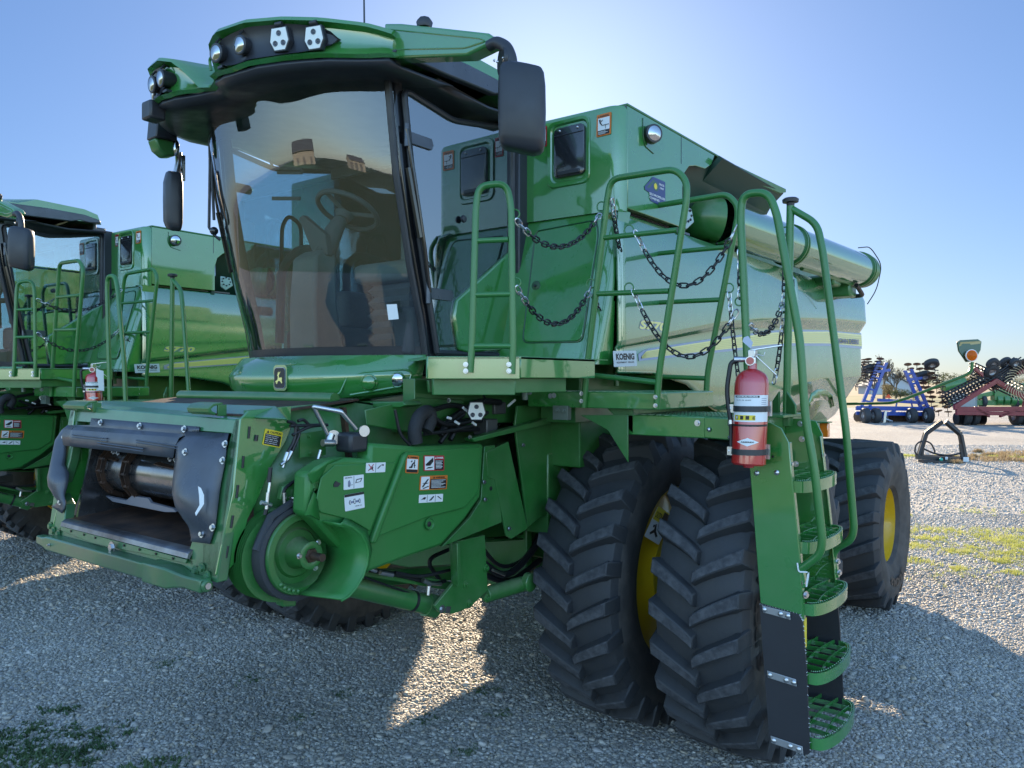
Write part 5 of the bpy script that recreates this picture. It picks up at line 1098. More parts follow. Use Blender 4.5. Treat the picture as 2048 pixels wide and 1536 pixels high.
# eyelets
EY = [(dG, 1030, 428, 9), (dG, 1032, 565, 9), (fG2, 1203, 414, 9), (fG2, 1182, 567, 8), (fG2, 1258, 460, 9), (fG2, 1258, 576, 9), (fG3, 1458, 576, 9)]
xr = xc
fL = lambda q: PX(q[0], q[1], xc); fR = lambda q: PX(q[0], q[1], xd)
EY += [(fL, 1478, 603, 8), (fR, 1566, 618, 8), (fR, 1571, 463, 9)]
mb = MB()
for fn, x, y, r in EY:
    c = fn((x, y)); e1 = fn((x+r, y)); rr = (e1-c).length; uu = (e1-c).normalized(); mb.tube([c+uu*rr*cos(2*pi*k/20)+V((0, 0, rr*sin(2*pi*k/20))) for k in range(20)], .004, 6, closed=True)
W(mb, 'chain_eye', RAILG, combine)
# ---------------------------------------------------------------- chains
def chain(p0, p1, sag, mid=None, L=.052, name='safety_chain', r=.0042, wd=.0125):
    p0, p1 = V(p0), V(p1); m_ = [MB(), MB()]; N_ = 60; path = []
    for i in range(N_+1):
        t = i/N_; p = p0.lerp(p1, t); p.z -= sag*4*t*(1-t); path.append(p)
    acc = 0; out = [path[0]]; step = L*.76
    for a, b in zip(path, path[1:]):
        d = (b-a).length
        while acc+d >= step:
            f = (step-acc)/d; a = a.lerp(b, f); out.append(a.copy()); d = (b-a).length; acc = 0
        acc += d
    n_ = len(out)-1
    for i in range(n_):
        a, b = out[i], out[i+1]; d = (b-a).normalized(); u, w, _ = basis(d); e = u if i % 2 else w; ang = .5; e = (e*cos(ang)+d.cross(e)*sin(ang))
        c = (a+b)/2; hl = L/2-wd; pts = []
        for k in range(6): t = radians(-90+180*k/5); pts.append(c+d*(hl+wd*cos(t))+e*wd*sin(t))
        for k in range(6): t = radians(90+180*k/5); pts.append(c+d*(-hl+wd*cos(t))+e*wd*sin(t))
        (m_[1] if i < 3 or i > n_-3 else m_[0]).tube(pts, r, 6, closed=True)
    o = W(m_[0], name, CHAINM, combine)
    if m_[1].v: W(m_[1], 'chain_snap', STEEL, o)
    return o
chain(dG((1032, 440)), fG2((1203, 424)), .155)
chain(dG((1033, 574)), fG2((1182, 575)), .185)
chain(fG2((1224, 398)), fG3((1270, 455)), .27, L=.045)
chain(fG2((1186, 590)), fG3((1258, 582)), .165, L=.045)
chain(fG2((1270, 462)), fL((1476, 446)), .30)
chain(fG2((1266, 580)), fL((1478, 612)), .30)
chain(fG3((1458, 585)), fR((1530, 760)), .45, L=.05)
chain(fL((1479, 500)), fL((1480, 606)), .0, L=.045)
chain(fL((1500, 650)), fR((1566, 604)), .10)
chain(fR((1571, 470)), fR((1567, 612)), .0, L=.045)
chain(fR((1567, 625)), fR((1541, 776)), .10)
# ---------------------------------------------------------------- ladder
TR = .02
mb = MB(); rl = [(1493, 830), (1502, 843), (1540, 845), (1563, 856), (1578, 885), (1583, 950), (1600, 1115), (1606, 1240), (1603, 1244), (1521, 1206), (1500, 940), (1494, 900), (1475, 888), (1474, 838)]
mb.prism([fL(q)+V((-.002, 0, 0)) for q in rl], (.008, 0, 0))
f_ = [(1578, 885), (1583, 950), (1600, 1115), (1607, 1240)]; 
lad = W(mb, 'ladder', GREEN, combine, bevel=.003)
mb = MB()
m3 = [fL(q) for q in f_]; mb.loft([[p+V((0, -.002, 0)), p+V((.035, -.002, 0)), p+V((.035, .004, 0)), p+V((0, .004, 0))] for p in m3], True, True)
rr2 = [(1640, 872), (1646, 915), (1660, 1040), (1668, 1130), (1672, 1190)]; m4 = [PX(q[0], q[1], 4.30) for q in rr2]
mb.loft([[p+V((0, -.002, 0)), p+V((.035, -.002, 0)), p+V((.035, .004, 0)), p+V((0, .004, 0))] for p in m4], True, True)
rb_ = [PX(q[0], q[1], 4.335) for q in ((1612, 838), (1632, 842), (1645, 868), (1647, 905), (1662, 1040), (1675, 1200))]
bk = [p+V((0, .20, 0)) for p in rb_]; mb.prism(rb_+bk[::-1], (.008, 0, 0))
W(mb, 'side_rail', GREEN, lad, bevel=.003)
mb = MB()     # lower rubber flaps
fl1 = [fL(q)+V((-.012, 0, 0)) for q in ((1521, 1208), (1526, 1207), (1600, 1228), (1607, 1242), (1614, 1330), (1621, 1504), (1616, 1508), (1545, 1480), (1540, 1474))]
mb.prism(fl1, (.012, 0, 0)); fp1 = W(mb, 'rubber_flap', mat('rubber_sheet', (.022, .024, .03), .5, bump=.1, bscale=50, var=.2), lad)
mb = MB(); fl2 = [PX(q[0], q[1], 4.335) for q in ((1673, 1185), (1679, 1250), (1688, 1424))]; fb = [p+V((0, .2, 0)) for p in fl2]; mb.prism(fl2+fb[::-1], (.012, 0, 0)); W(mb, 'rubber_flap', bpy.data.materials['rubber_sheet'], lad)
mb = MB(); random.seed(5)
for a, b in zip(fl1[2:5], fl1[3:6]):
    for k in range(10): p = a.lerp(b, (k+random.random())/10); mb.cyl(p, p+V((random.uniform(-.004, .004), -.006-.004*random.random(), random.uniform(-.006, .006))), .0012, .0006, 4)
for k in range(14): p = fl1[0].lerp(fl1[2], k/14); mb.cyl(p+V((.003, 0, -.002)), p+V((-.002, random.uniform(-.004, .004), .007)), .0012, .0006, 4)
W(mb, 'frayed_thread', WHT, fp1)
for (a, b, bs) in (((1527, 1216), (1583, 1231), (.08, .66, .92)), ((1537, 1346), (1595, 1364), (.09, .66, .92)), ((1544, 1476), (1608, 1498), (.1, .62, .88))):
    A, B = fL(a)+V((-.016, 0, 0)), fL(b)+V((-.016, 0, 0)); mb = MB(); mb.quadbar(A, B, .035, .005, (0, .1, 1)); cl = W(mb, 'clamp_strip', mat('zinc_strip', (.35, .36, .37), .45, metal=.7) if 'zinc_strip' not in bpy.data.materials else bpy.data.materials['zinc_strip'], lad, bevel=.008)
    mb = MB()
    for f in bs: mb.dome(A.lerp(B, f)+V((-.0028, 0, 0)), (-1, 0, 0), .013)
    W(mb, 'carriage_bolt', STEEL, cl)
mb = MB()
for q in ((1514, 946), (1554, 945)): mb.dome(fL(q)+V((-.003, 0, 0)), (-1, 0, 0), .013)
for q in ((1578, 928),): mb.bolt(fL(q)+V((.015, -.004, 0)), (-.3, -1, 0), .009)
for q in ((1592, 928), (1604, 878), (1601, 847)): mb.bolt(PX(*q, 4.33), (-1, 0, 0), .011)
for q in ((1646, 910), (1630, 928)): mb.bolt(PX(*q, 4.32), (-.5, -1, 0), .010)
W(mb, 'ladder_bolt', STEEL, lad)
mb = MB(); mb.lathe([(0, .006), (.001, .001)], fL((1546, 913))+V((-.003, 0, 0)), (-1, 0, 0), 12); W(mb, 'ladder_hole', INK, lad)
# steps: rounded grating treads
sx0, sx1 = 3.765, 4.325
yr = [fL(q).y for q in ((1583, 990), (1596, 1112), (1606, 1236), (1613, 1374), (1621, 1505))]
zr = [fL(q).z for q in ((1583, 990), (1596, 1112), (1606, 1236), (1613, 1374), (1621, 1505))]
for y_, z_ in zip(yr, zr):
    mb = MB(); zt2 = z_+.065; hw_ = (sx1-sx0)/2; xm = (sx0+sx1)/2; nose_d = .095; yb2 = y_+.20
    arc = [V((xm-hw_*cos(pi*k/20), y_-.02-nose_d*sin(pi*k/20)**.9*.78, 0)) for k in range(21)]
    arc[0].y = y_; arc[-1].y = y_
    mb.loft([[p+V((0, 0, zt2-.055)), p+V((0, 0, zt2)), p+V((0, .008, zt2)), p+V((0, .008, zt2-.055))] for p in arc], True, True)
    st2 = W(mb, 'ladder_step', GREEN, lad)
    mb = MB()
    def yat(x): c_ = max(-1, min(1, (xm-x)/hw_)); return y_-.02-nose_d*.78*max(0, sqrt(1-c_*c_))**.9
    for k in range(1, 6):
        x = sx0+(sx1-sx0)*k/6; pts = [V((x+.02*sin(3*t), yat(x)*(1-t)+yb2*t, zt2-.012)) for t in (0, .25, .5, .75, 1)]
        for a, b in zip(pts, pts[1:]): mb.quadbar(a, b, .005, .022, (1, 0, 0))
    for k in range(4):
        y = yb2-(k)*.085; 
        pp = [V((x, y+.03*sin(pi*(x-sx0)/(sx1-sx0)), zt2-.01)) for x in [sx0+(sx1-sx0)*j/8 for j in range(9)]]
        pp = [p for p in pp if p.y > yat(p.x)-.001]
        for a, b in zip(pp, pp[1:]): mb.quadbar(a, b, .005, .020, V((a-b).cross(V((0, 0, 1)))))
    arc2 = [V((xm-(hw_-.02)*cos(pi*k/30), y_-.012-nose_d*.72*sin(pi*k/30)**.9, zt2+.001)) for k in range(31)]
    for k in range(31): mb.cyl(arc2[k], arc2[k]+V((0, 0, .004)), .004, .002, 6)
    W(mb, 'step_grating', GREEN, st2)
# yellow mark strip inside, tie tag
mb = MB(); q = [fL(z) for z in ((1606, 1240), (1610, 1272), (1610, 1300))]; mb.box((3.765, q[0].y-.002, q[2].z), (3.80, q[0].y+.006, q[0].z)); W(mb, 'yellow_edge_mark', YEP, lad)
mb = MB(); mb.prism([fL(q)+V((-.01, -.015, 0)) for q in ((1609, 1147), (1613, 1142), (1613, 1150), (1609, 1172), (1606, 1172))], (.001, 0, 0)); mb.tube([fL((1596, 1125))+V((-.01, 0, 0)), fL((1600, 1142))+V((-.02, 0, 0)), fL((1612, 1143))+V((-.01, -.01, 0))], .004, 6, .01); W(mb, 'tie_tag', WHT, lad)
# handrails of the ladder
mb = MB(); mb.tube([fL(q) for q in ((1500, 838), (1490, 620), (1481, 430), (1486, 388), (1536, 384), (1553, 425), (1600, 680), (1611, 840), (1628, 930), (1645, 1082), (1640, 1110), (1601, 1138))], .0195, 14, .075); h1 = W(mb, 'hand_rail', RAILG, lad)
mb = MB(); mb.cyl(fR((1573, 830)), fR((1581, 412)), .021, seg=16); mb.tube([fR(q) for q in ((1584, 418), (1634, 447), (1646, 505), (1692, 860), (1708, 1058), (1702, 1080), (1670, 1098), (1664, 1118))], .0195, 14, .06); h2 = W(mb, 'hand_rail', RAILG, lad)
mb = MB(); mb.lathe([(-.03, .02), (-.012, .022), (-.008, .042), (.008, .044), (.016, .034), (.018, .001)], fR((1581, 402)), (0, 0, 1), 20); W(mb, 'rail_cap', BLK, h2)
mb = MB(); mb.prism([fL(q)+V((.002, -.004, 0)) for q in ((1596, 1130), (1604, 1128), (1609, 1172), (1604, 1178), (1600, 1174))], (.03, 0, 0)); mb.prism([fR(q) for q in ((1664, 1105), (1671, 1112), (1677, 1156), (1670, 1156))], (.03, 0, 0)); W(mb, 'rail_mount', GREEN, lad, bevel=.003)
mb = MB()
for q in ((1601, 1166), (1604, 1190)): mb.bolt(fL(q)+V((.015, -.012, 0)), (-.4, -1, 0), .012)
for q in ((1671, 1124), (1674, 1146)): mb.bolt(fR(q)+V((.015, -.006, 0)), (-.4, -1, 0), .012)
W(mb, 'rail_bolt', STEEL, lad)
# amber side reflector, rear warning light arm
q = PD(1649, 860, 5.6); mb = MB(); mb.box((q.x-.02, q.y-.03, q.z-.05), (q.x+.03, q.y+.03, q.z+.05)); W(mb, 'side_marker', AMB, combine, bevel=.006); mb = MB(); mb.box((q.x-.06, q.y-.04, q.z+.052), (q.x+.05, q.y+.25, q.z+.06)); W(mb, 'marker_bracket', GREENF, combine)
def aq(px, py): 
    t = interp([(1700, 2.28), (1785, 1.9), (1943, 1.15)], px); 
    d = interp([(1690, 9.0), (1785, 8.35), (1945, 7.95)], px); return PD(px, py, d)
mb = MB(); mb.tube([aq(1690, 808), aq(1783, 806), aq(1815, 796), aq(1932, 750), aq(1943, 742), aq(1945, 724)], .016, 10, .05); wa = W(mb, 'warning_light_arm', GREENF, combine)
pl_ = [aq(*z) for z in ((1918, 684), (1924, 680), (1960, 678), (1967, 683), (1965, 700), (1953, 722), (1936, 724), (1921, 702))]
n4 = FV
mb = MB(); mb.prism([p+FV*.03 for p in pl_], FV*.02); W(mb, 'marker_plate', DGR, wa, bevel=.004)
mb = MB(); mb.prism([aq(*z)+FV*.027 for z in ((1921, 692), (1964, 687), (1965, 682), (1924, 684))][::1], FV*.003); W(mb, 'reflective_strip', mat('beige_reflector', (.45, .36, .16), .4), wa)
c = aq(1943, 711); mb = MB(); mb.lathe([(-.01, .060), (.005, .062), (.008, .05), (-.01, .05)], c, -FV, 24, caps=False); W(mb, 'lamp_rim', WHT, wa)
mb = MB(); mb.lathe([(-.03, .05), (.008, .055), (.02, .035), (.025, .001)], c, -FV, 24); W(mb, 'amber_lamp', translucent('amber_glow_lens', (1, .30, .02)), wa)
# ================================================================== FIRE EXTINGUISHER
def extinguisher(base, top, rad, label, tagged=False):
    base, top = V(base), V(top); L_ = (top-base).length; d = (top-base).normalized()
    root = empty('fire_extinguisher', base); tag(root, label, 'fire extinguisher', 'red fire extinguishers on the ladders')
    B = lambda mb, n, m, p=root, **k: mb.build(n, m, p, base if p is root else base, **k)
    nF = (V((CAM.x, CAM.y, 0))-V((base.x, base.y, 0))).normalized(); rt2 = V((0, 0, 1)).cross(nF); rt2 = -rt2 if rt2.dot(RV) < 0 else rt2
    mb = MB(); R = rad
    mb.lathe([(0, .02), (.0, R*.9), (.008, R), (.012, R), (L_*.80, R), (L_*.86, R*.93), (L_*.90, R*.78), (L_*.93, R*.5), (L_*.945, R*.28), (L_, R*.26), (L_, .005)], base, d, 48)
    mb.lathe([(-.012, R*.3), (0, R*.35)], base, d, 20); body = B(mb, 'cylinder', RED, ang=40)
    def band(z0, z1, m, n, rr=1.012, a0=-180, a1=180, par=body):
        m_ = MB(); u = rt2; w = nF; rows = []
        for a in range(a0, a1+1, 6):
            q = radians(a); o = (u*sin(q)+w*cos(q))*R*rr; rows.append([base+d*L_*z0+o, base+d*L_*z1+o])
        m_.grid(rows); return B(m_, n, m, body, ang=60)
    def wrap(fn, rr):      # curve flat art round the cylinder: x in degrees, z fraction
        pass
    band(.43, .69, WHT, 'label_sheet', 1.004, -75, 75)
    band(.665, .685, INK, 'label_header', 1.008, -62, 30)
    band(.445, .495, YEP, 'label_pictograms', 1.008, -62, 20)
    def curved_text(t, a0, a1, z0, z1, m, name, off=.02):
        m_ = MB(); m_.text(t, (0, 0, 0), (1, 0, 0), (0, 1, 0), m=0, off=off)
        for v in m_.v:
            q = radians(a0+(a1-a0)*v.x); v_ = base+d*L_*(z0+(z1-z0)*v.y)+(rt2*sin(q)+nF*cos(q))*R*1.014; v.x, v.y, v.z = v_
        return B(m_, name, m, body, flat=True, sides=False)
    curved_text('INSTRUCTIONS', -55, 22, .669, .681, WHT, 'label_text', .04)
    curved_text('ABC', 6, 16, .452, .488, INK, 'label_text', .03)
    curved_text('PULL PIN   AIM   SQUEEZE', -55, 0, .635, .645, INK, 'label_text')
    for k in range(3): band(.452, .489, INK, 'pictogram', 1.010, -56+20*k, -44+20*k); band(.458, .483, WHT, 'pictogram', 1.012, -53+20*k+2*k, -47+20*k)
    for k in range(4): band(.60+.018*k, .605+.018*k, SLV, 'label_line', 1.008, 36, 64)
    m_ = MB(); dia = [(-42, .235), (-8, .272), (30, .235), (-8, .195)]; rows = []
    for k in range(11):
        t = k/10; a = -46+78*t; hh = .040*(1-abs(2*t-1)); rows.append([(a, .235-hh), (a, .235+hh)])
    m_.grid([[base+d*L_*z+(rt2*sin(radians(a))+nF*cos(radians(a)))*R*1.006 for a, z in r] for r in rows]); B(m_, 'brand_diamond', WHT, body, ang=60)
    curved_text('AMEREX', -30, 16, .228, .242, INK, 'label_text', .04)
    band(.385, .405, RDP if False else SLV if False else INK, 'hose_band', 1.01)
    for z in (.555, .135):
        m_ = MB(); rows = []
        for a in range(-180, 181, 8):
            q = radians(a); o = (rt2*sin(q)+nF*cos(q)); rows.append([base+d*L_*(z+dz)+o*R*rr for dz, rr in ((-.028, 1.01), (-.028, 1.045), (.028, 1.045), (.028, 1.01))])
        m_.grid(rows); cl = B(m_, 'clamp_band', BLK, root, ang=50)
        m_ = MB(); q = base+d*L_*z-rt2*R*1.08; m_.box(tuple(q+V((-.012, -.012, -.02))), tuple(q+V((.012, .012, .02)))); m_.cyl(q-rt2*.01, q+rt2*.0, .012, seg=10); q = base+d*L_*z+rt2*R*1.06; m_.box(tuple(q+V((-.006, -.012, -.035))), tuple(q+V((.006, .012, .035)))); B(m_, 'clamp_latch', STEEL, root)
    m_ = MB(); q = base-nF*R*1.15; m_.box(tuple(q+V((-.03, -.03, .02))), tuple(q+V((.03, .03, L_*.7)))); B(m_, 'wall_bracket', BLK, root)
    tp = base+d*L_
    m_ = MB(); m_.cyl(tp-d*.005, tp+d*.03, .020, seg=16); m_.cyl(tp+d*.02-rt2*.055, tp+d*.02, .012, seg=12); m_.box(tuple(tp+d*.03+V((-.018, -.018, 0))), tuple(tp+d*.03+V((.018, .018, .035)))); vh = B(m_, 'valve_head', STEEL, root, bevel=.003)
    m_ = MB(); m_.quadbar(tp+d*.062-rt2*.02, tp+d*.085+rt2*.13, .006, .024, d); m_.quadbar(tp+d*.04+rt2*.01, tp-d*.055+rt2*.11, .006, .022, d); m_.tube([tp+d*.05, tp+d*.035+rt2*.05, tp+d*.055+rt2*.055], .003, 6); B(m_, 'squeeze_handle', STEEL, root, bevel=.002)
    m_ = MB(); m_.cyl(tp+d*.012-rt2*.012+nF*.012, tp+d*.012-rt2*.012+nF*.03, .022, seg=24); g = B(m_, 'pressure_gauge', STEEL, root)
    m_ = MB(); m_.cyl(tp+d*.012-rt2*.012+nF*.03, tp+d*.012-rt2*.012+nF*.0315, .018, seg=24); B(m_, 'gauge_face', mat('gauge_face', (.5, .12, .10), .4) if 'gauge_face' not in bpy.data.materials else bpy.data.materials['gauge_face'], g)
    m_ = MB(); q = tp+d*.02-rt2*.05; m_.tube([q, q-rt2*.05-d*.01, base+d*L_*.74-rt2*R*1.45, base+d*L_*.55-rt2*R*1.28, base+d*L_*.42-rt2*R*1.12], .0115, 10, .07); m_.tube([base+d*L_*.42-rt2*R*1.12, base+d*L_*.15-rt2*R*1.06], .009, 10); B(m_, 'discharge_hose', HOSE, root)
    m_ = MB(); m_.cyl(base+d*L_*.40-rt2*R*1.13, base+d*L_*.44-rt2*R*1.14, .014, seg=12); m_.cyl(tp+d*.02-rt2*.085, tp+d*.02-rt2*.045, .014, seg=12); B(m_, 'hose_ferrule', STEEL, root)
    m_ = MB()
    if tagged:
        q = tp+d*.02+nF*.06+rt2*.02; m_.prism([q+rt2*a+d*b for a, b in ((0, 0), (.06, -.02), (.06, -.20), (.0, -.19))], nF*.001)
    else:
        q = tp+d*.07-rt2*.01+nF*.02; m_.prism([q+rt2*a+d*b for a, b in ((0, 0), (-.04, .035), (-.035, .055), (-.015, .062), (.008, .03))], nF*.001)
    B(m_, 'inspection_tag', WHT if tagged else SLV, root, flat=True)
    return root
eb = PX(1497, 930, 3.63); et = PX(1505, 727, 3.66)
ext = extinguisher(eb, et, .079, 'red fire extinguisher clamped to the ladder of the large front combine')
# ================================================================== SECOND COMBINE (copy of the thing, its parts and sub-parts)
children_index()
BEHIND = set()
c2 = combine.copy(); COL.objects.link(c2)
def dup_tree(o, parent):
    c = o.copy(); COL.objects.link(c); c.parent = parent
    for ch in CH.get(o.name, []): dup_tree(ch, c)
    return c
for ch in CH.get(combine.name, []):
    if ch.name.split('.')[0] in ('ladder', 'paper_notice', 'warning_light_arm', 'side_marker', 'marker_bracket', 'anniversary_decal'): continue
    if ch.name == 'wheel.001': continue
    q = dup_tree(ch, c2); k_ = ch.name.split('.')[0]
    if k_ in ('safety_chain', 'chain_eye'):
        if ch.name not in ('safety_chain', 'safety_chain.001', 'safety_chain.003'):
            for s_ in [z for z in bpy.data.objects if z.parent == q]: bpy.data.objects.remove(s_)
            bpy.data.objects.remove(q)
    elif k_ in ('upper_platform', 'lower_platform') or ch.name in (g2.name, g3.name): q.location.x -= .62
off2 = V((.10, 5.62, 0)); c2.location = ORG+off2; c2.rotation_euler = (0, 0, radians(1.5))
c2['label'] = 'green combine harvester parked behind on the left, cut off by the photo edge'
c2['category'] = 'combine harvester'
# its ladder hangs folded up: only the top plate, one step and the hand rails show
ld2 = lad.copy(); COL.objects.link(ld2); ld2.parent = c2; ld2.location.x -= .62; kept = 0
for ch in CH.get(lad.name, []):
    k_ = ch.name.split('.')[0]
    if k_ in ('hand_rail', 'rail_mount') or ch.name == 'ladder_step': dup_tree(ch, ld2)
b2 = PD(189, 812, 7.05); b2 = V((b2.x, b2.y, b2.z)); t2 = PD(187, 742, 7.05)
extinguisher(b2, t2+V((0, 0, .0)), .068, 'smaller-looking red fire extinguisher with white paper tag on the left combine behind the feeder house', True)
# ================================================================== GROUND
def gravel_mat():
    m = bpy.data.materials.new('gravel'); t, N, L = nt(m); b = N['Principled BSDF']; b.inputs['Roughness'].default_value = .8
    tc = N.new('ShaderNodeTexCoord')
    v1 = N.new('ShaderNodeTexVoronoi'); v1.inputs['Scale'].default_value = 34; v2 = N.new('ShaderNodeTexVoronoi'); v2.inputs['Scale'].default_value = 70
    L.new(tc.outputs['Object'], v1.inputs['Vector']); L.new(tc.outputs['Object'], v2.inputs['Vector'])
    hs = N.new('ShaderNodeSeparateColor'); L.new(v1.outputs['Color'], hs.inputs[0])
    r = N.new('ShaderNodeValToRGB'); e = r.color_ramp.elements; e[0].position = 0; e[0].color = (.20, .19, .165, 1); e[1].position = 1; e[1].color = (.48, .45, .40, 1)
    for p, c in ((.25, (.28, .265, .235, 1)), (.5, (.36, .34, .30, 1)), (.75, (.39, .34, .27, 1)), (.85, (.32, .33, .34, 1))): q = e.new(p); q.color = c
    L.new(hs.outputs[0], r.inputs[0])
    big = N.new('ShaderNodeTexNoise'); big.inputs['Scale'].default_value = .35; big.inputs['Detail'].default_value = 7; L.new(tc.outputs['Object'], big.inputs['Vector'])
    mr = N.new('ShaderNodeMapRange'); mr.inputs[1].default_value = .35; mr.inputs[2].default_value = .7; mr.inputs[3].default_value = .85; mr.inputs[4].default_value = 1.12; L.new(big.outputs['Fac'], mr.inputs[0])
    mul = N.new('ShaderNodeMix'); mul.data_type = 'RGBA'; mul.blend_type = 'MULTIPLY'; mul.inputs[0].default_value = 1; L.new(r.outputs[0], mul.inputs[6]); L.new(mr.outputs[0], mul.inputs[7]); r.color_ramp.interpolation = 'LINEAR'
    # dry field beyond the lot: grass strips and soil bands by noise
    L.new(mul.outputs[2], b.inputs['Base Color'])
    mx = N.new('ShaderNodeMath'); mx.operation = 'MULTIPLY_ADD'; L.new(v1.outputs['Distance'], mx.inputs[0]); mx.inputs[1].default_value = -1; mx.inputs[2].default_value = .5
    ad = N.new('ShaderNodeMath'); ad.operation = 'MULTIPLY_ADD'; L.new(v2.outputs['Distance'], ad.inputs[0]); ad.inputs[1].default_value = -.4; L.new(mx.outputs[0], ad.inputs[2])
    bp = N.new('ShaderNodeBump'); bp.inputs['Strength'].default_value = .9; bp.inputs['Distance'].default_value = .02; L.new(ad.outputs[0], bp.inputs['Height']); L.new(bp.outputs['Normal'], b.inputs['Normal'])
    return m
GRAV = gravel_mat()
mb = MB(); random.seed(1)
# undulating lot near the machines, flat to the horizon
def gz(x, y):
    return 0.0
S = 600
mb.add([V((-S, -S, 0)), V((S, -S, 0)), V((S, S, 0)), V((-S, S, 0))], [(0, 1, 2, 3)])
g = mb.build('gravel_ground', GRAV, flat=True, sides=False); tag(g, kind='structure')
FIELD = mat('field_soil', (.30, .22, .13), .9, var=.3, vscale=.05, alt=(.22, .17, .10)); GRASSF = mat('far_grass', (.13, .14, .05), .9, var=.4, vscale=.3, alt=(.20, .17, .08))
def sheet(name, pts, z, m):
    b_ = MB(); b_.add([V((p[0], p[1], z)) for p in pts], [list(range(len(pts)))]); o = b_.build(name, m, flat=True, sides=False); tag(o, kind='structure'); return o
def GP(d, px): l = (px-CX)/FP*d; p = FV*d+RV*l; return (p.x, p.y)
sheet('grass_verge', [GP(62, -3000), GP(62, 5000), GP(600, 5000), GP(600, -3000)], .004, GRASSF)
sheet('crop_field', [GP(110, -3000), GP(110, 5000), GP(420, 5000), GP(420, -3000)], .010, FIELD)
sheet('mown_lawn', [(-5, -14), (-6.5, 100), (-500, 160), (-500, -300), (-13, -300), (-13, -14)], .006, mat('lawn_grass', (.07, .11, .03), .9, var=.4, vscale=.6, alt=(.12, .13, .05)))
# real stones on the near ground
def stone(seed):
    rnd = random.Random(seed); bm = bmesh.new(); bmesh.ops.create_icosphere(bm, subdivisions=2 if seed < 3 else 1, radius=1)
    for v in bm.verts:
        n = v.co.normalized(); k = 1+.16*sin(3.1*n.x+seed)+.13*cos(2.7*n.y*1.3+seed*2)+.10*sin(4*n.z+seed*3)
        v.co = n*k*.5*rnd.uniform(.93, 1.07)
    me = bpy.data.meshes.new('stone'); bm.to_mesh(me); bm.free(); me.polygons.foreach_set('use_smooth', [True]*len(me.polygons)); return me
def stone_mat():
    m = bpy.data.materials.new('stone'); t, N, L = nt(m); b = N['Principled BSDF']; b.inputs['Roughness'].default_value = .62
    at = N.new('ShaderNodeAttribute'); at.attribute_name = 'tone'; at.attribute_type = 'INSTANCER'
    r = N.new('ShaderNodeValToRGB'); e = r.color_ramp.elements; e[0].position = 0; e[0].color = (.29, .285, .28, 1); e[1].position = 1; e[1].color = (.60, .59, .57, 1)
    for p, c in ((.18, (.33, .325, .31, 1)), (.36, (.40, .39, .37, 1)), (.5, (.47, .46, .44, 1)), (.62, (.50, .44, .35, 1)), (.72, (.42, .43, .46, 1)), (.86, (.53, .52, .49, 1)), (.95, (.58, .56, .53, 1))): q = e.new(p); q.color = c
    L.new(at.outputs['Fac'], r.inputs[0])
    tc = N.new('ShaderNodeTexCoord'); n = N.new('ShaderNodeTexNoise'); n.inputs['Scale'].default_value = 2.5; n.inputs['Detail'].default_value = 6; L.new(tc.outputs['Object'], n.inputs['Vector'])
    mr = N.new('ShaderNodeMapRange'); mr.inputs[1].default_value = .3; mr.inputs[2].default_value = .7; mr.inputs[3].default_value = .75; mr.inputs[4].default_value = 1.15; L.new(n.outputs['Fac'], mr.inputs[0])
    mul = N.new('ShaderNodeMix'); mul.data_type = 'RGBA'; mul.blend_type = 'MULTIPLY'; mul.inputs[0].default_value = 1; L.new(r.outputs[0], mul.inputs[6]); L.new(mr.outputs[0], mul.inputs[7])
    ge = N.new('ShaderNodeNewGeometry'); n2 = N.new('ShaderNodeTexNoise'); n2.inputs['Scale'].default_value = .8; n2.inputs['Detail'].default_value = 6; n2.inputs['Roughness'].default_value = .6; L.new(ge.outputs['Position'], n2.inputs['Vector'])
    m2 = N.new('ShaderNodeMapRange'); m2.inputs[1].default_value = .35; m2.inputs[2].default_value = .68; m2.inputs[3].default_value = .66; m2.inputs[4].default_value = 1.0; L.new(n2.outputs['Fac'], m2.inputs[0]); wm = N.new('ShaderNodeMix'); wm.data_type = 'RGBA'; wm.blend_type = 'MULTIPLY'; wm.inputs[0].default_value = 1; wm.inputs[7].default_value = (1, .965, .90, 1); L.new(mul.outputs[2], wm.inputs[6]); mul = wm
    mu2 = N.new('ShaderNodeMix'); mu2.data_type = 'RGBA'; mu2.blend_type = 'MULTIPLY'; mu2.inputs[0].default_value = 1; L.new(mul.outputs[2], mu2.inputs[6]); L.new(m2.outputs[0], mu2.inputs[7]); L.new(mu2.outputs[2], b.inputs['Base Color']); return m
SM = stone_mat()
scol = bpy.data.collections.new('stone_kinds')
for s in range(6):
    me = stone(s); me.materials.append(SM); o = bpy.data.objects.new('stone_kind', me); scol.objects.link(o)
import numpy as np
rng = np.random.default_rng(11)
# grass / moss patch field used to thin the stones and place tufts
def patch(x, y):
    P = PG(40, 1515); Q = PG(270, 1545); 
    d1 = np.hypot((x-P.x)/1.0, (y-P.y)/1.1); d2 = np.hypot(x-Q.x, (y-Q.y)/.6)/.8
    w = .25*np.sin(x*7+y*3)+.2*np.sin(x*3-y*9)+.15*np.sin(x*17+y*13)
    return 1.0-np.minimum(d1/.62, d2/.36)+w*.6
def scatter(n, d0, d1, smin, smax, zoff):
    d = np.sqrt(rng.random(n)*(d1*d1-d0*d0)+d0*d0); a = (rng.random(n)*2.1-1.0)
    l = a*d*.78
    x = d*cos(TH)+l*sin(TH); y = d*sin(TH)-l*cos(TH)
    s = smin+(smax-smin)*rng.random(n)**2.2
    pm = patch(x, y); keep = (pm < .15) | (rng.random(n) < .55)
    x, y, s = x[keep], y[keep], s[keep]; z = zoff+s*.12*rng.random(len(s))
    return x, y, z, s
X_, Y_, Z_, S_ = [], [], [], []
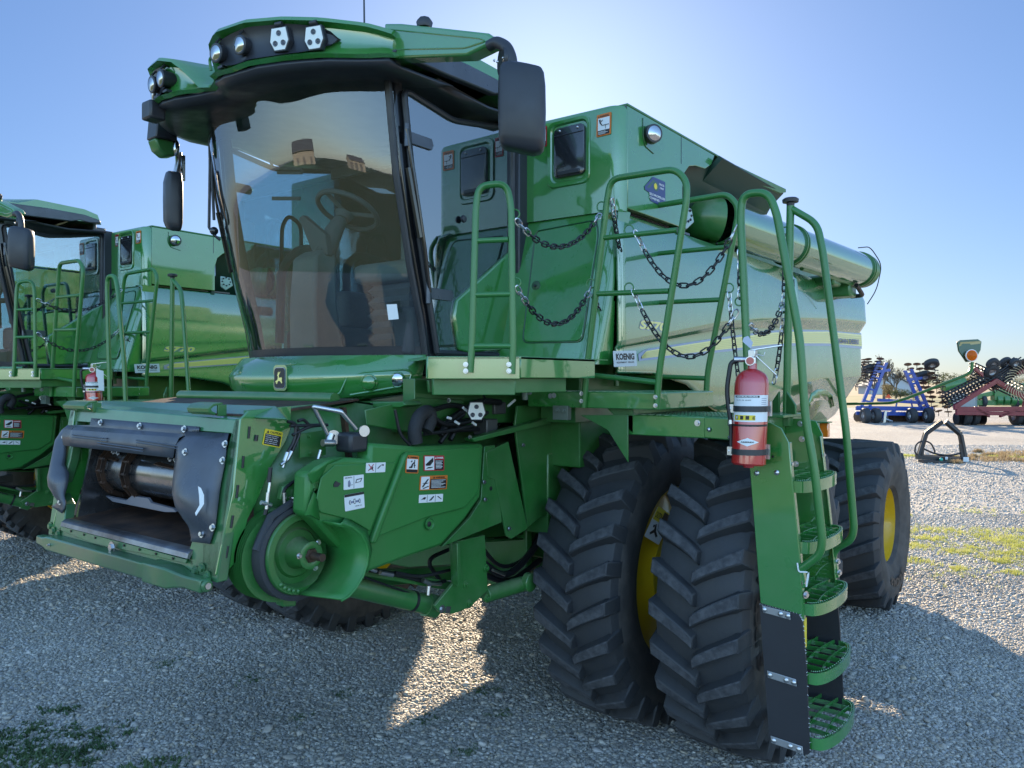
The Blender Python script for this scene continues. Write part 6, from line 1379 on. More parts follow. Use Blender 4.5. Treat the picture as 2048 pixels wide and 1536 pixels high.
for args in ((175000, 3.6, 7.0, .011, .029, .0), (175000, 7.0, 12.5, .016, .036, .0), (120000, 12.5, 26, .03, .055, -.006), (2200, 3.6, 12, .035, .055, .004)):
    x, y, z, s = scatter(*args); X_.append(x); Y_.append(y); Z_.append(z); S_.append(s)
X_, Y_, Z_, S_ = map(np.concatenate, (X_, Y_, Z_, S_)); n = len(X_)
me = bpy.data.meshes.new('gravel_stones'); me.vertices.add(n); me.vertices.foreach_set('co', np.stack([X_, Y_, Z_], 1).ravel())
sc_a = me.attributes.new('sc', 'FLOAT_VECTOR', 'POINT'); fl = np.stack([S_*(1+.5*rng.random(n)), S_*(.8+.4*rng.random(n)), S_*(.5+.35*rng.random(n))], 1); sc_a.data.foreach_set('vector', fl.ravel())
ro = me.attributes.new('ro', 'FLOAT_VECTOR', 'POINT'); ro.data.foreach_set('vector', np.stack([rng.normal(0, .25, n), rng.normal(0, .25, n), rng.random(n)*6.28], 1).ravel())
tn = me.attributes.new('tone', 'FLOAT', 'POINT'); tn.data.foreach_set('value', rng.random(n)); ki = me.attributes.new('ki', 'INT', 'POINT'); ki.data.foreach_set('value', rng.integers(0, 6, n).astype(np.int32))
def instancer(me, name, coll, label=None):
    o = bpy.data.objects.new(name, me); COL.objects.link(o)
    ng = bpy.data.node_groups.new(name, 'GeometryNodeTree'); ng.interface.new_socket('Geometry', in_out='INPUT', socket_type='NodeSocketGeometry'); ng.interface.new_socket('Geometry', in_out='OUTPUT', socket_type='NodeSocketGeometry')
    N, L = ng.nodes, ng.links; gi = N.new('NodeGroupInput'); go = N.new('NodeGroupOutput'); ip = N.new('GeometryNodeInstanceOnPoints'); ci = N.new('GeometryNodeCollectionInfo'); ci.inputs['Collection'].default_value = coll; ci.inputs['Separate Children'].default_value = True; ci.inputs['Reset Children'].default_value = True
    def at(nm, ty): a = N.new('GeometryNodeInputNamedAttribute'); a.data_type = ty; a.inputs['Name'].default_value = nm; return a
    a1, a2, a3 = at('sc', 'FLOAT_VECTOR'), at('ro', 'FLOAT_VECTOR'), at('ki', 'INT')
    L.new(gi.outputs[0], ip.inputs['Points']); L.new(ci.outputs[0], ip.inputs['Instance']); ip.inputs['Pick Instance'].default_value = True
    L.new(a3.outputs[0], ip.inputs['Instance Index']); er = N.new('FunctionNodeEulerToRotation'); L.new(a2.outputs[0], er.inputs[0]); L.new(er.outputs[0], ip.inputs['Rotation']); L.new(a1.outputs[0], ip.inputs['Scale']); L.new(ip.outputs[0], go.inputs[0])
    md = o.modifiers.new('gn', 'NODES'); md.node_group = ng; return o
go_ = instancer(me, 'gravel_stones', scol); tag(go_, 'loose grey and tan gravel stones covering the near ground', 'gravel', kind='stuff')
# moss / weed patch: tiny leafy clumps
def tuft(seed, blades, h, spread, w, lean):
    rnd = random.Random(seed); m_ = MB()
    for k in range(blades):
        a = rnd.random()*6.28; r = spread*rnd.random(); p = V((r*cos(a), r*sin(a), 0)); a2 = rnd.random()*6.28; d = V((cos(a2), sin(a2), 0)); s_ = V((-d.y, d.x, 0)); hh = h*rnd.uniform(.5, 1); ln = lean*rnd.random()
        m_.add([p-s_*w, p+s_*w, p+d*ln*.5+V((0, 0, hh*.6))+s_*w*.8, p+d*ln*.5+V((0, 0, hh*.6))-s_*w*.8, p+d*ln+V((0, 0, hh))], [(0, 1, 2, 3), (3, 2, 4)])
    me = bpy.data.meshes.new('tuft'); me.from_pydata([tuple(v) for v in m_.v], [], m_.f); return me
def tufts(name, x, y, h0, h1, colr, label, cat, kinds, zz=0):
    c = bpy.data.collections.new(name+'_kinds')
    for i, k in enumerate(kinds): me = tuft(*k); me.materials.append(colr); c.objects.link(bpy.data.objects.new(name+'_kind', me))
    n = len(x); me = bpy.data.meshes.new(name); me.vertices.add(n); me.vertices.foreach_set('co', np.stack([x, y, np.full(n, zz)], 1).ravel()); s = h0+(h1-h0)*rng.random(n)
    me.attributes.new('sc', 'FLOAT_VECTOR', 'POINT').data.foreach_set('vector', np.stack([s, s, s], 1).ravel()); me.attributes.new('ro', 'FLOAT_VECTOR', 'POINT').data.foreach_set('vector', np.stack([s*0, s*0, rng.random(n)*6.28], 1).ravel()); me.attributes.new('ki', 'INT', 'POINT').data.foreach_set('value', rng.integers(0, len(kinds), n).astype(np.int32))
    o = instancer(me, name, c); tag(o, label, cat, kind='stuff')
def leafmat(name, c1, c2):
    m = bpy.data.materials.new(name); t, N, L = nt(m); b = N['Principled BSDF']; b.inputs['Roughness'].default_value = .6; o = [q for q in N if q.type == 'OUTPUT_MATERIAL'][0]
    tc = N.new('ShaderNodeTexCoord'); n = N.new('ShaderNodeTexNoise'); n.inputs['Scale'].default_value = 3; n.inputs['Detail'].default_value = 5; g_ = N.new('ShaderNodeNewGeometry'); L.new(g_.outputs['Position'], n.inputs['Vector'])
    r = N.new('ShaderNodeValToRGB'); r.color_ramp.elements[0].position = .4; r.color_ramp.elements[1].position = .62; r.color_ramp.elements[0].color = (*c1, 1); r.color_ramp.elements[1].color = (*c2, 1); L.new(n.outputs['Fac'], r.inputs[0]); L.new(r.outputs[0], b.inputs['Base Color'])
    tl = N.new('ShaderNodeBsdfTranslucent'); L.new(r.outputs[0], tl.inputs[0]); mx = N.new('ShaderNodeMixShader'); mx.inputs[0].default_value = .35; L.new(b.outputs[0], mx.inputs[1]); L.new(tl.outputs[0], mx.inputs[2]); L.new(mx.outputs[0], o.inputs['Surface']); return m
P = PG(40, 1515); n = 30000; x = P.x+rng.uniform(-1.9, 1.9, n); y = P.y+rng.uniform(-1.9, 1.9, n); pm = patch(x, y); k = (pm > .12) & (rng.random(n) < np.clip((pm-.05)*1.1, 0, 1)); x, y = x[k], y[k]
x, y = x+rng.normal(0, .03, len(x)), y+rng.normal(0, .03, len(y)); kk = rng.random(len(x)) < .6; x, y = x[kk], y[kk]
tufts('ground_weeds', x, y, .7, 1.9, leafmat('weed_leaf', (.06, .12, .045), (.10, .16, .06)), 'low dark green weeds growing through the gravel', 'weeds', [(1, 14, .016, .022, .0032, .02), (2, 12, .020, .025, .0030, .025), (3, 16, .013, .026, .0036, .02)])
n = 260; xs, ys_ = [], []
for px, py in ((950, 1380), (985, 1385), (690, 1390), (500, 1360), (1000, 1430), (930, 1500), (600, 1440), (330, 1330), (860, 1440)):
    p = PG(px, py); m_ = 26; xs.append(p.x+rng.normal(0, .05, m_)); ys_.append(p.y+rng.normal(0, .05, m_))
tufts('ground_weeds', np.concatenate(xs), np.concatenate(ys_), .6, 1.1, bpy.data.materials['weed_leaf'], 'sparse small weeds dotted in the shaded gravel', 'weeds', [(4, 10, .02, .02, .0025, .02)])
# sunlit yellow-green grass strips on the right
def strip_pts(n, pa, pb, wd):
    a, b = PG(*pa), PG(*pb); nc = max(8, n//45); tc_ = rng.random(nc); cx_ = a.x+(b.x-a.x)*tc_+rng.normal(0, wd, nc); cy_ = a.y+(b.y-a.y)*tc_+rng.normal(0, wd, nc); sp_ = .05+.22*rng.random(nc)**2; i_ = rng.integers(0, nc, n); x = cx_[i_]+rng.normal(0, 1, n)*sp_[i_]; y = cy_[i_]+rng.normal(0, 1, n)*sp_[i_]; return x, y
    w = np.sin(x*5+y*2)+np.sin(x*2.3-y*4.1)+.9*np.sin(x*9.1+y*7.7)+.8*np.sin(x*21-y*17); k = w > -.1; return x[k], y[k]
SG = leafmat('sunlit_grass', (.42, .44, .10), (.55, .55, .16))
for i, (n, pa, pb, wd, h, lb) in enumerate(((3600, (1800, 1075), (2260, 1120), .85, .85, 'yellow-green grass patch on the gravel beside the rear wheel'), (1300, (1700, 912), (2300, 918), .20, 1.3, 'thin yellowish grass strip around the black frame'))):
    x, y = strip_pts(n, pa, pb, wd); tufts('grass_patch', x, y, h*.6, h*1.2, SG, lb, 'grass', [(7, 9, .05, .045, .003, .04), (8, 8, .06, .05, .003, .05)])
x, y = strip_pts(1500, (1850, 925), (2200, 905), .5); tufts('dry_weeds', x, y, 1, 2.2, leafmat('dry_grass', (.30, .22, .12), (.36, .27, .15)), 'dry brown weeds scattered on the far gravel', 'weeds', [(9, 6, .07, .05, .003, .05)])
# ================================================================== BACKGROUND MACHINES
BLUE = mat('blue_paint', (.012, .062, .33), .4, coat=.4, var=.15); DRED = mat('crimson_paint', (.20, .012, .022), .4, coat=.4, var=.2); BST = mat('black_frame_paint', (.02, .021, .024), .45, var=.2); TY = RUBBER; DISC = mat('worn_disc', (.14, .09, .06), .5, metal=.5, var=.4, vscale=5)
def bt(root, base):
    return lambda mb, n, m, p=None, **k: mb.build(n, m, p or root, base, **k)
def fwheel(B, c, R, w, ax, par=None, rimm=None):
    m_ = MB(); m_.lathe([(-w/2, R*.5), (-w/2, R*.86), (-w*.36, R), (w*.36, R), (w/2, R*.86), (w/2, R*.5)], c, ax, 24, caps=False); t = B(m_, 'wheel', TY)
    m_ = MB(); m_.lathe([(-w*.42, R*.52), (-w*.1, R*.48), (-w*.1, .02), (w*.1, .02), (w*.1, R*.48), (w*.42, R*.52)], c, ax, 18, caps=False); B(m_, 'rim', rimm or STEEL, t); return t
# blue folded disc harrow
D1 = 40.0
def Q(px, py, dd=0): return PD(px, py, D1+dd)
base = PG(1800, 845); base.z = 0; hr = empty('disc_harrow', base); tag(hr, 'blue folding disc harrow parked on the gravel lot with its two wings raised', 'disc harrow'); B = bt(hr, base)
mb = MB()
for a, b, w in (((1712, 816), (1866, 818), .22), ((1712, 826), (1866, 829), .18), ((1755, 800), (1850, 806), .16), ((1745, 842), (1790, 822), .14), ((1790, 822), (1795, 800), .14), ((1822, 800), (1826, 822), .16), ((1860, 820), (1860, 838), .12)):
    for dd in (0, 1.6): mb.quadbar(Q(*a, dd), Q(*b, dd), w, .14, (0, 0, 1))
for px in (1716, 1740, 1770, 1800, 1830, 1862): mb.quadbar(Q(px, 817, 0), Q(px, 817, 1.6), .12, .12, (0, 0, 1))
B(mb, 'main_frame', BLUE, bevel=.01)
for k, (pa, pb, w) in enumerate((((1722, 815), (1758, 722), 1), ((1857, 818), (1822, 738), 1))):
    mb = MB()
    for dx in (0, 16 if k == 0 else -14):
        for dd in (0, 1.2): mb.quadbar(Q(pa[0]+dx, pa[1], dd), Q(pb[0]+dx*.9, pb[1]+abs(dx)*.2, dd), .16, .14, RV)
    for f in (.15, .4, .65, .9):
        x = pa[0]+(pb[0]-pa[0])*f; y = pa[1]+(pb[1]-pa[1])*f; s_ = 1 if k == 0 else -1; mb.quadbar(Q(x, y), Q(x+15*s_, y+3), .10, .1, (0, 0, 1))
    mb.quadbar(Q(pb[0]-8, pb[1]+22), Q(pb[0]+22, pb[1]+18), .14, .12, (0, 0, 1)); wgp = B(mb, 'folding_wing', BLUE, bevel=.01)
    mb = MB(); random.seed(k+2)
    s_ = 1 if k == 0 else -1
    for f in range(11 if k else 9):
        if k == 0: c = Q(1740-f*1.5+8, 722+f*5.5, .5)+V((0, 0, .1)); n_ = V((.2, .1, 1))
        else: c = Q(1843+f*4.2, 728+f*9.5, .4); n_ = V((.35, .2, 1))
        for dd in (-.5, .5, 1.2):
            q = c+FV*dd+RV*random.uniform(-.1, .1); mb.lathe([(-.02, .001), (0, .19), (.010, .19), (.03, .001)], q, n_+V((random.uniform(-.15, .15), random.uniform(-.15, .15), 0)), 16); mb.quadbar(q, q+V((0, 0, -.25)), .03, .03, (1, 0, 0))
    B(mb, 'disc_gang', DISC, wgp)
    mb = MB()
    for f in range(8): 
        q = Q(1738-f*2, 724+f*6, .2) if k == 0 else Q(1852+f*5, 724+f*11, 0); mb.tube([q, q+RV*.35*(-s_ if k == 0 else 1)+V((0, 0, -.1)), q+RV*.3*(1 if k else -1)+V((0, 0, -.4))], .02, 6, .05); mb.quadbar(q+V((0, 0, -.1)), q+RV*.5+V((0, 0, -.15)), .05, .05, (0, 0, 1))
    B(mb, 'tine_row', BST, wgp)
fwheel(B, Q(1863, 728, -.3), .36, .26, (.5, .3, .8)); fwheel(B, Q(1848, 752, .6), .36, .26, (.5, .3, .8)); fwheel(B, Q(1738, 738, .6), .34, .26, (.4, .2, .9))
for px in (1731, 1752, 1824, 1857): c = PG(px, 846); c.z = .38; fwheel(B, c, .38, .32, RV)
mb = MB()
for k in range(26): c = Q(1714+k*5.6, 836, .4); c.z = .27; mb.lathe([(-.02, .001), (0, .26), (.012, .26), (.03, .001)], c, RV+FV*.35, 16)
B(mb, 'lower_disc_gang', DISC)
mb = MB(); mb.prism([Q(1770, 796), Q(1777, 788), Q(1784, 796)], FV*.02); B(mb, 'slow_vehicle_triangle', mat('orange_triangle', (.8, .08, .02), .4))
mb = MB(); mb.tube([Q(1756, 842), Q(1770, 838), Q(1785, 843)], .05, 8); mb.quadbar(Q(1768, 845, -.2), Q(1771, 822, -.2), .12, .1, RV)
for k in range(7): mb.tube([Q(1758+k*3, 822), Q(1763+k*2, 834+k % 3*3), Q(1760+k*3, 843)], .018, 6, .1)
B(mb, 'hitch', STEEL)
# red folded cultivator
D2 = 37.0
def Q(px, py, dd=0): return PD(px, py, D2+dd)
base = PG(1985, 850); base.z = 0; rc = empty('field_cultivator', base); tag(rc, 'dark red folding tillage implement with black rollers, cut off by the right photo edge', 'tillage implement'); B = bt(rc, base)
mb = MB()
for a, b, w in (((1908, 815), (1992, 762), .24), ((1992, 762), (2078, 812), .24), ((1912, 818), (2080, 818), .22), ((1912, 826), (2080, 828), .18), ((1950, 816), (1978, 832), .14), ((2040, 816), (2000, 832), .14), ((1982, 828), (1982, 846), .3), ((2046, 815), (2052, 780), .16), ((1950, 738), (1965, 750), .18), ((2036, 748), (2060, 735), .2)):
    for dd in (0, 2.0): mb.quadbar(Q(*a, dd), Q(*b, dd), w, .18, (0, 0, 1))
for px in (1915, 1945, 1975, 2010, 2045): mb.quadbar(Q(px, 822, 0), Q(px, 822, 2.0), .14, .14, (0, 0, 1))
B(mb, 'main_frame', DRED, bevel=.01)
for k, (pa, pb) in enumerate((((1896, 788), (1990, 742)), ((1950, 726), (2046, 770)), ((1985, 760), (2042, 722)), ((2048, 724), (2100, 700)))):
    mb = MB(); a, b = Q(*pa, .3), Q(*pb, .3)
    for j in range(5):
        o = V((0, 0, -.16*j)) if k != 2 else V((0, 0, .12*j-.3)); mb.cyl(a+o, b+o, .035, seg=8); mb.cyl(a+o+FV*.5, b+o+FV*.5, .035, seg=8)
    for j in range(15): p = a.lerp(b, j/14); mb.lathe([(-.02, .2), (0, .30), (.02, .2)], p+V((0, 0, -.3))+FV*.25, (b-a), 12, caps=False); mb.tube([p, p+V((.02, 0, -.4)), p+RV*.12+V((0, 0, -.62))], .022, 5, .1)
    B(mb, 'rolling_basket', BST)
for q, R in (((1986, 728, 0), .3), ((2012, 726, .5), .3), ((1983, 742, .2), .34), ((2030, 726, .1), .24)): c = Q(*q); fwheel(B, c, R, .22, (.6, .5, .5))
for px in (1931, 1947, 2032, 2048): c = PG(px, 850); c.z = .42; fwheel(B, c, .42, .30, RV)
mb = MB()
for k in range(12): c = Q(1912+k*5, 838, .8); c.z = .3; mb.lathe([(-.03, .2), (0, .3), (.03, .2)], c, RV, 14)
B(mb, 'packer_wheels', BST)
mb = MB()
for k in range(26):
    a0 = 2*pi*k/26; c = Q(2045, 766, -.4); p = c+(RV*cos(a0)+V((0, 0, 1))*sin(a0))*.18; q = c+(RV*cos(a0+.5)+V((0, 0, 1))*sin(a0+.5))*.62; r_ = c+(RV*cos(a0+.9)+V((0, 0, 1))*sin(a0+.9))*.85; mb.tube([p, q, r_], .012, 5, .2)
mb.tube([Q(2045, 766, -.4)+(RV*cos(t*.3)+V((0, 0, 1))*sin(t*.3))*.42 for t in range(21)], .014, 5, closed=True); mb.tube([Q(2045, 766, -.4)+(RV*cos(t*.3)+V((0, 0, 1))*sin(t*.3))*.2 for t in range(21)], .014, 5, closed=True); B(mb, 'finger_wheel', mat('tan_spring_wire', (.55, .45, .28), .45, metal=.5))
# green seeding implement farther back
D3 = 62.0
def Q(px, py, dd=0): return PD(px, py, D3+dd)
base = PG(1960, 815); base.z = 0; gi_ = empty('planter', base); tag(gi_, 'green implement with long tube arm standing behind the blue and red tillage tools', 'farm implement'); B = bt(gi_, base)
mb = MB(); mb.cyl(Q(1885, 774), Q(1928, 764), .45, seg=16); mb.quadbar(Q(1930, 800), Q(2048, 770), .35, .3, (0, 0, 1)); mb.quadbar(Q(1900, 805), Q(2070, 806), .4, .4, (0, 0, 1)); mb.quadbar(Q(1985, 790), Q(2060, 792), .8, .6, (0, 0, 1))
for k in range(5): c = Q(1995+k*14, 800); mb.cyl(c-RV*.2, c+RV*.2, .45, seg=14)
B(mb, 'frame', GREENF, bevel=.02)
mb = MB(); mb.quadbar(Q(1940, 815), Q(1940, 790), .6, .6, RV); mb.box(*[tuple(Q(1930, 800)+V(o)) for o in ((-.8, -.8, -.6), (.8, .8, .5))]); B(mb, 'hopper', mat('grey_hopper', (.3, .31, .3), .5), bevel=.05)
for px in (1915, 1965, 2030): c = PG(px, 815); c.z = .5; fwheel(B, c, .5, .35, RV)
# black front quick-attach frame on the ground
D4 = 20.6
def Q(px, py, dd=0): return PD(px, py, D4+dd)
base = PG(1890, 925); base.z = 0; qf = empty('attachment_frame', base); tag(qf, 'black arched steel attachment frame lying by itself on the sunlit gravel', 'attachment frame'); B = bt(qf, base)
mb = MB()
for pts in (((1838, 912), (1850, 872), (1852, 866), (1884, 843)), ((1930, 918), (1921, 870), (1918, 866), (1891, 843))):
    for dd in (0, .10): mb.tube([Q(*q, dd) for q in pts], .05, 6)
    for a, b in zip(pts, pts[1:]): mb.quadbar(Q(*a, .05), Q(*b, .05), .14, .03, V(Q(*b)-Q(*a)).cross(FV))
B(mb, 'arched_arm', BST)
mb = MB(); mb.quadbar(Q(1833, 914), Q(1935, 920), .10, .10, (0, 0, 1)); mb.quadbar(Q(1842, 922, -.2), Q(1925, 926, -.2), .06, .3, (0, 0, 1)); mb.quadbar(Q(1832, 911, .25), Q(1937, 917, .25), .08, .1, (0, 0, 1)); mb.quadbar(Q(1844, 916), Q(1848, 880), .05, .05, RV); mb.quadbar(Q(1926, 918), Q(1922, 888), .1, .06, RV); B(mb, 'base_bar', BST)
mb = MB(); mb.tube([Q(1839, 913), Q(1829, 905), Q(1832, 888), Q(1845, 881), Q(1862, 885), Q(1870, 903), Q(1868, 908)], .022, 8, .25); mb.tube([Q(1846, 897), Q(1870, 908), Q(1900, 912), Q(1925, 905)], .024, 8, .4); B(mb, 'coiled_hose', HOSE)
mb = MB(); mb.box(*[tuple(Q(1932, 919, -.1)+V(o)) for o in ((-.06, -.06, -.06), (.06, .06, .06))]); mb.box(*[tuple(Q(1893, 917, -.1)+V(o)) for o in ((-.03, -.03, -.04), (.03, .03, .04))]); B(mb, 'white_end_block', WHT, bevel=.01)
mb = MB(); mb.ball(Q(1882, 919, -.15), .05, 10); B(mb, 'green_cap', mat('teal_cap', (.05, .4, .3), .4))
# ================================================================== TREES, HOUSE, TREE LINE
BARK = mat('bare_bark', (.16, .13, .10), .9, var=.3, vscale=8); LEAFO = leafmat('autumn_leaf', (.14, .11, .04), (.20, .15, .05)); LEAFG = leafmat('hedge_leaf', (.06, .08, .03), (.10, .10, .04))
def bare_tree(px, pyb, top, d, label, seed, leafy=.02, spread=.5):
    rnd = random.Random(seed); b = PD(px, pyb, d); b.z = 0; h = PD(px, top, d).z; root = empty('bare_tree', b); tag(root, label, 'tree', 'bare autumn trees behind the machines')
    m_ = MB(); tips = []
    def br(p, dr, L, r, lv):
        q = p+dr*L; md = p.lerp(q, .5)+V((rnd.uniform(-1, 1), rnd.uniform(-1, 1), 0))*L*.06; m_.tube([p, md, q], [r, r*.85, r*.66], 6 if lv < 3 else 4, caps=False)
        if lv >= 6: tips.append(q); return
        for k in range(3 if lv < 5 else 2):
            u, w, _ = basis(dr); a = rnd.random()*6.28; s_ = rnd.uniform(.3, .75)*spread*1.6; nd = (dr+(u*cos(a)+w*sin(a))*s_+V((0, 0, .18))).normalized(); br(p.lerp(q, rnd.uniform(.55, 1)), nd, L*rnd.uniform(.62, .85), r*.66, lv+1)
    br(b, V((0, 0, 1)), h*.27, h*.026, 0); m_.build('trunk', BARK, root, b)
    m_ = MB()
    for t in tips:
        if rnd.random() < leafy*3: s_ = h*.012; n_ = V((rnd.uniform(-1, 1), rnd.uniform(-1, 1), rnd.uniform(-1, 1))); u, w, _ = basis(n_); m_.add([t-u*s_, t+w*s_, t+u*s_, t-w*s_], [(0, 1, 2, 3)])
    if m_.v: m_.build('leaves', LEAFO, root, b, flat=True, sides=False)
bare_tree(1768, 800, 687, 88, 'tall bare tree behind the left wing of the blue disc harrow', 3, .05, .5)
bare_tree(1792, 800, 712, 92, 'shorter bare tree between the two raised blue wings', 9, .04, .6)
bare_tree(1748, 800, 700, 95, 'bare tree partly hidden behind the rear of the front combine', 21, .05, .55)
def bush(px, pyb, top, wpx, d, label, seed, m=LEAFG, n=2600, name='bush', grp='bushes and far trees along the field'):
    rnd = random.Random(seed); b = PD(px, pyb, d); b.z = 0; h = max(.8, PD(px, top, d).z); w = wpx*d/FP/2; root = empty(name, b); tag(root, label, 'tree' if name != 'bush' else 'bush', grp)
    m_ = MB(); m_.tube([b, b+V((0, 0, h*.6))], [h*.03, h*.012], 6); 
    for k in range(6): a = rnd.random()*6.28; m_.tube([b+V((0, 0, h*.25)), b+V((cos(a)*w*.6, sin(a)*w*.6, h*rnd.uniform(.5, .85)))], [h*.014, h*.004], 5)
    m_.build('trunk', BARK, root, b); m_ = MB()
    lobes = [(V((rnd.uniform(-.6, .6)*w, rnd.uniform(-.6, .6)*w, h*rnd.uniform(.3, .78))), rnd.uniform(.3, .5)) for _ in range(11)]
    for k in range(n):
        c, r = rnd.choice(lobes); v = V((rnd.gauss(0, 1), rnd.gauss(0, 1), rnd.gauss(0, 1))).normalized()*rnd.uniform(.55, 1.0); p = b+c+V((v.x*w*r*1.3, v.y*w*r*1.3, v.z*h*r*.55))
        if p.z < .02: continue
        s_ = min(w, h)*.045*rnd.uniform(.5, 1.4); u, q, _ = basis(V((rnd.gauss(0, 1), rnd.gauss(0, 1), rnd.gauss(0, 1)))); m_.add([p-u*s_, p+q*s_*.6, p+u*s_, p-q*s_*.6], [(0, 1, 2, 3)])
    m_.build('crown', m, root, b, flat=True, sides=False)
bush(1778, 792, 765, 34, 84, 'rounded yellowish bush left of the small grey house', 1, LEAFO)
bush(1800, 792, 774, 36, 80, 'low green bushes in front of the small grey house', 2)
bush(1826, 790, 776, 26, 82, 'low green bush right of the small grey house', 5)
rnd = random.Random(4)
k = 0
for px in list(range(-260, 2420, 44)):
    if 60 < px < 1650: continue
    d = rnd.uniform(230, 330); 
    q = bush(px+rnd.uniform(-10, 10), 763, 744+rnd.uniform(-6, 10), rnd.uniform(50, 80), d, None, 100+k, LEAFO if rnd.random() < .5 else LEAFG, 700, 'far_tree', None); k += 1
far = sorted([o for o in bpy.data.objects if o.name.startswith('far_tree')], key=lambda o: o.name)
for o in far:
    o['label'] = 'hazy tree in the low tree line on the horizon behind the brown field'; o['category'] = 'tree'; o['group'] = 'hazy trees on the horizon'
# small house
hb = PD(1784, 784, 120); hb.z = 0; hs = empty('house', hb); tag(hs, 'small pale grey gabled house beyond the bare trees', 'house'); B = bt(hs, hb)
w_ = 3.2; l_ = 4.5; zt_ = 2.2; pk = 3.6
def hp(a, b_, z): return hb+RV*a+FV*b_+V((0, 0, z))
mb = MB(); mb.prism([hp(-w_, 0, 0), hp(w_, 0, 0), hp(w_, 0, zt_*.6), hp(0, 0, zt_+.9), hp(-w_, 0, zt_*.6)], FV*l_); B(mb, 'wall', mat('house_wall', (.42, .44, .46), .8))
mb = MB()
for s_ in (-1, 1): mb.prism([hp(s_*(w_+.3), -.3, zt_*.6-.15), hp(0, -.3, zt_+1.02), hp(0, l_+.3, zt_+1.02), hp(s_*(w_+.3), l_+.3, zt_*.6-.15)], V((0, 0, .12)))
B(mb, 'roof', mat('house_roof', (.16, .18, .20), .8))
mb = MB(); mb.prism([hp(-1.2, -.02, .2), hp(.2, -.02, .2), hp(.2, -.02, 1.5), hp(-1.2, -.02, 1.5)], FV*.03); B(mb, 'window', BLKG)
# ================================================================== what the cab glass mirrors: buildings and trees across the road behind the photographer
SH = mat('shed_metal', (.55, .54, .50), .6, var=.1)
for i, (x, y, w, l, h, lb) in enumerate(((-95, 22, 10, 30, 5.0, 'long cream metal shed behind the photographer'), (-88, -40, 9, 16, 4.2, 'short cream metal shed across the lawn'))):
    r = empty('shed', (x, y, 0)); tag(r, lb, 'shed'); B = bt(r, V((x, y, 0)))
    mb = MB(); mb.prism([V((x, y-l/2, 0)), V((x+w, y-l/2, 0)), V((x+w, y-l/2, h)), V((x+w/2, y-l/2, h+2)), V((x, y-l/2, h))], (0, l, 0)); B(mb, 'wall', SH)
    mb = MB()
    for s in (0, 1): mb.prism([V((x-.4 if s == 0 else x+w+.4, y-l/2-.4, h-.1)), V((x+w/2, y-l/2-.4, h+2.1)), V((x+w/2, y+l/2+.4, h+2.1)), V((x-.4 if s == 0 else x+w+.4, y+l/2+.4, h-.1))], (0, 0, .15))
    B(mb, 'roof', mat('shed_roof', (.2, .21, .22), .6))
    mb = MB()
    for k in range(3): mb.box((x+w+.0, y-l/2+3+k*l/3.2, 0), (x+w+.05, y-l/2+3+k*l/3.2+3, 3.4))
    B(mb, 'door', mat('shed_door', (.25, .26, .28), .5))
# ================================================================== LIGHT, SKY, AIR, CAMERA
SUN_AZ = TH-radians(2.2)     # heading of the sun seen from the camera, anticlockwise from +x
SUN_EL = radians(19.5)
w = bpy.data.worlds.new('World'); SC.world = w; w.use_nodes = True; N, L = w.node_tree.nodes, w.node_tree.links
bg = N['Background']; sky = N.new('ShaderNodeTexSky'); sky.sky_type = 'NISHITA'; sky.sun_disc = False; sky.sun_elevation = SUN_EL; sky.sun_rotation = pi/2-SUN_AZ; sky.air_density = 1.0; sky.dust_density = .5; sky.ozone_density = 3; sky.altitude = 0
hs = N.new('ShaderNodeHueSaturation'); hs.inputs['Saturation'].default_value = 1.1; gm = N.new('ShaderNodeGamma'); gm.inputs[1].default_value = .7; tn = N.new('ShaderNodeMix'); tn.data_type = 'RGBA'; tn.blend_type = 'MULTIPLY'; tn.inputs[0].default_value = 1; tn.inputs[7].default_value = (.76, .96, 1.33, 1)
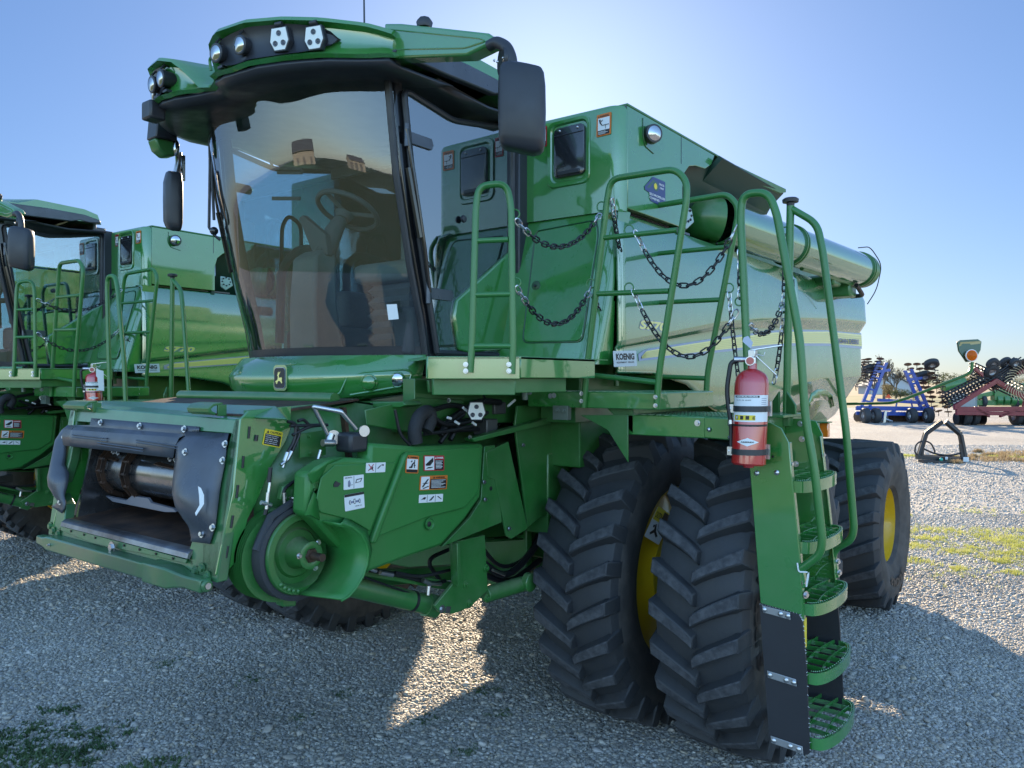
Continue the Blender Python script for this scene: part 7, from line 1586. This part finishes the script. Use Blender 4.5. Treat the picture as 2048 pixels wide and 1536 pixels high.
L.new(sky.outputs[0], hs.inputs['Color']); L.new(hs.outputs[0], gm.inputs[0]); L.new(gm.outputs[0], tn.inputs[6]); tcw = N.new('ShaderNodeTexCoord'); dt = N.new('ShaderNodeVectorMath'); dt.operation = 'DOT_PRODUCT'; dt.inputs[1].default_value = (FV.x, FV.y, 0); L.new(tcw.outputs['Generated'], dt.inputs[0])
mw = N.new('ShaderNodeMapRange'); mw.interpolation_type = 'SMOOTHSTEP'; mw.inputs[1].default_value = .80; mw.inputs[2].default_value = -.5; mw.inputs[3].default_value = 0; mw.inputs[4].default_value = 1; L.new(dt.outputs['Value'], mw.inputs[0])
cw_ = N.new('ShaderNodeMix'); cw_.data_type = 'RGBA'; cw_.inputs[6].default_value = (1, 1, 1, 1); cw_.inputs[7].default_value = (5.7, 4.8, 3.7, 1); L.new(mw.outputs[0], cw_.inputs[0])
tw = N.new('ShaderNodeMix'); tw.data_type = 'RGBA'; tw.blend_type = 'MULTIPLY'; tw.inputs[0].default_value = 1; L.new(tn.outputs[2], tw.inputs[6]); L.new(cw_.outputs[2], tw.inputs[7])   # sky behind the camera brightened and warmed to fill the shaded side
L.new(tw.outputs[2], bg.inputs[0]); bg.inputs[1].default_value = .072
sl_ = bpy.data.lights.new('sun', 'SUN'); sl_.energy = 5.6; sl_.angle = radians(.6); sl_.color = (1, .80, .56); so_ = bpy.data.objects.new('sun', sl_); COL.objects.link(so_)
sd_ = V((cos(SUN_AZ)*cos(SUN_EL), sin(SUN_AZ)*cos(SUN_EL), sin(SUN_EL))); so_.rotation_euler = sd_.to_track_quat('Z', 'Y').to_euler()
cd = bpy.data.cameras.new('camera'); co = bpy.data.objects.new('camera', cd); COL.objects.link(co); SC.camera = co
cd.sensor_width = 36; cd.lens = FP/2048*36; cd.clip_start = .05; cd.clip_end = 3000; cd.shift_y = (HY-768)/2048
co.location = CAM; co.rotation_euler = (radians(90), 0, TH-pi/2)
SC.view_settings.view_transform = 'Standard'; SC.view_settings.look = 'None'; SC.view_settings.exposure = 1.3; SC.view_settings.gamma = 1
SC.cycles.max_bounces = 8; SC.cycles.transparent_max_bounces = 16; SC.cycles.caustics_reflective = False; SC.cycles.caustics_refractive = False
